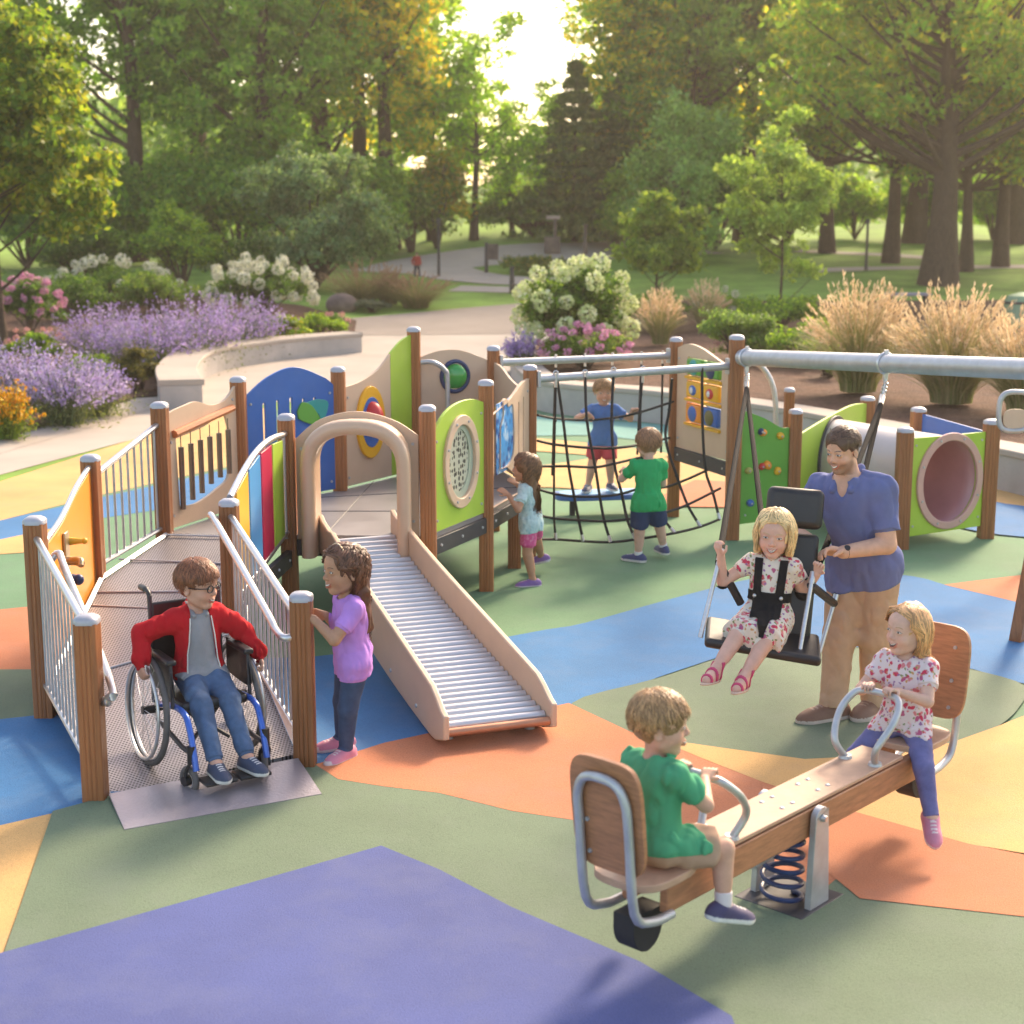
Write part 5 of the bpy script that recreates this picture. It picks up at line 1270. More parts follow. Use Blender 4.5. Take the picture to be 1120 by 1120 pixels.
def grass(label, base, w, h, nb=700, npl=110, bcol=None, pcol=None, group=None, name='ornamental_grass'):
    base = V(base); r = empty(name, base, label, 'grass', group)
    C, v, f, k2 = ribbons(base, nb, h * .72, w * .62, .008, 6, .9, .3, w * .15)
    np_mesh('blade', v, f, MBLADE, r, pick(bcol or [(.32, .30, .12), (.22, .26, .08), (.44, .37, .19)], nb, k=k2))['kind'] = 'stuff'
    if npl:
        C, v, f, k2 = ribbons(base, npl, h, w * .50, .005, 6, .6, .15, w * .12)
        np_mesh('stalk', v, f, MBLADE, r, pick([(.42, .30, .14)], npl, k=k2))['kind'] = 'stuff'
        fl = 26; t = rng.uniform(.66, 1.0, (npl, fl)); x = t * 6; i0 = np.minimum(5, x.astype(int)); fr_ = (x - i0)[..., None]
        P = (np.take_along_axis(C, i0[..., None], 1) * (1 - fr_) + np.take_along_axis(C, i0[..., None] + 1, 1) * fr_).reshape(-1, 3)
        P += rng.normal(0, .012, P.shape)
        d = np.repeat(unit(C[:, -1] - C[:, 3]), fl, 0) + rng.normal(0, .25, P.shape); d = unit(d); s = unit(np.cross(d, rng.normal(size=d.shape)))
        L = .075; vv = np.stack([P - d * L * .5, P + s * .009, P + d * L * .5, P - s * .009], 1).reshape(-1, 3)
        np_mesh('plume', vv, np.arange(len(vv)).reshape(-1, 4), MBLADE, r, pick(pcol or [(.60, .40, .20), (.70, .48, .26), (.50, .32, .15)], len(P)))['kind'] = 'stuff'
    return r
PALE = [(.74, .56, .36), (.80, .64, .45), (.64, .47, .29)]
for (u, v, w, h, nb, npl, lab) in ((938, 428, 125, 125, 1100, 170, 'big tan plumed grass above the crawl tunnel, left of the pair'), (1040, 440, 150, 128, 1300, 190, 'widest tan plumed grass in the right bed'), (1118, 452, 110, 118, 1000, 130, 'tan plumed grass cut by the right edge of the picture'), (722, 376, 56, 62, 500, 70, 'small tan plumed grass right of the hydrangea'), (772, 360, 50, 54, 420, 60, 'small tan plumed grass behind the broad green shrub')):
    p = RBd(u, v, .44); k = p[1] / 1700; grass(lab, p, w * k, h * k, nb, npl, None, PALE, 'plumed ornamental grasses')
for (u, v, w, h, lab) in ((395, 336, 95, 52, 'tall green and tan meadow grass left of the far path'), (455, 338, 90, 40, 'lower meadow grass clump beside the asphalt path'), (425, 334, 60, 44, 'meadow grass clump between the other two by the far path')):
    p = LB(u, v); k = p[1] / 1700; grass(lab, p, w * k, h * k, 900, 60, [(.16, .18, .06), (.22, .20, .08), (.30, .22, .11)], [(.34, .22, .14), (.28, .17, .11)], 'meadow grasses by the far path')
# boulder and silver plants
p = LB(374, 341); m = MB(); m.ball((p[0], p[1], p[2] + .15), (.42, .3, .3), 14, 9); bo = m.build('boulder', M('boulder_stone', (.20, .14, .12), .9, 0, .3, 3, bump=1, bscale=6, bdist=.05), None, smooth=True); tag(recenter(bo), 'brown boulder at the edge of the meadow grass', 'boulder')
p = LB(408, 342); k = p[1] / 1700; shrub('silvery green groundcover plant beside the boulder', p, 52 * k, 14 * k, [(.16, .22, .14), (.22, .28, .18)], 2200, .07, 'silver_plant', sig=.12)

# ---- park furniture in the distance
MPOLE = M('dark_pole', (.07, .06, .06), .6, .2, .2, 5); MPOLEW = M('weathered_wood', (.14, .10, .08), .85, 0, .3, 4)
def far(u, v):
    p = V(LB(u, v)); return p, p.y / 1700
for u, v, hp_, lab in ((480, 303, 56, 'slim dark lamp post beside the far path'), (947, 297, 50, 'slim dark post on the right lawn left of the oak trunks')):
    p, k = far(u, v); r = empty('lamp_post', p, lab, 'lamp post'); m = MB(); m.cyl(p, p + V((0, 0, hp_ * k)), 1.7 * k, 1.4 * k, 10); m.build('pole', MPOLE, r, smooth=True); m = MB(); m.cyl(p + V((0, 0, hp_ * k)), p + V((0, 0, (hp_ + 5) * k)), 2.6 * k, 1.8 * k, 10); m.build('lamp_head', MPOLE, r, smooth=True)
p, k = far(532, 299); r = empty('trail_sign', p, 'dark sign board on a post on the island lawn', 'sign'); m = MB(); m.cyl(p, p + V((0, 0, 32 * k)), 2 * k, 1.8 * k, 8); m.build('post', MPOLE, r); m = MB(); m.box(p + V((7 * k, 0, 22 * k)), (12 * k, 2 * k, 17 * k)); m.build('board', MPOLEW, r, bevel=.3 * k)
p, k = far(604, 278); r = empty('timber_marker', p, 'small weathered timber marker with a pale cross beam beside the far path', 'marker'); m = MB(); m.box(p + V((0, 0, 9 * k)), (17 * k, 9 * k, 18 * k)); m.build('body', MPOLEW, r, bevel=.6 * k); m = MB(); m.cyl(p + V((3 * k, 0, 18 * k)), p + V((3 * k, 0, 37 * k)), 2.2 * k, 1.8 * k, 8); m.build('post', MPOLEW, r); m = MB(); m.box(p + V((1 * k, 0, 38 * k)), (15 * k, 3 * k, 4 * k)); m.build('cross_beam', M('pale_wood', (.42, .30, .24), .8, 0, .2, 4), r, bevel=.3 * k)
p, k = far(640, 279); r = empty('timber_post', p, 'weathered timber post on the far lawn right of the timber marker', 'post'); m = MB(); m.cyl(p, p + V((0, 0, 30 * k)), 2.4 * k, 2 * k, 8); m.build('shaft', MPOLEW, r); m = MB(); m.cyl(p + V((0, 0, 30 * k)), p + V((0, 0, 32 * k)), 3 * k, 2.2 * k, 8); m.build('post_cap', MPOLEW, r)
p, k = far(560, 321); r = empty('park_bench', p, 'low dark bench with a stub post beside the near lawn path', 'bench'); m = MB(); m.box(p + V((13 * k, 0, 8 * k)), (28 * k, 8 * k, 1.5 * k)); m.build('seat', MPOLEW, r, bevel=.01); m = MB(); m.cyl(p, p + V((0, 0, 28 * k)), 3 * k, 2.4 * k, 8); m.build('end_post', MPOLE, r)
for a in (5, 22):
    m = MB(); m.box(p + V((a * k, 0, 4 * k)), (2 * k, 6 * k, 8 * k)); m.build('leg', MPOLE, r)
p = V(LB(992, 345)); r = empty('picnic_bench', p, 'long grey bench on the lawn behind the big tan grass', 'bench'); m = MB(); m.box(p + V((0, 0, .5)), (1.1, .4, .07)); m.build('seat', M('grey_bench', (.26, .25, .30), .6, 0, .1, 5), r, bevel=.01)
for a in (-.45, .45):
    m = MB(); m.box(p + V((a, 0, .24)), (.07, .35, .48)); m.build('leg', MPOLE, r)
p = V(LB(1118, 366)); r = empty('green_bin', p, 'pale green rounded bin behind the grass at the right edge', 'bin'); m = MB(); m.tube([p, p + V((0, 0, .7)), p + V((0, 0, .85)), p + V((0, 0, .92))], [.42, .45, .36, .12], 20); m.build('body', M('pale_green_plastic', (.22, .34, .20), .5, 0, .1, 5), r, smooth=True); m = MB(); m.torus(p + V((0, 0, .7)), (0, 0, 1), .45, .03, 24, 6); m.build('rim', MDK, r, smooth=True)
# ================================================================== PEOPLE
prng = np.random.default_rng(5)
A3 = lambda p: np.array([p[0], p[1], p[2]], np.float64)
def nrm(v): v = np.asarray(v, float); return v / max(1e-9, np.linalg.norm(v))
class Grid:
    def __init__(s, lo, hi, h):
        s.h = h; s.lo = np.array(lo, float); s.n = np.ceil((np.array(hi) - s.lo) / h).astype(int) + 1
        s.ax = [(s.lo[i] + h * np.arange(s.n[i])).astype(np.float32) for i in range(3)]
    def new(s): return np.full(tuple(s.n), 1.0, np.float32)
    def sl(s, lo, hi):
        a = np.clip(np.floor((lo - s.lo) / s.h).astype(int), 0, s.n - 1); b = np.clip(np.ceil((hi - s.lo) / s.h).astype(int) + 1, 1, s.n)
        return tuple(slice(int(a[i]), int(max(b[i], a[i] + 1))) for i in range(3))
    def co(s, q): return s.ax[0][q[0]][:, None, None], s.ax[1][q[1]][None, :, None], s.ax[2][q[2]][None, None, :]
def d_cap(X, Y, Z, a, b, ra, rb):
    ba = b - a; L2 = max(1e-12, float(ba @ ba))
    px, py, pz = X - a[0], Y - a[1], Z - a[2]
    t = np.clip((px * ba[0] + py * ba[1] + pz * ba[2]) / L2, 0, 1)
    return np.sqrt((px - t * ba[0]) ** 2 + (py - t * ba[1]) ** 2 + (pz - t * ba[2]) ** 2) - (ra + t * (rb - ra))
def d_ell(X, Y, Z, c, r, R_):
    px, py, pz = X - c[0], Y - c[1], Z - c[2]
    k0 = 0; k1 = 0
    for i in range(3):
        q = px * R_[i][0] + py * R_[i][1] + pz * R_[i][2]
        k0 = k0 + (q / r[i]) ** 2; k1 = k1 + (q / (r[i] * r[i])) ** 2
    k0 = np.sqrt(k0); k1 = np.sqrt(k1)
    return k0 * (k0 - 1) / np.maximum(k1, 1e-6)
def smin(a, b, k):
    if k <= 0: return np.minimum(a, b)
    h = np.clip(.5 + .5 * (b - a) / k, 0, 1); return b + (a - b) * h - k * h * (1 - h)
I3 = np.eye(3)
def cap(g, D, a, b, ra, rb, k=.02, cut=None, sub=False):
    a = np.asarray(a, float); b = np.asarray(b, float); m = max(ra, rb) + k + 4 * g.h + .012
    q = g.sl(np.minimum(a, b) - m, np.maximum(a, b) + m); X, Y, Z = g.co(q)
    d = d_cap(X, Y, Z, a, b, ra, rb)
    if cut is not None:
        for p, n in cut: d = np.maximum(d, (X - p[0]) * n[0] + (Y - p[1]) * n[1] + (Z - p[2]) * n[2])
    D[q] = -smin(-D[q], d, k) if sub else smin(D[q], d, k)
def ell_(g, D, c, r, R_=I3, k=.02, sub=False, cut=None):
    c = np.asarray(c, float); m = max(r) + k + 4 * g.h + .012
    q = g.sl(c - m, c + m); X, Y, Z = g.co(q); d = d_ell(X, Y, Z, c, r, R_)
    if cut is not None:
        for p, n in cut: d = np.maximum(d, (X - p[0]) * n[0] + (Y - p[1]) * n[1] + (Z - p[2]) * n[2])
    D[q] = -smin(-D[q], d, k) if sub else smin(D[q], d, k)
def plane_cut(g, D, p, n):
    """drop what lies on the side n points to"""
    X, Y, Z = g.co((slice(None),) * 3)
    np.maximum(D, ((X - p[0]) * n[0] + (Y - p[1]) * n[1] + (Z - p[2]) * n[2]).astype(np.float32), out=D)
_lat = prng.uniform(-1, 1, (32, 32, 32)).astype(np.float32)
def vnoise(P):
    i = np.floor(P).astype(int); f = P - i; f = f * f * (3 - 2 * f); r = 0
    for dx in (0, 1):
        for dy in (0, 1):
            for dz in (0, 1):
                w = (f[:, 0] if dx else 1 - f[:, 0]) * (f[:, 1] if dy else 1 - f[:, 1]) * (f[:, 2] if dz else 1 - f[:, 2])
                r = r + w * _lat[(i[:, 0] + dx) & 31, (i[:, 1] + dy) & 31, (i[:, 2] + dz) & 31]
    return r
def wrinkle(g, D, amp, scale, R_=I3, stretch=(1, 1, 1), seed=0, grad=None):
    idx = np.argwhere(np.abs(D) < .016)
    if not len(idx): return
    P = g.lo + idx * g.h
    Q = (P @ np.asarray(R_).T) * np.array(stretch) / scale + seed * 7.3
    n = vnoise(Q) + .5 * vnoise(Q * 2.1 + 3.1)
    n = -np.abs(n) * 1.2 + .35 + .4 * n
    a = amp if grad is None else amp * grad(P)
    D[idx[:, 0], idx[:, 1], idx[:, 2]] += (a * n).astype(np.float32)
def nets(g, D):
    D = D.copy(); D[0] = D[-1] = 1; D[:, 0] = D[:, -1] = 1; D[:, :, 0] = D[:, :, -1] = 1
    ins = D < 0
    c = np.zeros(tuple(np.array(D.shape) - 1), np.uint8)
    for i in (0, 1):
        for j in (0, 1):
            for k in (0, 1): c += ins[i:D.shape[0] - 1 + i, j:D.shape[1] - 1 + j, k:D.shape[2] - 1 + k]
    act = np.argwhere((c > 0) & (c < 8))
    idm = np.full(c.shape, -1, np.int32); idm[act[:, 0], act[:, 1], act[:, 2]] = np.arange(len(act))
    acc = np.zeros((len(act), 3)); cnt = np.zeros(len(act))
    cor = [(i, j, k) for i in (0, 1) for j in (0, 1) for k in (0, 1)]
    val = {q: D[act[:, 0] + q[0], act[:, 1] + q[1], act[:, 2] + q[2]] for q in cor}
    for p in cor:
        for a in range(3):
            if p[a]: continue
            q = list(p); q[a] = 1; q = tuple(q); u, v = val[p], val[q]; s = (u < 0) != (v < 0)
            t = np.where(s, u / np.where(s, u - v, 1), 0)
            e = np.tile(np.array(p, float), (len(act), 1)); e[:, a] = t
            acc[s] += e[s]; cnt[s] += 1
    P = g.lo + (act + acc / np.maximum(cnt, 1)[:, None]) * g.h
    F_ = []
    for a in range(3):
        sl0 = [slice(None)] * 3; sl1 = [slice(None)] * 3; sl0[a] = slice(0, -1); sl1[a] = slice(1, None)
        s0, s1 = ins[tuple(sl0)], ins[tuple(sl1)]
        e = np.argwhere(s0 != s1); b, d = (a + 1) % 3, (a + 2) % 3
        e = e[(e[:, b] > 0) & (e[:, d] > 0)]
        fl = s0[e[:, 0], e[:, 1], e[:, 2]]
        def cell(ob, od):
            w = e.copy(); w[:, b] -= ob; w[:, d] -= od; return idm[w[:, 0], w[:, 1], w[:, 2]]
        q = np.stack([cell(1, 1), cell(0, 1), cell(0, 0), cell(1, 0)], 1); q[~fl] = q[~fl][:, ::-1]
        F_.append(q)
    F_ = np.concatenate(F_); F_ = F_[(F_ >= 0).all(1)]
    return P, F_
def relax(P, F_, it=1, w=.5):
    for _ in range(it):
        s = np.zeros_like(P); c = np.zeros(len(P))
        for a, b in ((0, 1), (1, 2), (2, 3), (3, 0)):
            np.add.at(s, F_[:, a], P[F_[:, b]]); np.add.at(c, F_[:, a], 1)
            np.add.at(s, F_[:, b], P[F_[:, a]]); np.add.at(c, F_[:, b], 1)
        P = P * (1 - w) + w * s / np.maximum(c, 1)[:, None]
    return P
def sample(g, D, P):
    q = (P - g.lo) / g.h; q = np.clip(q, 0, g.n - 1.001); i = q.astype(int); f = q - i; r = 0
    for dx in (0, 1):
        for dy in (0, 1):
            for dz in (0, 1):
                w = (f[:, 0] if dx else 1 - f[:, 0]) * (f[:, 1] if dy else 1 - f[:, 1]) * (f[:, 2] if dz else 1 - f[:, 2])
                r = r + w * D[i[:, 0] + dx, i[:, 1] + dy, i[:, 2] + dz]
    return r
def ik(a, t, l1, l2, pole):
    a = np.asarray(a, float); t = np.asarray(t, float); d = t - a; L = np.linalg.norm(d)
    if L > (l1 + l2) * .998: t = a + d / L * (l1 + l2) * .998; d = t - a; L = np.linalg.norm(d)
    L = max(L, abs(l1 - l2) * 1.02 + 1e-4); x = (l1 * l1 - l2 * l2 + L * L) / (2 * L); h = math.sqrt(max(0, l1 * l1 - x * x))
    n = d / max(1e-9, np.linalg.norm(d)); p = np.asarray(pole, float); p = nrm(p - n * (p @ n))
    return a + n * x + p * h, a + n * L

MSKIN = M('skin', (0, 0, 0), .55, 0, .09, 22, attr=True, bump=.05, bscale=400, sss=.06, spec=.3)
MFACE = M('face_detail', (0, 0, 0), .4, 0, .0, 30, attr=True, spec=.5)
MHAIR = M('hair', (0, 0, 0), .42, 0, .12, 60, attr=True, spec=.45)
MCLOTH = M('cotton_cloth', (0, 0, 0), .88, 0, .07, 14, attr=True, bump=.5, bscale=420, spec=.2, bdist=.0012)
MDENIM = M('denim', (0, 0, 0), .85, 0, .20, 16, attr=True, bump=.6, bscale=500, spec=.2, bdist=.0014)
MSHOE = M('shoe_canvas', (0, 0, 0), .65, 0, .08, 20, attr=True, bump=.2, bscale=300)
def floral(name, ground, sc_=26):
    m, nt, b = new_mat(name); L = nt.links.new
    tc = N(nt, 'ShaderNodeTexCoord'); nz = N(nt, 'ShaderNodeTexNoise', Scale=sc_ * 1.2, Detail=2); L(tc.outputs['Object'], nz.inputs['Vector'])
    ad = N(nt, 'ShaderNodeMix', _data_type='VECTOR'); ad.inputs[0].default_value = .03; L(tc.outputs['Object'], ad.inputs[4]); L(nz.outputs[1], ad.inputs[5])
    c = ground
    for s_, cols, th in ((sc_, ((.55, .05, .10), (.62, .20, .22), (.45, .10, .20)), .42), (sc_ * 1.7, ((.20, .26, .10), (.55, .30, .12), (.30, .14, .30)), .34)):
        vo = N(nt, 'ShaderNodeTexVoronoi', Scale=s_); L(ad.outputs[1], vo.inputs['Vector'])
        mr = N(nt, 'ShaderNodeMapRange'); mr.inputs[1].default_value = th; mr.inputs[2].default_value = th - .1; L(vo.outputs[0], mr.inputs[0])
        sp = N(nt, 'ShaderNodeSeparateColor'); L(vo.outputs['Color'], sp.inputs[0])
        rp = N(nt, 'ShaderNodeValToRGB'); rp.color_ramp.interpolation = 'CONSTANT'
        rp.color_ramp.elements[0].color = (*cols[0], 1); rp.color_ramp.elements[1].color = (*cols[1], 1); rp.color_ramp.elements[1].position = .35
        e = rp.color_ramp.elements.new(.7); e.color = (*cols[2], 1); L(sp.outputs[0], rp.inputs[0])
        c = mixc(nt, mr.outputs[0], c, rp.outputs[0])
    L(c, b.inputs['Base Color']); b.inputs['Roughness'].default_value = .85; b.inputs['Specular IOR Level'].default_value = .2
    return m
MFLOR = floral('floral_print', (.72, .64, .55)); MFLOR2 = floral('pink_floral_print', (.70, .58, .60), 30)
def speckled(name, ground, col):
    return M(name, ground, .88, 0, .06, 14, speck=(46, .8, col), bump=.4, bscale=420, spec=.2, bdist=.0012)
MAQUA = speckled('pale_aqua_print', (.50, .64, .64), (.22, .42, .48)); MPINKP = speckled('pink_print', (.62, .10, .26), (.75, .35, .45))

def person(label, spec, group=None):
    T_ = spec['T']; ad = spec.get('adult', False); h = spec.get('h', .0046)
    W = nrm([0, 0, 1.0]); f = nrm([spec['f'][0], spec['f'][1], 0]); r = np.cross(f, W)
    tu = nrm(W + f * spec.get('lean', 0) + r * spec.get('side', 0))               # torso up
    tf = nrm(f - tu * (f @ tu)); cy = spec.get('twist', 0.0)                      # chest forward
    tf = tf * math.cos(cy) + np.cross(tu, tf) * math.sin(cy); tr = np.cross(tf, tu)
    P0 = A3(spec['hip'])
    hh = (.136 if ad else .212) * T_
    if 'hh' in spec: hh = spec['hh']
    tl = (.292 if ad else .292) * T_
    sw_, hw = (.099 if ad else .096) * T_, (.052 if ad else .052) * T_
    ua, fa, hl_ = ((.172, .150, .106) if ad else (.160, .140, .098))
    ua, fa, hl_ = ua * T_, fa * T_, hl_ * T_
    th, sh, ah = ((.245, .235, .042) if ad else (.222, .205, .045)); th, sh, ah = th * T_, sh * T_ * spec.get('shin', 1.0), ah * T_
    g_ = T_ if not ad else T_ * .92
    NB = P0 + tu * tl
    HF = nrm(spec['look']); HU = nrm(np.asarray(spec.get('hup', tu)) - HF * (np.asarray(spec.get('hup', tu)) @ HF)); HR = np.cross(HF, HU)
    HC = NB + tu * (.022 * T_ if not ad else .036 * T_) + HU * hh * .47 + HF * hh * .04 + f * .01 * T_
    SH = {s: NB - tu * (.035 * T_) + tr * (sw_ * s) for s in (-1, 1)}
    HP = {s: P0 + r * (hw * s) for s in (-1, 1)}
    ARM = {}; LEG = {}
    for s, kx in ((1, 'R'), (-1, 'L')):
        hd = spec['hand' + kx]
        d = nrm(hd.get('d', (0, 0, -1))); n = np.asarray(hd.get('n', tuple(-tr * s)), float); n = nrm(n - d * (n @ d))
        if 'grip' in hd: palm = A3(hd['grip']) - n * (hd.get('br', .018) + .011 * T_); wr = palm - d * hl_ * .42
        else: wr = A3(hd['wrist'])
        el, wr = ik(SH[s], wr, ua, fa, hd.get('pole', tuple(-tf * .6 - W * .8 + tr * s * .5)))
        ARM[s] = (SH[s], el, wr, d, n, hd.get('curl', 1.05 if 'grip' in hd else .3), s)
        ft = spec['foot' + kx]; an = A3(ft['a'])
        kn, an = ik(HP[s], an, th, sh, ft.get('pole', tuple(f + W * .2)))
        td_ = nrm(ft.get('toe', tuple(f))); fu = np.asarray(ft.get('up', (0, 0, 1)), float); fu = nrm(fu - td_ * (fu @ td_))
        LEG[s] = (HP[s], kn, an, td_, fu)
    allp = np.array([P0, NB, HC + HU * hh * .75, HC - HU * hh, HC + HF * hh * .7, HC - HF * hh * .8] + [q for s in (1, -1) for q in ARM[s][:3]] + [ARM[s][2] + ARM[s][3] * hl_ * 1.1 for s in (1, -1)] + [q for s in (1, -1) for q in LEG[s][:3]] + [LEG[s][2] + LEG[s][3] * .14 * T_ for s in (1, -1)])
    g = Grid(allp.min(0) - .12 * T_, allp.max(0) + .12 * T_, h)
    D = g.new(); t = T_; Rt = np.array([tr, tf, tu]); Rp = np.array([r, f, W]); Rh = np.array([HR, HF, HU])
    fat = spec.get('fat', 1.0)
    pel, bel, che = (.080, .064, .075), (.074, .062, .10), (.086, .064, .10)
    if ad: pel, bel, che = (.088, .064, .075), (.083, .066, .105), (.100, .070, .105)
    cen = ((P0 + W * .012 * t, pel, Rp), (P0 + tu * tl * .42 + tf * .006 * t, bel, Rt), (P0 + tu * tl * .72, che, Rt))
    for c, rr, RR_ in cen: ell_(g, D, c, [q * t * fat for q in rr], RR_, .05 * t)
    cap(g, D, SH[-1] * .9 + SH[1] * .1, SH[1] * .9 + SH[-1] * .1, .038 * t, .038 * t, .03 * t)
    aw = 1.12 if ad else 1.0; lw = 1.05 if ad else 1.0
    rA = [.0335 * t * aw, .027 * t * aw, .0265 * t * aw, .0185 * t * aw]; rL = [.054 * t * lw, .038 * t * lw, .036 * t * lw, .024 * t * lw]
    for s in (1, -1):
        a, e, w_, d, n, cu, _ = ARM[s]
        cap(g, D, a, e, rA[0], rA[1], .02 * t); cap(g, D, e, w_, rA[2], rA[3], .006 * t)
        ell_(g, D, a, [(.036 if ad else .041) * t * aw] * 3, I3, .015 * t)
        hp, k, an, td_, fu = LEG[s]
        cap(g, D, hp, k, rL[0], rL[1], .03 * t); cap(g, D, k, an, rL[2], rL[3], .008 * t)
        bk_ = nrm(np.cross(np.cross(an - k, td_), an - k)); ax = nrm(an - k); mid = k + (an - k) * .32
        cf = -nrm(td_ - ax * (td_ @ ax)); cap(g, D, k + (an - k) * .12 + cf * .008 * t, k + (an - k) * .55 + cf * .006 * t, .033 * t * lw, .026 * t * lw, .02 * t)
        # foot
        fl_ = .145 * t if not ad else .145 * t; so = an - fu * (ah - .012 * t)
        cap(g, D, so - td_ * .03 * t + fu * .014 * t, so + td_ * fl_ * .55 + fu * .006 * t, .026 * t, .022 * t, .015 * t)
        cap(g, D, an, so + td_ * fl_ * .42 + fu * .010 * t, .024 * t, .022 * t, .02 * t)
        # hand: palm, four unequal fingers, thumb from the side
        sd_ = np.cross(d, n); ths = -1 if s == 1 else 1                      # thumb side
        if hd is None: pass
        th_side = spec['hand' + ('R' if s == 1 else 'L')].get('thumb')
        if th_side is not None: ths = 1 if sd_ @ np.asarray(th_side, float) > 0 else -1
        L = hl_; fr = L * .062
        for q in (-.30, -.1, .1, .30):
            cap(g, D, w_ + d * L * .06 + sd_ * q * L * .28, w_ + d * L * .48 + sd_ * q * L * .66, L * .105, L * .085, .004 * t)
        for i, (q, ln) in enumerate(((.31, .40), (.105, .46), (-.10, .43), (-.30, .34))):
            q *= ths; b0 = w_ + d * L * .50 + sd_ * q * L * .68; an_ = cu * .45; p0 = b0
            for j, sg in enumerate((.44, .32, .24)):
                dd = d * math.cos(an_) + n * math.sin(an_); p1 = p0 + dd * (ln * L * sg)
                cap(g, D, p0, p1, fr * (1.08 - .12 * j), fr * (.98 - .12 * j), .0015 * t); p0 = p1; an_ += cu * .85
        b0 = w_ + d * L * .16 + sd_ * ths * L * .20 + n * L * .04; dd = nrm(d * .75 + sd_ * ths * .75 + n * (.25 + .3 * cu)); p1 = b0 + dd * L * .24
        cap(g, D, b0, p1, fr * 1.25, fr * 1.1, .004 * t); d2 = nrm(d * .9 + n * (.2 + .5 * cu) + sd_ * ths * (.2 - .35 * cu)); cap(g, D, p1, p1 + d2 * L * .22, fr * 1.08, fr * .85, .002 * t)
    # head and neck
    U = lambda x, y, z: HC + HR * (x * hh) + HF * (y * hh) + HU * (z * hh)
    cap(g, D, NB - tu * .03 * t, U(0, -.10, -.26), (.034 if not ad else .034) * t, (.030 if not ad else .032) * t, .02 * t)
    E_ = lambda c, rr, k, sub=False: ell_(g, D, U(*c), [q * hh for q in rr], Rh, k * hh, sub)
    if ad:
        E_((0, -.07, .14), (.325, .405, .36), .05); E_((0, .08, -.16), (.265, .30, .33), .08); E_((0, .10, .13), (.27, .25, .26), .08)
        jw = [((-.20, .0, -.30), (0, .24, -.43), .075)]
        E_((0, .27, -.44), (.095, .075, .065), .07)
    else:
        E_((0, -.05, .12), (.365, .42, .385), .05); E_((0, .07, -.15), (.305, .30, .325), .08); E_((0, .10, .12), (.32, .27, .27), .08)
        E_((0, .24, -.41), (.095, .08, .07), .08)
    for s in (-1, 1):
        x = .9 if ad else 1.0
        cap(g, D, U(.20 * s * x, .0, -.27), U(.05 * s, .22, -.42), .085 * hh, .075 * hh, .07 * hh)
        E_((.155 * s * x, .215, -.17), (.125, .115, .115), .07)
        E_((.145 * s * x, .425, .005), (.09, .07, .055), .05, True)
        E_((.143 * s * x, .315, -.008), (.078, .055, .052), .02)
        E_((.36 * s * (.92 if ad else 1.02), -.045, -.075), (.030, .075, .115), .02); E_((.385 * s * (.92 if ad else 1.02), -.02, -.07), (.03, .04, .065), .02, True)
        cap(g, D, U(.06 * s, .375, .075), U(.20 * s, .31, .075), .022 * hh, .016 * hh, .04 * hh)
        E_((.043 * s, .385, -.15), (.034, .036, .028), .02)
    cap(g, D, U(0, .345, .03), U(0, .41, -.11), .026 * hh, .036 * hh, .04 * hh); E_((0, .425 if ad else .415, -.13), (.046, .045, .042), .03)
    sm = spec.get('smile', .5)
    for zz, rr in ((-.255, .020), (-.305 - .03 * sm, .024)):
        for s in (-1, 1): cap(g, D, U(0, .375, zz), U(.10 * s, .335, zz + (.03 if zz > -.28 else .055)), rr * hh, rr * .5 * hh, .03 * hh)
    root = empty('person', (float(P0[0]), float(P0[1]), float(min(LEG[1][2][2], LEG[-1][2][2]) - ah)), label, spec.get('cat', 'child'), group)
    V_, F_ = nets(g, D); V_ = relax(V_, F_, 1, .35)
    sk = np.array(spec['skin']); col = np.tile(sk, (len(V_), 1))
    q = (V_ - HC) @ Rh.T / hh
    for s in (-1, 1):
        w_ = np.exp(-(((q[:, 0] - .17 * s) / .10) ** 2 + ((q[:, 1] - .3) / .16) ** 2 + ((q[:, 2] + .17) / .09) ** 2))[:, None]
        col = col * (1 - .35 * w_) + col * np.array([1.08, .70, .66]) * .35 * w_
    w_ = np.exp(-((q[:, 0] / .07) ** 2 + ((q[:, 1] - .43) / .1) ** 2 + ((q[:, 2] + .13) / .06) ** 2))[:, None]; col = col * (1 - .25 * w_) + col * np.array([1.05, .75, .7]) * .25 * w_
    if spec.get('beard'):
        w_ = ((q[:, 2] < -.13 - .25 * np.abs(q[:, 0]) * 0) & (q[:, 1] > -.05) & (q[:, 2] > -.56))
        md = np.clip((-.16 - q[:, 2] - .35 * (np.abs(q[:, 0]) < .16) * (.16 - np.abs(q[:, 0])) * 1.0) / .08, 0, 1) * w_ * np.clip((q[:, 1] + .05) / .1, 0, 1)
        up = np.exp(-((q[:, 0] / .12) ** 4 + ((q[:, 2] + .21) / .03) ** 2)) * (q[:, 1] > .3)
        md = np.clip(np.maximum(md, up) * .52, 0, 1)[:, None]; col = col * (1 - md) + np.array(spec['hair']) * 1.2 * md
    # ---------------- face details laid on the skin
    FV, FF, FC = [], [], []
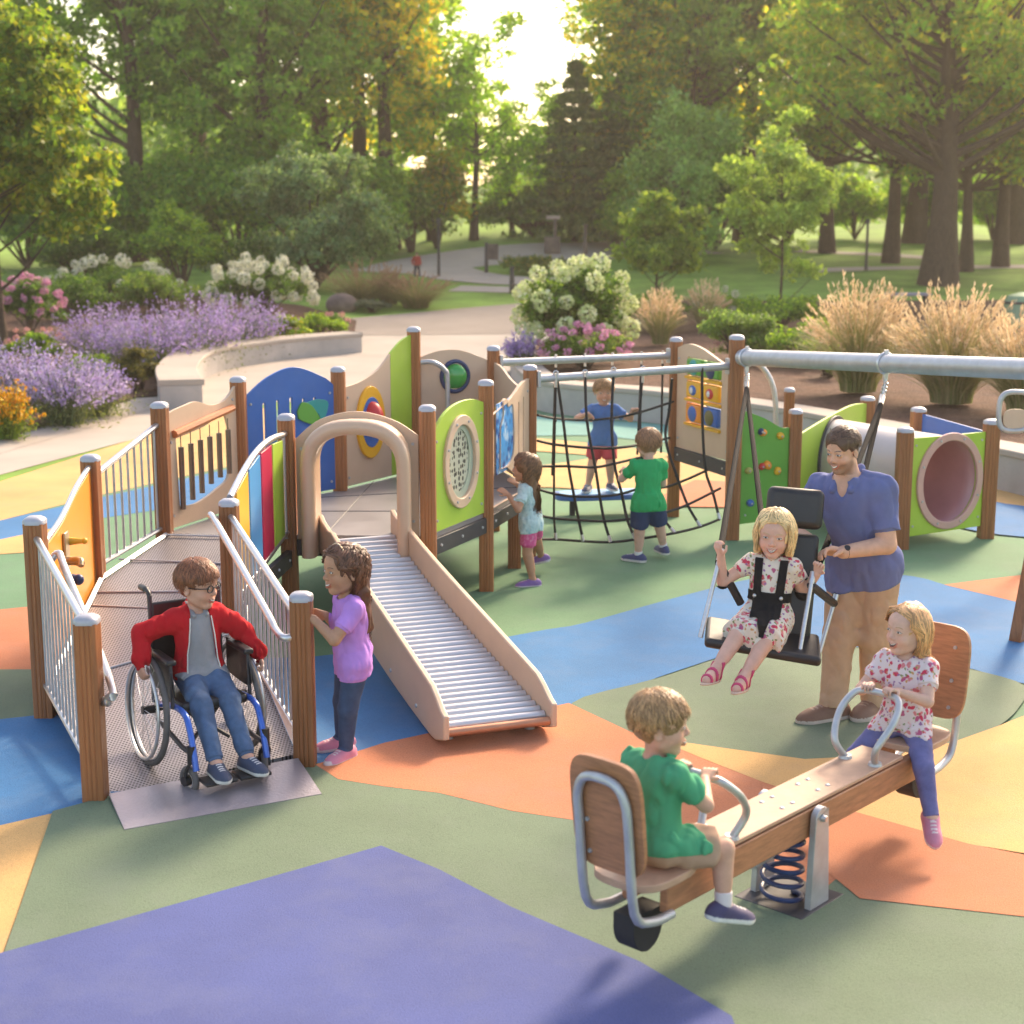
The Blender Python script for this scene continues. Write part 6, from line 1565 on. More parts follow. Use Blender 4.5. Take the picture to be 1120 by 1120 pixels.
    def patch_(outl, colr, off, seg=4):
        o = np.array(outl, float); c = o.mean(0); m = len(o)
        pts = [c] + [c + (p - c) * (k + 1) / seg for k in range(seg) for p in o]; pts = np.array(pts)
        base = HC + np.outer(pts[:, 0], HR) * hh + np.outer(pts[:, 1], HU) * hh + HF * (.62 * hh)
        dist = np.zeros(len(base))
        for _ in range(40):
            d = sample(g, D, base - HF[None] * dist[:, None]); dist += np.clip(d, -.004, .02) * .7
        dist = np.minimum(dist, hh * .75)
        X = base - HF[None] * dist[:, None] + HF[None] * off
        ed = np.array([0] + [1 if k == seg - 1 else 0 for k in range(seg) for _ in o]); X -= HF[None] * (ed * (off + .0012))[:, None]
        b = sum(len(a) for a in FV); fs = []
        for i in range(m):
            j = (i + 1) % m; fs.append((b, b + 1 + i, b + 1 + j, b + 1 + j))
            for k in range(seg - 1): fs.append((b + 1 + k * m + i, b + 1 + (k + 1) * m + i, b + 1 + (k + 1) * m + j, b + 1 + k * m + j))
        FV.append(X); FF.extend(fs); FC.append(np.tile(np.array(colr, float), (len(X), 1)))
    ang = np.linspace(0, 2 * PI, 20, endpoint=False); x_ = .9 if ad else 1.0
    hc_ = np.array(spec['hair']); sq = spec.get('squint', .75)
    if spec.get('face', True):
        for s in (-1, 1):
            ex = .145 * s * x_
            al = [(ex + .066 * math.cos(a), -.004 + (.034 if math.sin(a) > 0 else .026) * sq * math.sin(a) * abs(math.sin(a)) ** .3) for a in ang]
            patch_([(ex + (p[0] - ex) * 1.12, p[1] * 1.28 + .004) for p in al], hc_ * .35 * .5 + sk * .12, .0008)
            patch_(al, (.62, .58, .54), .0018)
            ih = .030; patch_([(ex + .008 * s * 0 + spec.get('gaze', 0) + ih * .95 * math.cos(a), max(-.004 - .024 * sq, min(-.004 + .030 * sq, .001 + ih * math.sin(a)))) for a in ang], spec.get('iris', (.05, .028, .015)), .0026)
            br = [(ex + (.085 * u_) * 1.0, .082 + .018 * (1 - u_ * u_) + (.010 if k else -.004)) for k in (0, 1) for u_ in (np.linspace(-1, 1, 8) if k == 0 else np.linspace(1, -1, 8))]
            patch_(br, hc_ * .7 + sk * .05, .0010, 3)
        mw = .115 + .02 * sm; op = .018 + .055 * sm
        up = [(mw * u_, -.262 + .035 * sm * u_ * u_) for u_ in np.linspace(-1, 1, 12)]
        lo_ = [(mw * u_, -.262 + .035 * sm * u_ * u_ - op * (1 - u_ * u_) ** .8) for u_ in np.linspace(1, -1, 12)][1:-1]
        lip = [(mw * 1.1 * u_, -.246 + .035 * sm * u_ * u_ - .004 * (1 - abs(u_))) for u_ in np.linspace(-1, 1, 12)] + [(mw * 1.1 * u_, -.268 + .04 * sm * u_ * u_ - (op + .03) * (1 - u_ * u_) ** .8) for u_ in np.linspace(1, -1, 12)][1:-1]
        lipc = sk * np.array([.92, .52, .50])
        patch_(lip, lipc, .0012); patch_(up + lo_, (.10, .02, .02), .0022)
        tz = .55 if spec.get('laugh') else .9
        patch_([(p[0] * .90, p[1] - .003) for p in up] + [(mw * .88 * u_, -.266 + .033 * sm * u_ * u_ - op * tz * .85 * (1 - u_ * u_) ** .8) for u_ in np.linspace(1, -1, 12)][1:-1], (.74, .70, .64), .0030)
    nf = len(F_)
    if not FV: FV, FC, FF = [V_[:1]], [col[:1]], [(0, 0, 0, 0)]
    b_ = np.concatenate(FV)
    np_mesh('body', np.concatenate([V_, b_]), np.concatenate([F_, np.array(FF) + len(V_)]), [MSKIN, MFACE], root, np.concatenate([col, np.concatenate(FC)]), True, mi=np.concatenate([np.zeros(nf), np.ones(len(FF))]))
    # ---------------- clothes
    def garment(name, Dg, colr, mat, wr=(.0, .07), stretch=(1, 1, 1), gap=.004, inner=True, fn=None, parent=root, R_=Rt, post=None):
        if wr[0]:
            D0 = Dg.copy(); wrinkle(g, Dg, wr[0], wr[1], R_, stretch, seed=prng.integers(0, 50))
            np.minimum(Dg, np.maximum(D0 - .014, OUT - .0045), out=Dg)     # cloth never sinks into what it covers
        if post: post(Dg)
        keep_ = Dg.copy()
        v, q_ = nets(g, Dg); v = relax(v, q_, 1, .4)
        c = np.tile(np.array(colr, float), (len(v), 1))
        if fn is not None: c = fn(v, c)
        o_ = np_mesh(name, v, q_, mat, parent, c, True)
        if inner: np.minimum(OUT, keep_, out=OUT)
        return o_
    OUT = D.copy(); TRO = g.new()
    for gm in spec['wear']:
        kd = gm['kind']; gf = gm.get('loose', .012)
        Dg = g.new()
        if kd in ('shirt', 'jacket', 'dress'):
            for c, rr, RR_ in cen: ell_(g, Dg, c, [q * t * fat + gf for q in rr], RR_, .05 * t)
            hz_ = gm.get('hem', .02)
            cap(g, Dg, SH[-1] * .92 + SH[1] * .08, SH[1] * .92 + SH[-1] * .08, .038 * t + gf * .8, .038 * t + gf * .8, .03 * t)
            if kd != 'dress': ell_(g, Dg, P0 - tu * hz_ * t * .9, [(pel[0] * t + gf * 1.3) if ad else (hw + rL[0] * .88 + gf * .5), (pel[1] * t + gf * .9) if ad else (max(pel[1] * t, rL[0]) + .004 + gf * .9), .17 * t], Rt, .05 * t)
            for s in (1, -1):
                a, e, w_ = ARM[s][:3]; sl_ = gm.get('sleeve', .55)
                if sl_ > 1:
                    x = a + (e - a); cap(g, Dg, a, e, rA[0] + gf * 1.1, rA[1] + gf * 1.2, .02 * t); en = e + (w_ - e) * (sl_ - 1)
                    cap(g, Dg, e, en + (w_ - e) * .2, rA[2] + gf * 1.2, rA[3] + gf * .9, .012 * t, cut=[(en, nrm(w_ - e))])
                    if sl_ > 1.8: cap(g, Dg, en - nrm(w_ - e) * .022, en - nrm(w_ - e) * .004, rA[3] + gf * .9 + .002, rA[3] + gf * .9 + .002, .004)
                else:
                    en = a + (e - a) * sl_; cap(g, Dg, a, e, rA[0] + gf * .6, rA[1] + gf * (1.2 if ad else 1.7), .018 * t, cut=[(en, nrm(e - a))])
                ell_(g, Dg, a, [(.036 if ad else .040) * t * aw + gf * .6] * 3, I3, .015 * t)
            if kd == 'dress':
                for k2, (fw, fz) in enumerate(gm['skirt']): pass
                for s in (1, -1):
                    hp, k, an = LEG[s][:3]; cap(g, Dg, hp, hp + (k - hp) * 1.05, .075 * t, .078 * t, .06 * t, cut=[(hp + (k - hp) * gm.get('len', .9), nrm(k - hp))])
                ell_(g, Dg, (LEG[1][0] + LEG[-1][0]) / 2 * .5 + (LEG[1][1] + LEG[-1][1]) / 2 * .5, [.10 * t, .12 * t, .06 * t], Rp, .05 * t, cut=[((LEG[1][0] + LEG[-1][0]) / 2 + ((LEG[1][1] + LEG[-1][1]) / 2 - (LEG[1][0] + LEG[-1][0]) / 2) * gm.get('len', .9), nrm(LEG[1][1] + LEG[-1][1] - LEG[1][0] - LEG[-1][0]))])
            else:
                plane_cut(g, Dg, P0 - tu * hz_ * t, -tu)
            wd = gm.get('open', .05) * t
            def fin(Dg, kd=kd, gm=gm, wd=wd):
                nk = NB + tu * .012 * t + tf * .018 * t
                cap(g, Dg, nk - tf * .012 * t, NB + tu * .12 * t, gm.get('neck', .046) * t, .06 * t, .006, sub=True)
                if gm.get('vneck'): cap(g, Dg, NB + tf * .07 * t, NB + tf * .085 * t - tu * .055 * t, .030 * t, .004 * t, .006, sub=True)
                if gm.get('collar'):
                    for s in (1, -1): cap(g, Dg, NB + tu * .022 * t - tf * .035 * t + tr * s * .030 * t, NB - tu * .012 * t + tf * .058 * t + tr * s * .030 * t, .014 * t, .011 * t, .004)
                if kd == 'jacket':
                    q_ = g.sl(P0 - .3 * t, NB + .3 * t); X, Y, Z = g.co(q_)
                    lx = (X - P0[0]) * tr[0] + (Y - P0[1]) * tr[1] + (Z - P0[2]) * tr[2]; ly = (X - P0[0]) * tf[0] + (Y - P0[1]) * tf[1] + (Z - P0[2]) * tf[2]; lz = (X - P0[0]) * tu[0] + (Y - P0[1]) * tu[1] + (Z - P0[2]) * tu[2]
                    wz = wd * (1.25 - .55 * np.clip(lz / tl, -.2, 1)); box = np.maximum(np.abs(lx) - wz, -ly)
                    Dg[q_] = np.maximum(Dg[q_], -box)
                    for s in (1, -1): cap(g, Dg, NB + tu * .02 * t - tf * .055 * t, NB + tr * s * .062 * t + tf * .03 * t - tu * .005 * t, .024 * t, .016 * t, .015 * t)
            q_ = g.sl(P0 - .30 * t, P0 + .30 * t); X, Y, Z = g.co(q_); hx_ = P0 - tu * hz_ * t
            if kd == 'shirt': Dg[q_] = np.minimum(Dg[q_], np.maximum(np.maximum(TRO[q_] - .007, -((X - hx_[0]) * tu[0] + (Y - hx_[1]) * tu[1] + (Z - hx_[2]) * tu[2])), np.abs((X - P0[0]) * f[0] + (Y - P0[1]) * f[1]) - (.105 if ad else .088) * t))
            gp = gm.get('gap', .003)
            o = garment(gm['name'], Dg, gm['col'], gm.get('mat', MCLOTH), (gm.get('wr', .007), .055 * t / 1.1), (1, 1, .45), gp, post=fin)
            if gm.get('zip'):
                m = MB()
                for s in (1, -1):
                    pts = []
                    for k in np.linspace(.02, .93, 14):
                        lz = tl * k; wz = wd * (1.25 - .55 * k); b0 = P0 + tu * lz + tr * s * (wz + .004)
                        dd = .3; p = b0 + tf * dd
                        for _ in range(60):
                            v_ = sample(g, Dg, p[None])[0]
                            if v_ < .002: break
                            p = p - tf * min(.01, max(v_ * .7, .0008))
                        pts.append(V(p + tf * .001))
                    m.tube(pts, .0035, 6)
                m.build('zip', MWHT, o, smooth=True)
        elif kd in ('trousers', 'shorts', 'jeans'):
            ell_(g, Dg, cen[0][0], [q * t * fat + gf for q in pel], Rp, .04 * t)
            ell_(g, Dg, P0 + tu * tl * .2, [bel[0] * t + gf * .6, bel[1] * t + gf * .6, .07 * t], Rt, .04 * t)
            en_ = gm.get('len', 1.95)
            for s in (1, -1):
                hp, k, an = LEG[s][:3]
                if en_ <= 1:
                    e = hp + (k - hp) * en_; cap(g, Dg, hp, k, rL[0] + gf, rL[1] + gf * 2.2, .03 * t, cut=[(e, nrm(k - hp))])
                else:
                    cap(g, Dg, hp, k, rL[0] + gf, rL[1] + gf, .03 * t); e = k + (an - k) * (en_ - 1)
                    cap(g, Dg, k, an + (an - k) * .05, rL[2] + gf * 1.1, rL[3] + gf * gm.get('cuff', 1.1), .015 * t, cut=[(e, nrm(an - k))])
            plane_cut(g, Dg, P0 + tu * .062 * t, tu); np.minimum(TRO, Dg, out=TRO)
            garment(gm['name'], Dg, gm['col'], gm.get('mat', MCLOTH), (gm.get('wr', .005), .075), (1, 1, .5), .003)
        elif kd == 'shoes':
            for s in (1, -1):
                Dg = g.new(); hp, k, an, td_, fu = LEG[s]; so = an - fu * ah; fl_ = .150 * t; sd2 = np.cross(td_, fu); Rf = np.array([sd2, td_, fu]); zc_ = so + td_ * fl_ * .28
                if gm.get('sandal'):
                    for a_, b_, ww in ((-.02, -.02, 0), ):
                        pass
                    ell_(g, Dg, zc_ + fu * .004 * t, [.034 * t, fl_ * .60, .014 * t], Rf, 0, cut=[(so + fu * .010 * t, fu), (so, -fu)])
                    for yy, zt in ((fl_ * .55, .012), (fl_ * .18, .020), (-.018 * t, .036)):
                        Dg2 = g.new(); ell_(g, Dg2, so + td_ * yy + fu * .012 * t, [.036 * t, .045 * t, (.030 + zt) * t], Rf, 0)
                        c0 = so + td_ * yy
                        q_ = g.sl(c0 - .09 * t, c0 + .09 * t); X, Y, Z = g.co(q_); sl2 = np.abs((X - c0[0]) * td_[0] + (Y - c0[1]) * td_[1] + (Z - c0[2]) * td_[2]) - .007 * t
                        Dg[q_] = np.minimum(Dg[q_], np.maximum(np.maximum(np.maximum(D[q_] - .006, -(D[q_] + .004)), sl2), -((X - so[0]) * fu[0] + (Y - so[1]) * fu[1] + (Z - so[2]) * fu[2])))
                    fn = lambda v, c, so=so, fu=fu: np.where(((v - so) @ fu < .011 * t)[:, None], np.array([.55, .40, .30]), c)
                    garment('sandal', Dg, gm['col'], MSHOE, (0, 1), inner=False, fn=fn); continue
                ell_(g, Dg, so + td_ * fl_ * .50 + fu * .012 * t, [.036 * t, fl_ * .44, .034 * t], Rf, .02 * t)
                ell_(g, Dg, so - td_ * fl_ * .06 + fu * .022 * t, [.034 * t, fl_ * .39, .047 * t], Rf, .02 * t)
                cap(g, Dg, an - fu * .008 * t, so + td_ * fl_ * .50 + fu * .018 * t, .031 * t, .026 * t, .02 * t)
                cap(g, Dg, so - td_ * fl_ * .17 + fu * .012 * t, so + td_ * fl_ * .62 + fu * .010 * t, .036 * t, .037 * t, .004, cut=[(so + fu * .021 * t, fu)])
                plane_cut(g, Dg, so, -fu)
                cap(g, Dg, an + fu * .012 * t, an + fu * .08 * t, .027 * t, .03 * t, .004, sub=True)
                sc2 = gm.get('sole', (.70, .68, .64))
                fn = lambda v, c, so=so, fu=fu, td_=td_, fl_=fl_, sd2=sd2: np.where((((v - so) @ fu < .017 * t) | (((v - so) @ td_ > fl_ * .80) & ((v - so) @ fu < .030 * t) & bool(gm.get('cap', 0))))[:, None], np.array(sc2), np.where(((np.abs((v - so) @ sd2) < .013 * t) & ((v - so) @ td_ > fl_ * .22) & ((v - so) @ td_ < fl_ * .58) & (np.modf((v - so) @ td_ / (.016 * t) + 50)[0] < .45) & ((v - so) @ fu > .03 * t))[:, None], np.array(gm.get('lace', (.6, .6, .6))), c))
                garment('shoe', Dg, gm['col'], MSHOE, (0, 1), inner=False, fn=fn)
        elif kd == 'socks':
            for s in (1, -1):
                Dg = g.new(); hp, k, an = LEG[s][:3]; ax = nrm(k - an)
                cap(g, Dg, an - ax * .02, an + ax * .08, rL[3] + .006, rL[3] + .008, 0, cut=[(an + ax * gm.get('len', .05), ax)]); garment('sock', Dg, gm['col'], MCLOTH, (0, 1), gap=.0005)
    # ---------------- hair
    st_ = spec.get('style', 'short'); hcol = hc_; shortst = st_ in ('short', 'man')
    Dh = g.new(); inf = spec.get('hairvol', .045)
    cr = ((0, -.07, .14), (.325, .405, .36)) if ad else ((0, -.05, .12), (.365, .42, .385))
    hl2 = spec.get('hairline', .0)
    if shortst:
        lo_i = .015 if ad else .022
        ell_(g, Dh, U(*cr[0]), [(q + lo_i) * hh for q in cr[1]], Rh, 0)
        ell_(g, Dh, U(0, cr[0][1] + .02, cr[0][2] + .02), [(cr[1][0] + inf * .5) * hh, (cr[1][1] + inf * .35) * hh, (cr[1][2] + inf * .4) * hh], Rh, .08 * hh, cut=[(U(0, 0, .16), -nrm(HU + HF * .2))])
        ell_(g, Dh, U(0, -.16, -.08), [.27 * hh, .27 * hh, .26 * hh], Rh, .05 * hh)
        ell_(g, Dh, U(0, .57, -.21 + hl2), [.40 * hh, .48 * hh, .44 * hh], Rh, .02 * hh, sub=True)
        for s in (-1, 1):
            ell_(g, Dh, U(.42 * s, .06, -.22), [.16 * hh, .20 * hh, .20 * hh], Rh, .03 * hh, sub=True)
            ell_(g, Dh, U(.40 * s, .36, -.02), [.12 * hh, .16 * hh, .22 * hh], Rh, .03 * hh, sub=True)
        plane_cut(g, Dh, U(0, -.3, -.24), -nrm(HU * 1 + HF * .35))
    else:
        ell_(g, Dh, U(*cr[0]), [(q + inf) * hh for q in cr[1]], Rh, 0)
        ell_(g, Dh, U(0, -.16, -.06), [.30 * hh, .30 * hh, .30 * hh], Rh, .06 * hh)
        ell_(g, Dh, U(0, .56, -.09 + hl2), [.36 * hh, .50 * hh, .44 * hh], Rh, .03 * hh, sub=True)
        for s in (-1, 1): ell_(g, Dh, U(.42 * s, .16, -.16), [.12 * hh, .14 * hh, .20 * hh], Rh, .03 * hh, sub=True)
        dn = spec.get('long', .5)
        bw = spec.get('bulk', .20)
        for x, k2 in ((0, 1.0), (.17, .92), (-.17, .92)):
            c0 = U(x, -.22, -.05); c1 = U(x * 1.2, -.36 if dn > .6 else -.30, -.05) - W * dn * hh * k2
            cap(g, Dh, c0, c1, bw * hh, bw * .62 * hh, .08 * hh)
        if spec.get('sides'):
            for s in (-1, 1): cap(g, Dh, U(.32 * s, -.02, .10), U(.36 * s, .02, -.1) - W * spec['sides'] * hh, .11 * hh, .085 * hh, .06 * hh)
    wrinkle(g, Dh, (.0045 if shortst else .009) * (hh / .23), .030, Rh, (1, .5, .4), 3); np.maximum(Dh, -(D + .002), out=Dh)
    v, q_ = nets(g, Dh); v = relax(v, q_, 1, .4); hv = vnoise(v @ Rh.T * np.array([60, 22, 16])); c = hcol[None] * (1 + .25 * hv[:, None])
    hair = np_mesh('hair', v, q_, MHAIR, root, c, True)
    n = spec.get('strands', 2600 if shortst else 1000); segs = 7
    dirs = unit(prng.normal(size=(n * 4, 3)))
    if shortst: keep = (dirs[:, 2] > (-.1 if ad else -.25)) & ~((dirs[:, 1] > .25) & (dirs[:, 2] < (.36 if ad else .46) + hl2)) & ~((np.abs(dirs[:, 0]) > .6) & (dirs[:, 1] > -.15) & (dirs[:, 2] < .12))
    else: keep = (dirs[:, 2] > -.35) & ~((dirs[:, 1] > .30) & (dirs[:, 2] < .52 + hl2))
    dirs = dirs[keep][:n]; n = len(dirs)
    cc = np.array(cr[0]); cr_ = np.array(cr[1]) + (inf * (.75 if st_ == 'short' else .5) if shortst else inf)
    p = cc + dirs * cr_ * (1.0 if shortst else .98)
    crown = np.array([.05, -.25, .93])
    gl = np.array([W @ HR, W @ HF, W @ HU])            # world up in head frame
    fl0 = unit(p - (cc + crown * cr_))
    if st_ == 'short': fl0 = unit(fl0 + np.array([.65, .10, 0]) * (p[:, 2:3] > .28) + dirs * .35)
    elif st_ == 'man': fl0 = unit(np.array([.25, -.55, .25]) * (p[:, 1:2] > -.1) + fl0 * .35 + dirs * .45)
    else:
        part = spec.get('part', .06); fr_ = np.clip((p[:, 1:2] + .15) / .35, 0, 1)
        fl0 = unit(fl0 + fr_ * np.concatenate([np.sign(p[:, :1] - part) * 1.3, -.75 * np.ones((n, 1)), np.zeros((n, 1))], 1))
    cur = p; line = [cur]; hlen = spec.get('slen', (.15 if ad else .26) if shortst else .9) * (prng.uniform(.7, 1.25, (n, 1))); step = hlen / segs
    if shortst: step = step * np.where(dirs[:, 2:3] > .3, 1, .55)
    dcur = fl0 + prng.normal(0, .24 if shortst else .16, fl0.shape); curl = spec.get('curl', 0)
    ph = prng.uniform(0, 6.28, n); fr = prng.uniform(.8, 1.25, n)
    for k in range(segs * (3 if curl else 1)):
        st2 = step / (3 if curl else 1)
        nr = unit((cur - cc) / cr_ ** 2); tang = dcur - nr * (dcur * nr).sum(1, keepdims=True) * (.72 if shortst else .85)
        dcur = unit(tang * .8 - gl * (.10 if shortst else .55) + prng.normal(0, .12 if shortst else .09, tang.shape))
        cur = cur + dcur * st2
        e = (cur - cc) / (cr_ + (.025 if k < segs * 2 else .04)); L = np.linalg.norm(e, axis=1, keepdims=True)
        if not shortst: cur = np.where(L < 1, cc + e / np.maximum(L, 1e-6) * (cr_ + .02), cur)
        else: cur = np.where(L < 1, cc + e / np.maximum(L, 1e-6) * (cr_ + .025), cur)
        if not shortst:
            fb = (cur[:, 1] > .10) & (cur[:, 2] < .34 + hl2) & (np.abs(cur[:, 0]) < .33)
            cur[fb, 0] = np.sign(cur[fb, 0] - part) * .335; cur[fb, 1] = np.minimum(cur[fb, 1], .22)
            tk_ = spec.get('tuck', .24); fb = (cur[:, 1] > tk_) & (cur[:, 2] < .12); cur[fb, 1] = tk_ - .2 * (cur[fb, 1] - tk_)
        if not shortst:
            lim = np.interp(-cur[:, 2], [.30, .62], [.4, -.36]); fb = cur[:, 1] > lim; cur[fb, 1] = lim[fb] - .15 * prng.uniform(0, 1, fb.sum()) * (cur[fb, 2] < -.5)
        line.append(cur)
    Lp = np.stack(line, 1)
    if curl:
        k = np.arange(Lp.shape[1]); am = curl * np.clip(k / 5, 0, 1)
        ax1 = unit(np.cross(Lp[:, -1] - Lp[:, 0], np.array([.3, 1, .2]))); ax2 = unit(np.cross(Lp[:, -1] - Lp[:, 0], ax1)); th_ = ph[:, None] + k[None] * 1.5 * fr[:, None]
        Lp = Lp + ax1[:, None] * (am[None] * np.cos(th_))[..., None] + ax2[:, None] * (am[None] * np.sin(th_))[..., None]
    Wp = HC + (Lp[..., 0:1] * HR + Lp[..., 1:2] * HF + Lp[..., 2:3] * HU) * hh
    if not shortst:
        Q = Wp.reshape(-1, 3)
        for _ in range(2):
            d0 = sample(g, OUT, Q); gr = np.stack([sample(g, OUT, Q + e_) - sample(g, OUT, Q - e_) for e_ in np.eye(3) * .006], 1)
            Q = Q + unit(gr) * np.clip(.007 - d0, 0, .02)[:, None]
        Wp = Q.reshape(Wp.shape)
    m_ = Wp.shape[1]; tg = np.gradient(Wp, axis=1); ct = np.einsum('i,ij->j', cc, np.array([HR, HF, HU])) * hh + HC
    sdv = unit(np.cross(tg, Wp - ct)); wd_ = spec.get('swid', .0028 if shortst else .0038) * np.interp(np.linspace(0, 1, m_), [0, .3, 1], [.6, 1, .25])[None, :, None] * prng.uniform(.6, 1.4, (n, 1, 1))
    vv = np.stack([Wp - sdv * wd_, Wp + unit(Wp - ct) * wd_ * .6, Wp + sdv * wd_], 2).reshape(-1, 3)
    i = np.arange(n)[:, None] * (3 * m_) + np.arange(m_ - 1)[None] * 3
    ff = np.concatenate([np.stack([i, i + 1, i + 4, i + 3], -1).reshape(-1, 4), np.stack([i + 1, i + 2, i + 5, i + 4], -1).reshape(-1, 4)])
    cs = np.repeat(hcol[None] * prng.uniform(.5, 1.7, (n, 1)), 3 * m_, 0)
    np_mesh('hair_strands', vv, ff, MHAIR, hair, cs, True)
    return dict(root=root, HC=HC, HR=HR, HF=HF, HU=HU, hh=hh, U=U, ARM=ARM, LEG=LEG, P0=P0, NB=NB, tu=tu, tf=tf, tr=tr, g=g, D=D, OUT=OUT, r=r, f=f, T=T_)

def band(S, name, maskfn, colr, mat, parent, thick=.007):
    """webbing that lies on the clothes where maskfn (torso right, forward, up) < 0"""
    g, O = S['g'], S['OUT']
    q = g.sl(S['P0'] - .32 * S['T'], S['NB'] + .32 * S['T']); X, Y, Z = g.co(q)
    c = [(X - S['P0'][0]) * a[0] + (Y - S['P0'][1]) * a[1] + (Z - S['P0'][2]) * a[2] for a in (S['tr'], S['tf'], S['tu'])]
    Dg = g.new(); Dg[q] = np.maximum(np.maximum(O[q] - thick, -(O[q] + .004)), maskfn(*c))
    v, f_ = nets(g, Dg)
    return np_mesh(name, relax(v, f_, 1, .4), f_, mat, parent, np.tile(np.array(colr), (len(v), 1)), True)
# ------------------------------------------------------------------ wheelchair and its rider
LIGHT = (.60, .345, .25); PALEK = (.66, .40, .31); TANS = (.46, .25, .155); BROWN = (.46, .25, .155)
WHITE_SOLE = (.68, .66, .62)
hd = V((.53, -.85, 0)).normalized(); wr_ = V((hd.y, -hd.x, 0))
RA = V((-1.685, 7.93, 0)); zb = .062
wc = empty('wheelchair', (RA.x, RA.y, zb), 'black wheelchair with blue front frame and big spoked wheels rolling down the ramp', 'wheelchair')
MBLF = M('blue_metal_frame', (.025, .11, .50), .3, .3, .06, 8, coat=.5)
MTYRE = M('grey_tyre', (.13, .12, .12), .8, 0, .15, 30)
def wheel(c, ax, r, name, tyre, spokes=20, rim=True):
    m = MB(); m.torus(c, ax, r - tyre, tyre, 48, 10); w = m.build(name, MTYRE, wc, smooth=True)
    m = MB(); m.torus(c, ax, r - tyre * 2.1, tyre * .55, 48, 8); m.build('rim', MST, w, smooth=True)
    m = MB(); e = V(ax).normalized(); m.cyl(c - e * .035, c + e * .035, .022 if spokes else r * .35, None, 14); m.build('hub', MBLK, w, smooth=True)
    if spokes:
        m = MB(); o = V((0, 0, 1)) - e * e.z; o.normalize(); b = e.cross(o)
        for i in range(spokes):
            a = 2 * PI * i / spokes; d = o * math.cos(a) + b * math.sin(a); d2 = o * math.cos(a + .25) + b * math.sin(a + .25)
            m.tube([c + e * (.03 if i % 2 else -.03) + d2 * .02, c + d * (r - tyre * 2.2)], .0016, 4)
        sp = m.build('spokes', MST, w); sp['kind'] = 'stuff'
    return w
RW = .295
for s in (1, -1):
    cm = wr_ * s; tilt = Z3 * .06
    c = RA + wr_ * (s * .255) + Z3 * (zb + RW)
    w = wheel(c, wr_ * s + tilt, RW, 'rear_wheel', .017)
    m = MB(); m.torus(c + wr_ * (s * .035), wr_ * s + tilt, RW - .045, .0095, 48, 8); m.build('push_rim', MST, w, smooth=True)
    cc_ = RA + hd * .425 + wr_ * (s * .20); zc_ = rz(cc_.y) + .02; cz = V((cc_.x, cc_.y, zc_ + .074))
    fw = wheel(cz, wr_ + hd * .25 * s, .074, 'caster_wheel', .017, 0)
    m = MB()
    for q in (-1, 1): m.tube([cz + wr_ * q * .024, cz + wr_ * q * .024 + Z3 * .07 + hd * .03, cz + Z3 * .115 + hd * .04], .010, 6)
    m.cyl(cz + Z3 * .10 + hd * .04, cz + Z3 * .19 + hd * .04, .022, None, 12); m.build('caster_fork', MBLK, wc, smooth=True)
    # blue front frame tube, from the seat corner down to the footplate
    a0 = RA + wr_ * (s * .19)
    zs = zb + .36
    q = [a0 - hd * .02 + Z3 * (zs - .05), a0 + hd * .22 + Z3 * zs, a0 + hd * .37 + Z3 * (zs - .005), a0 + hd * .43 + Z3 * (zs - .07), a0 + hd * .47 + Z3 * (zb + .20), a0 + hd * .50 + Z3 * (zb + .10)]
    m = MB(); m.tube(spl(q, 6), .0165, 12); m.build('front_frame', MBLF, wc, smooth=True)
    m = MB(); m.tube([a0 - hd * .06 + Z3 * (zs - .14), a0 + hd * .30 + Z3 * (zb + .17), a0 + hd * .44 + Z3 * (zb + .17)], .013, 10); m.tube([a0 - hd * .10 + Z3 * (zb + .3), a0 - hd * .10 + Z3 * (zb + .88)], .0125, 10)
    m.tube([a0 + hd * .05 + Z3 * zs, a0 - wr_ * s * .3 + hd * .2 + Z3 * (zb + .14)], .011, 8); m.build('side_frame', MDK, wc, smooth=True)
    m = MB(); m.tube(spl([a0 - hd * .10 + Z3 * (zb + .84), a0 - hd * .11 + Z3 * (zb + .885), a0 - hd * .15 + Z3 * (zb + .90), a0 - hd * .23 + Z3 * (zb + .90)], 5), [.0125] * 10 + [.018] * 6, 10); m.build('push_handle', MBLK, wc, smooth=True)
    rot = Matrix((hd, -wr_, Z3)).transposed()
    m = MB(); m.box(a0 + hd * .13 + wr_ * (s * .02) + Z3 * (zb + .60), (.26, .055, .03), rot); m.build('armrest', MBLK, wc, bevel=.012, seg=3)
    m = MB(); m.plate(a0 + wr_ * (s * .02), hd, Z3, curve([(-.06, zb + .42), (.26, zb + .42), (.24, zb + .56), (.10, zb + .61), (-.06, zb + .61)]), t=.006); m.build('side_guard', MBLK, wc)
    m = MB(); m.tube([a0 + hd * .235 + wr_ * (s * .02) + Z3 * (zb + .61), a0 + hd * .25 + wr_ * (s * .02) + Z3 * zs], .010, 8); m.build('armrest_post', MDK, wc)
    m = MB(); m.box(a0 + hd * .535 - wr_ * (s * .10) + Z3 * (zb + .048), (.13, .17, .018), rot); m.build('footplate', MBLK, wc, bevel=.006)
m = MB(); m.tube([RA - wr_ * .24 + Z3 * (zb + RW), RA + wr_ * .24 + Z3 * (zb + RW)], .016, 10); m.build('axle', MDK, wc, smooth=True)
m = MB(); m.box(RA + hd * .12 + Z3 * (zb + .365), (.36, .36, .05), rot); m.build('seat_cushion', MBLK, wc, bevel=.018, seg=3)
m = MB(); m.box(RA - hd * .10 + Z3 * (zb + .66), (.025, .37, .36), rot); m.build('backrest', MBLK, wc, bevel=.01)

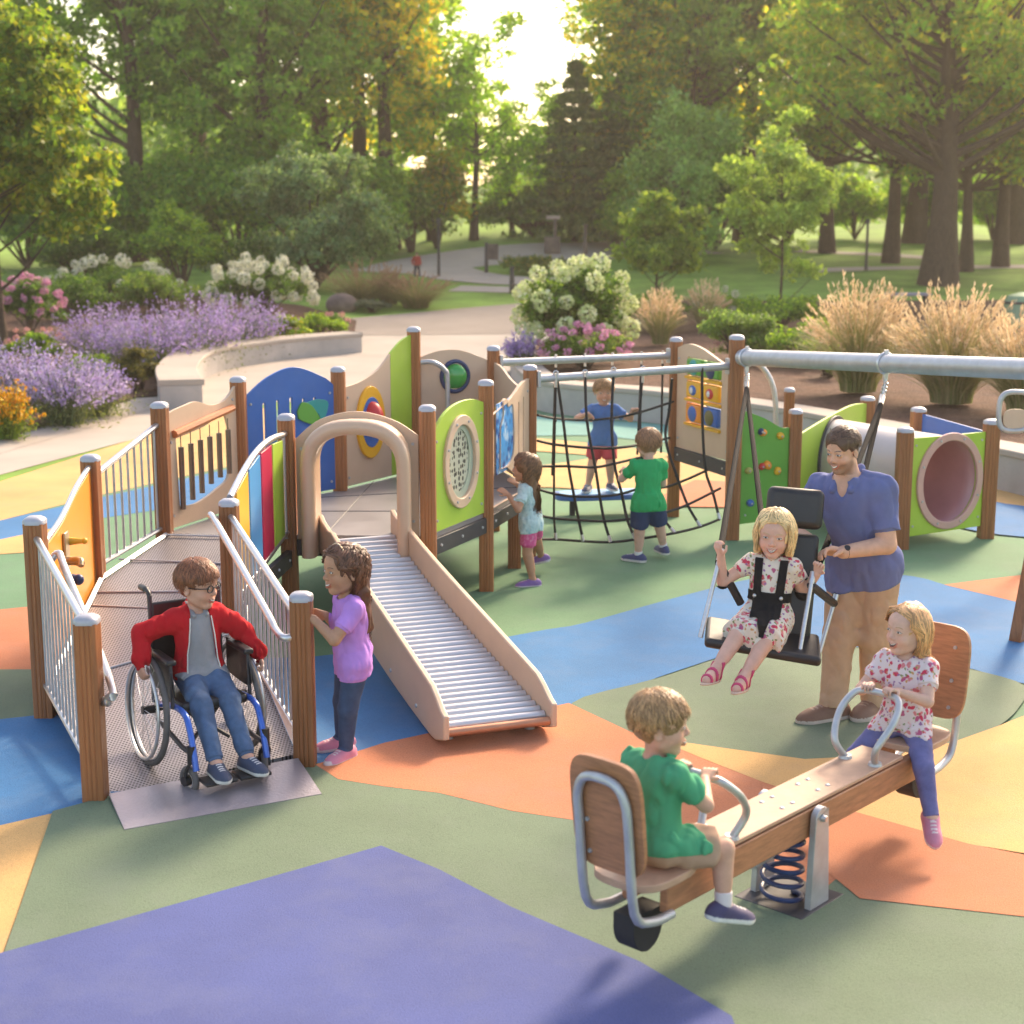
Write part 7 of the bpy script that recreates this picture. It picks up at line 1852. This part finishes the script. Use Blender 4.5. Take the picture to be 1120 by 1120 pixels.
hip = RA + hd * .055 + Z3 * (zb + .475)
gR = RA + wr_ * .285 + hd * .09 + Z3 * (zb + RW + .235); gL = RA - wr_ * .285 + hd * .16 + Z3 * (zb + RW + .20)
JEAN = (.085, .135, .24)
S1p = person('boy with glasses in red hoodie and jeans sitting in the wheelchair', dict(
    T=1.16, shin=1.42, f=hd, hip=hip, lean=.02, side=.0, look=(.91, -.40, -.08), skin=LIGHT, hair=(.20, .07, .028), hairvol=.06, hairline=.03, smile=.55, gaze=.02,
    handR=dict(grip=gR, d=(hd.x * .5, hd.y * .5, -.85), n=tuple(-wr_ * .9 - Z3 * .3), pole=tuple(wr_ * .9 - hd * .6 - Z3 * .2), curl=.9),
    handL=dict(grip=gL, d=(hd.x * .6, hd.y * .6, -.8), n=tuple(wr_ * .9 - Z3 * .3), pole=tuple(-wr_ * .9 - hd * .6 - Z3 * .2), curl=.9),
    footR=dict(a=RA + hd * .505 + wr_ * .085 + Z3 * (zb + .112), toe=tuple(hd * .98 + wr_ * .05), pole=tuple(hd + Z3 + wr_ * .12)),
    footL=dict(a=RA + hd * .505 - wr_ * .085 + Z3 * (zb + .112), toe=tuple(hd * .95 - wr_ * .2), pole=tuple(hd + Z3 - wr_ * .12)),
    wear=[dict(kind='jeans', name='jeans', col=JEAN, mat=MDENIM, len=1.90, loose=.013, wr=.010), dict(kind='shirt', name='polo_shirt', col=(.30, .30, .32), loose=.007, sleeve=.5, collar=True, hem=-.01, wr=.004),
          dict(kind='jacket', name='hoodie', col=(.50, .014, .022), loose=.019, sleeve=1.93, hem=.0, open=.062, wr=.013, zip=True, neck=.052), dict(kind='shoes', name='shoe', col=(.045, .06, .11), sole=WHITE_SOLE)]))
def glasses(S, col=MBLK):
    m = MB(); U = S['U']; hh = S['hh']
    for s in (-1, 1):
        c = V(U(.148 * s, .405, -.005)); m.torus(c, V(S['HF']) + V(S['HR']) * .12 * s, .088 * hh, .0032, 24, 6, e=V(S['HR']), e1=.86)
        m.tube([V(U(.235 * s, .385, .02)), V(U(.345 * s, .28, .02)), V(U(.37 * s, .0, .0))], .0028, 6)
    m.tube([V(U(-.06, .415, .005)), V(U(0, .43, .015)), V(U(.06, .415, .005))], .003, 6)
    m.build('glasses', col, S['root'], smooth=True)
glasses(S1p)

# ------------------------------------------------------------------ girl in lilac at the ramp post
gx_ = V((-.855, 7.96, 0)); pz = V((R1[0], R1[1], 0))
T2p = 1.215
S2p = person('girl with long curly brown hair in lilac T-shirt holding the ramp post', dict(
    T=T2p, f=(-.93, -.36), hip=gx_ + V((.01, 0, .472 * T2p)), lean=.05, look=(-.84, -.54, .0), tuck=-.10, skin=BROWN, hair=(.13, .055, .03), style='long', long=1.25, bulk=.24, sides=0, curl=.055, strands=1700, swid=.0036, smile=.6, hairvol=.04, hairline=.02, slen=1.55,
    handL=dict(wrist=AT(343, 677, 7.84), d=(-.97, .10, .12), n=(-.1, .98, 0), curl=.35, pole=(.5, -.7, -.8)),
    handR=dict(wrist=pz + V((.115, .09, .82)), d=(-.95, .2, .05), n=(-.2, -.95, 0), curl=.35, pole=(.6, .4, -.7)),
    footL=dict(a=G(378, 833) + Z3 * .052, toe=(-.55, -.80, 0)), footR=dict(a=G(374, 822) + Z3 * .052, toe=(-.85, -.45, 0)),
    wear=[dict(kind='jeans', name='jeans', col=(.05, .085, .17), mat=MDENIM, loose=.007, len=1.93), dict(kind='shirt', name='t_shirt', col=(.50, .25, .68), loose=.010, sleeve=.62, hem=.06, wr=.010), dict(kind='shoes', name='shoe', col=(.58, .22, .32), sole=(.66, .56, .55), cap=1, lace=(.7, .6, .6))]))
m = MB(); U = S2p['U']
m.tube([V(U(.38 * math.cos(a), .10 + .02 * math.sin(a), .12 + .42 * math.sin(a))) for a in np.linspace(.1, PI - .1, 16)], .006, 6); m.build('hair_band', M('gold_band', (.55, .40, .25), .4, .3), S2p['root'], smooth=True)

# ------------------------------------------------------------------ girl in aqua at the slotted panel
T3p = 1.07; fb = AT(588, 631, 12.15)
S3p = person('girl with curly hair in pale aqua T-shirt and pink shorts leaning on the platform panel', dict(
    T=T3p, h=.005, f=(-.96, .26), hip=V((.155, 12.12, .462 * T3p)), lean=.12, look=(-.97, .20, .05), skin=TANS, hair=(.17, .085, .04), style='long', long=1.25, bulk=.21, curl=.06, strands=1500, slen=1.8, swid=.0036, hairline=.03, tuck=-.05,
    handL=dict(wrist=AT(556, 541, 12.0), d=(-.8, .25, .5), n=(-.7, .6, -.2), curl=.25, pole=(.3, -.6, -.8)), handR=dict(wrist=AT(566, 530, 12.35), d=(-.8, .3, .5), n=(-.75, .6, -.1), curl=.25, pole=(.4, .5, -.8)),
    footL=dict(a=G(583, 642) + Z3 * .048, toe=(-.95, -.25, 0)), footR=dict(a=G(594, 626) + Z3 * .07, toe=(-.9, .25, -.25), up=(-.25, 0, 1)),
    wear=[dict(kind='shorts', name='shorts', col=(.55, .06, .22), mat=MPINKP, len=.72, loose=.010), dict(kind='shirt', name='t_shirt', col=(.5, .62, .62), mat=MAQUA, loose=.013, sleeve=.6, hem=.05, wr=.010), dict(kind='shoes', name='shoe', col=(.22, .12, .36), sole=(.62, .58, .62), lace=(.4, .3, .5))]))

# ------------------------------------------------------------------ boy in blue on the board behind the net
T4p = AT(658, 413, 15.0).z - (bc.z + .03); q4 = V((bc.x - .02, 14.98, bc.z + .03))
S4p = person('smiling boy in blue T-shirt and coral shorts standing on the board behind the net', dict(
    T=T4p, h=.005, f=(-.05, -1), hip=q4 + Z3 * .470 * T4p, lean=-.02, look=(.03, -.99, -.08), skin=LIGHT, hair=(.36, .20, .085), hairvol=.06, hairline=.04, smile=.75, sq=.6,
    handR=dict(grip=AT(645, 458, 14.80), d=(.55, -.15, -.6), n=(.1, -.6, -.7), curl=1.0, pole=(-.9, .2, -.5)), handL=dict(grip=AT(697, 451, 14.80), d=(.8, -.25, .1), n=(.2, -.5, -.8), curl=1.0, pole=(.6, .3, -.8)),
    footR=dict(a=AT(643, 537, 14.98) + Z3 * .045 * T4p, toe=(-.25, -.97, 0)), footL=dict(a=AT(668, 535, 15.0) + Z3 * .045 * T4p, toe=(.25, -.97, 0)),
    wear=[dict(kind='shorts', name='shorts', col=(.55, .085, .10), len=.78, loose=.013), dict(kind='shirt', name='t_shirt', col=(.10, .20, .46), loose=.012, sleeve=.6, hem=.045, wr=.007), dict(kind='shoes', name='shoe', col=(.05, .07, .14))]))

# ------------------------------------------------------------------ boy in green with his back to us
T5p = 1.17; q5 = V((1.135, 12.75, 0))
S5p = person('boy in green T-shirt and navy shorts seen from behind in front of the net', dict(
    T=T5p, h=.005, f=(-.18, .98), hip=q5 + Z3 * .470 * T5p, look=(-.25, .96, -.05), skin=PALEK, hair=(.26, .13, .06), hairvol=.05,
    handL=dict(grip=AT(683, 516, 13.02), d=(-.5, .8, -.1), n=(.5, .3, -.8), curl=1.0, pole=(-.7, -.2, -.8)), handR=dict(wrist=V((1.16, 12.98, .66)), d=(-.6, .7, .1), n=(-.6, -.4, .3), curl=.8, pole=(.7, -.3, -.7)),
    footL=dict(a=G(698, 616) + Z3 * .053, toe=(-.72, .45, 0)), footR=dict(a=G(727, 612) + Z3 * .053, toe=(-.30, .9, 0)),
    wear=[dict(kind='shorts', name='shorts', col=(.028, .05, .12), len=.86, loose=.016), dict(kind='shirt', name='t_shirt', col=(.03, .36, .12), loose=.013, sleeve=.62, hem=.055, wr=.011), dict(kind='socks', name='sock', col=(.7, .7, .7), len=.045), dict(kind='shoes', name='shoe', col=(.045, .06, .16))]))

# ------------------------------------------------------------------ girl on the harness swing
T6p = 1.17; sfv = A3(sf); 
hip6 = SC0 - sf * .07 + sr * .02 + Z3 * .095
S6p = person('laughing blonde girl in floral dress strapped in the harness swing', dict(
    T=T6p, f=sf + sr * -.12, hip=hip6, lean=-.12, side=-.06, look=(-.28, -.94, -.10), skin=PALEK, hair=(.72, .50, .24), style='long', long=.28, bulk=.26, sides=.30, strands=1900, slen=.95, hairline=.03, smile=.95, sq=.55, laugh=0, hairvol=.05,
    handR=dict(grip=AT(790, 597, 8.17), d=(-.35, -.25, .85), n=(.2, .1, .1), curl=1.15, br=.016, pole=(-.5, .1, -.9)), handL=dict(grip=AT(893, 622, 8.13), d=(.1, -.3, .85), n=(-.3, -.5, .1), curl=1.15, br=.016, pole=(.7, .3, -.9)),
    footR=dict(a=AT(781, 735, 7.86), toe=(-.5, -.85, .12), up=(-.2, -.2, 1), pole=(-.25, -1, .6)), footL=dict(a=AT(812, 744, 7.84), toe=(-.42, -.88, .1), up=(-.2, -.2, 1), pole=(0, -1, .6)),
    wear=[dict(kind='dress', name='dress', col=(.8, .7, .6), mat=MFLOR, loose=.010, sleeve=.42, skirt=[], len=.95, wr=.008), dict(kind='shoes', name='sandal', col=(.52, .05, .14), sandal=True)]))
t6 = T6p
MWEB = M('harness_webbing', (.014, .014, .016), .85, 0, .15, 30, attr=False, bump=.5, bscale=350, spec=.15)
hs_ = lambda x, y, z: np.minimum(np.minimum(np.maximum(np.abs(np.abs(x) - (.050 + .01 * (z - .1) / .3) * t6) - .019 * t6, np.maximum(-(z - .03 * t6), z - .29 * t6)), np.maximum(np.abs(z - .115 * t6) - .022 * t6, -1 + 0 * z)), np.maximum(np.maximum(np.abs(x) - (.012 + .30 * np.clip(z / t6 + .03, 0, .12)) * t6, np.maximum(z - .10 * t6, -.05 * t6 - z)), -y))
hw_ = band(S6p, 'harness', hs_, (.02, .02, .02), MWEB, sw, .009)
m = MB()
for x in (-.06, .06):
    p = V(S6p['P0'] + S6p['tu'] * .115 * t6 + S6p['tr'] * x * t6 + S6p['tf'] * .25)
    for _ in range(60):
        v_ = sample(S6p['g'], S6p['OUT'], np.array([p]))[0]
        if v_ < .012: break
        p -= V(S6p['tf']) * min(.01, max(.001, v_ * .6))
    m.ball(p, (.012, .012, .012), 8, 6)
m.each('buckle', MST, hw_, smooth=True)

# ------------------------------------------------------------------ man behind the swing
T7p = 1.80
q7 = (G(918, 795) + G(950, 790)) / 2
fR7, fL7 = G(906, 792), G(948, 786)
S7p = person('man in blue polo shirt and khaki trousers pushing the swing from behind', dict(
    T=T7p, adult=True, cat='man', h=.0056, f=(-.62, -.78), hip=V((2.02, 8.68, .525 * T7p)), lean=.30, side=.10, look=(-.70, -.68, -.22), hup=(0, 0, 1), hh=.243, skin=(.64, .37, .26), hair=(.095, .048, .028), style='man', hairvol=.05, hairline=.07, smile=.8, sq=.6, beard=True, iris=(.03, .03, .03),
    handL=dict(wrist=AT(922, 604, 8.36), d=(-.85, -.25, .15), n=(-.2, -.5, -.7), curl=.8, pole=(.9, .1, -.6)), handR=dict(wrist=AT(884, 590, 8.52), d=(-.5, -.5, -.4), n=(.3, -.6, .2), curl=.5, pole=(-.6, .6, -.6)),
    footR=dict(a=fR7 + V((.03, .04, .078)), toe=(-.90, -.42, 0)), footL=dict(a=fL7 + V((.05, .05, .078)), toe=(-.62, -.78, 0)),
    wear=[dict(kind='trousers', name='trousers', col=(.50, .33, .22), loose=.022, len=1.97, wr=.009, cuff=1.5), dict(kind='shirt', name='polo_shirt', col=(.14, .16, .33), loose=.015, sleeve=.72, hem=.055, collar=True, vneck=True, wr=.014), dict(kind='shoes', name='shoe', col=(.19, .10, .065), sole=(.50, .42, .36), lace=(.3, .2, .15))]))
w7 = S7p['ARM'][-1]
m = MB(); ax = V(nrm(w7[2] - w7[1])); c7 = V(w7[2]) - ax * .02; m.torus(c7, ax, .031, .008, 24, 8); m.cyl(c7 + V((0, -.02, .022)), c7 + V((0, -.026, .03)), .019, .017, 14); m.build('wrist_watch', MBLK, S7p['root'], smooth=True)

# ------------------------------------------------------------------ seesaw riders
T8p = 1.12; b8 = SSC - ssd * .98
hip8 = b8 + Z3 * (.07 + .075) + ssd * .0
h8 = SSC - ssd * .70 + Z3 * .34
S8p = person('boy in green T-shirt and khaki shorts on the near end of the seesaw', dict(
    T=T8p, h=.0042, f=ssd + ssr * .10, hip=hip8, lean=.02, look=tuple(ssd * .62 + ssr * .78 - Z3 * .02), skin=LIGHT, hair=(.34, .19, .085), hairvol=.055, hairline=.04, smile=.5,
    handR=dict(grip=h8 + ssr * .06, d=tuple(ssd * .7 - ssr * .2 + Z3 * .35), n=tuple(ssd * .3 - Z3), curl=1.1, br=.017, pole=tuple(ssr * .7 - Z3 * .8)), handL=dict(grip=h8 - ssr * .06, d=tuple(ssd * .7 + ssr * .2 + Z3 * .35), n=tuple(ssd * .3 - Z3), curl=1.1, br=.017, pole=tuple(-ssr * .7 - Z3 * .8)),
    footR=dict(a=b8 + ssd * .19 + ssr * .20 + Z3 * -.12, toe=tuple(ssd * .85 + ssr * .35 - Z3 * .25), up=(.1, .1, 1), pole=tuple(ssd + Z3 * .6 + ssr * .5)), footL=dict(a=b8 + ssd * .19 - ssr * .20 + Z3 * -.12, toe=tuple(ssd * .85 - ssr * .35 - Z3 * .25), pole=tuple(ssd + Z3 * .6 - ssr * .5)),
    wear=[dict(kind='shorts', name='shorts', col=(.46, .29, .20), len=.80, loose=.015, wr=.011), dict(kind='shirt', name='t_shirt', col=(.08, .34, .18), loose=.013, sleeve=.66, hem=.0, wr=.013), dict(kind='socks', name='sock', col=(.70, .62, .62), len=.065), dict(kind='shoes', name='shoe', col=(.06, .05, .12))]))
T9p = 1.08; b9 = SSC + ssd * .96
h9 = SSC + ssd * .70 + Z3 * .34
S9p = person('laughing girl with strawberry blonde hair in floral top on the far end of the seesaw', dict(
    T=T9p, f=-ssd + ssr * .12, hip=b9 + Z3 * .145, lean=.04, look=(-.86, -.48, .06), skin=PALEK, hair=(.60, .32, .14), style='long', long=.85, bulk=.20, strands=1800, slen=1.2, smile=1.0, laugh=1, sq=.4, hairline=.10, tuck=-.02, hairvol=.03,
    handL=dict(grip=h9 + ssr * .055, d=tuple(-ssd * .7 + ssr * -.2 + Z3 * .3), n=tuple(-ssd * .3 - Z3), curl=1.1, br=.017, pole=tuple(ssr * .7 - Z3 * .8)), handR=dict(grip=h9 - ssr * .055, d=tuple(-ssd * .7 + ssr * .2 + Z3 * .3), n=tuple(-ssd * .3 - Z3), curl=1.1, br=.017, pole=tuple(-ssr * .7 - Z3 * .8)),
    footL=dict(a=b9 - ssd * .20 + ssr * .26 - Z3 * .20, toe=tuple(-ssd * .6 + ssr * .5 - Z3 * .45), up=(0, -.3, 1), pole=tuple(-ssd + Z3 * .6 + ssr * .5)), footR=dict(a=b9 - ssd * .26 - ssr * .25 - Z3 * .20, toe=tuple(-ssd * .8 - ssr * .3 - Z3 * .35), pole=tuple(-ssd + Z3 * .6 - ssr * .5)),
    wear=[dict(kind='jeans', name='jeans', col=(.15, .15, .33), mat=MDENIM, loose=.007, len=1.93), dict(kind='shirt', name='floral_top', col=(.7, .6, .6), mat=MFLOR2, loose=.013, sleeve=.55, hem=.02, wr=.008), dict(kind='shoes', name='shoe', col=(.58, .22, .32), sole=(.66, .56, .55), lace=(.7, .6, .6))]))

# ------------------------------------------------------------------ distant stroller on the far path
p = V(T(456, 303)); k = p.y / 1700; tf_ = 27 * k
person('tiny distant figure in red top and dark trousers on the far path', dict(
    T=tf_, adult=True, cat='person', h=tf_ / 110, f=(.3, -1), hip=p + Z3 * .52 * tf_, look=(.3, -.9, -.1), skin=LIGHT, hair=(.05, .03, .02), face=False, strands=40, swid=.01,
    handR=dict(wrist=p + V((-.16, -.05, .50)) * tf_, curl=.3), handL=dict(wrist=p + V((.16, -.05, .50)) * tf_, curl=.3),
    footR=dict(a=p + V((-.08, -.05, .045)) * tf_), footL=dict(a=p + V((.10, .08, .045)) * tf_),
    wear=[dict(kind='trousers', name='trousers', col=(.04, .04, .06), loose=.008 * tf_), dict(kind='shirt', name='red_top', col=(.45, .06, .05), loose=.012 * tf_, sleeve=1.9, hem=.05, wr=0), dict(kind='shoes', name='shoe', col=(.05, .05, .05))]))
# ================================================================== CAMERA, LIGHT
cam = bpy.data.cameras.new('camera'); co = bpy.data.objects.new('camera', cam); COL.objects.link(co)
cam.sensor_width = 36; cam.lens = F / 1120 * 36; cam.clip_start = .1; cam.clip_end = 2000
co.location = (0, 0, HCAM); co.rotation_euler = (PI / 2 - PITCH, 0, 0)
cam.dof.use_dof = True; cam.dof.focus_distance = 9.0; cam.dof.aperture_fstop = 2.5
SC.camera = co
SUN_EL, SUN_AZ = R(33), R(30)       # azimuth measured from +Y towards +X : behind the trees, right of centre
sd = V((math.sin(SUN_AZ) * math.cos(SUN_EL), math.cos(SUN_AZ) * math.cos(SUN_EL), math.sin(SUN_EL)))
sl = bpy.data.lights.new('sun', 'SUN'); so = bpy.data.objects.new('sun', sl); COL.objects.link(so)
sl.energy = 2.0; sl.angle = R(10.0); sl.color = (1, .80, .56)
so.rotation_euler = sd.to_track_quat('Z', 'Y').to_euler(); so.location = sd * 60
w = bpy.data.worlds.new('World'); SC.world = w; w.use_nodes = True
nt = w.node_tree; bg = nt.nodes['Background']
sk = nt.nodes.new('ShaderNodeTexSky'); sk.sky_type = 'NISHITA'; sk.sun_disc = False
sk.sun_elevation = SUN_EL; sk.sun_rotation = SUN_AZ; sk.air_density = 1.0; sk.dust_density = 2.5; sk.ozone_density = .6
tint = nt.nodes.new('ShaderNodeMix'); tint.data_type = 'RGBA'; tint.blend_type = 'MULTIPLY'; tint.inputs[0].default_value = 1
tint.inputs[7].default_value = (1.0, .90, .80, 1)
nt.links.new(sk.outputs[0], tint.inputs[6]); nt.links.new(tint.outputs[2], bg.inputs[0]); bg.inputs[1].default_value = .14
SC.view_settings.view_transform = 'Standard'; SC.view_settings.look = 'None'; SC.view_settings.gamma = 1; SC.view_settings.exposure = 1.75
SC.render.engine = 'CYCLES'; SC.cycles.use_denoising = True
SC.cycles.max_bounces = 6; SC.cycles.transparent_max_bounces = 6; SC.cycles.caustics_reflective = False; SC.cycles.caustics_refractive = False

# warm evening air
def add_haze():
    m = MB(); m.box((0, 148, 24), (300, 330, 53)); o = m.build('haze', None); o.data.materials.clear()
    mt = bpy.data.materials.new('haze_air'); mt.use_nodes = True; nt = mt.node_tree; nt.nodes.clear()
    out = nt.nodes.new('ShaderNodeOutputMaterial'); pv = nt.nodes.new('ShaderNodeVolumePrincipled')
    pv.inputs['Color'].default_value = (1, .90, .78, 1); pv.inputs['Density'].default_value = .0009; pv.inputs['Anisotropy'].default_value = .45
    nt.links.new(pv.outputs[0], out.inputs['Volume']); o.data.materials.append(mt); o['kind'] = 'stuff'
add_haze()
SC.cycles.volume_bounces = 0
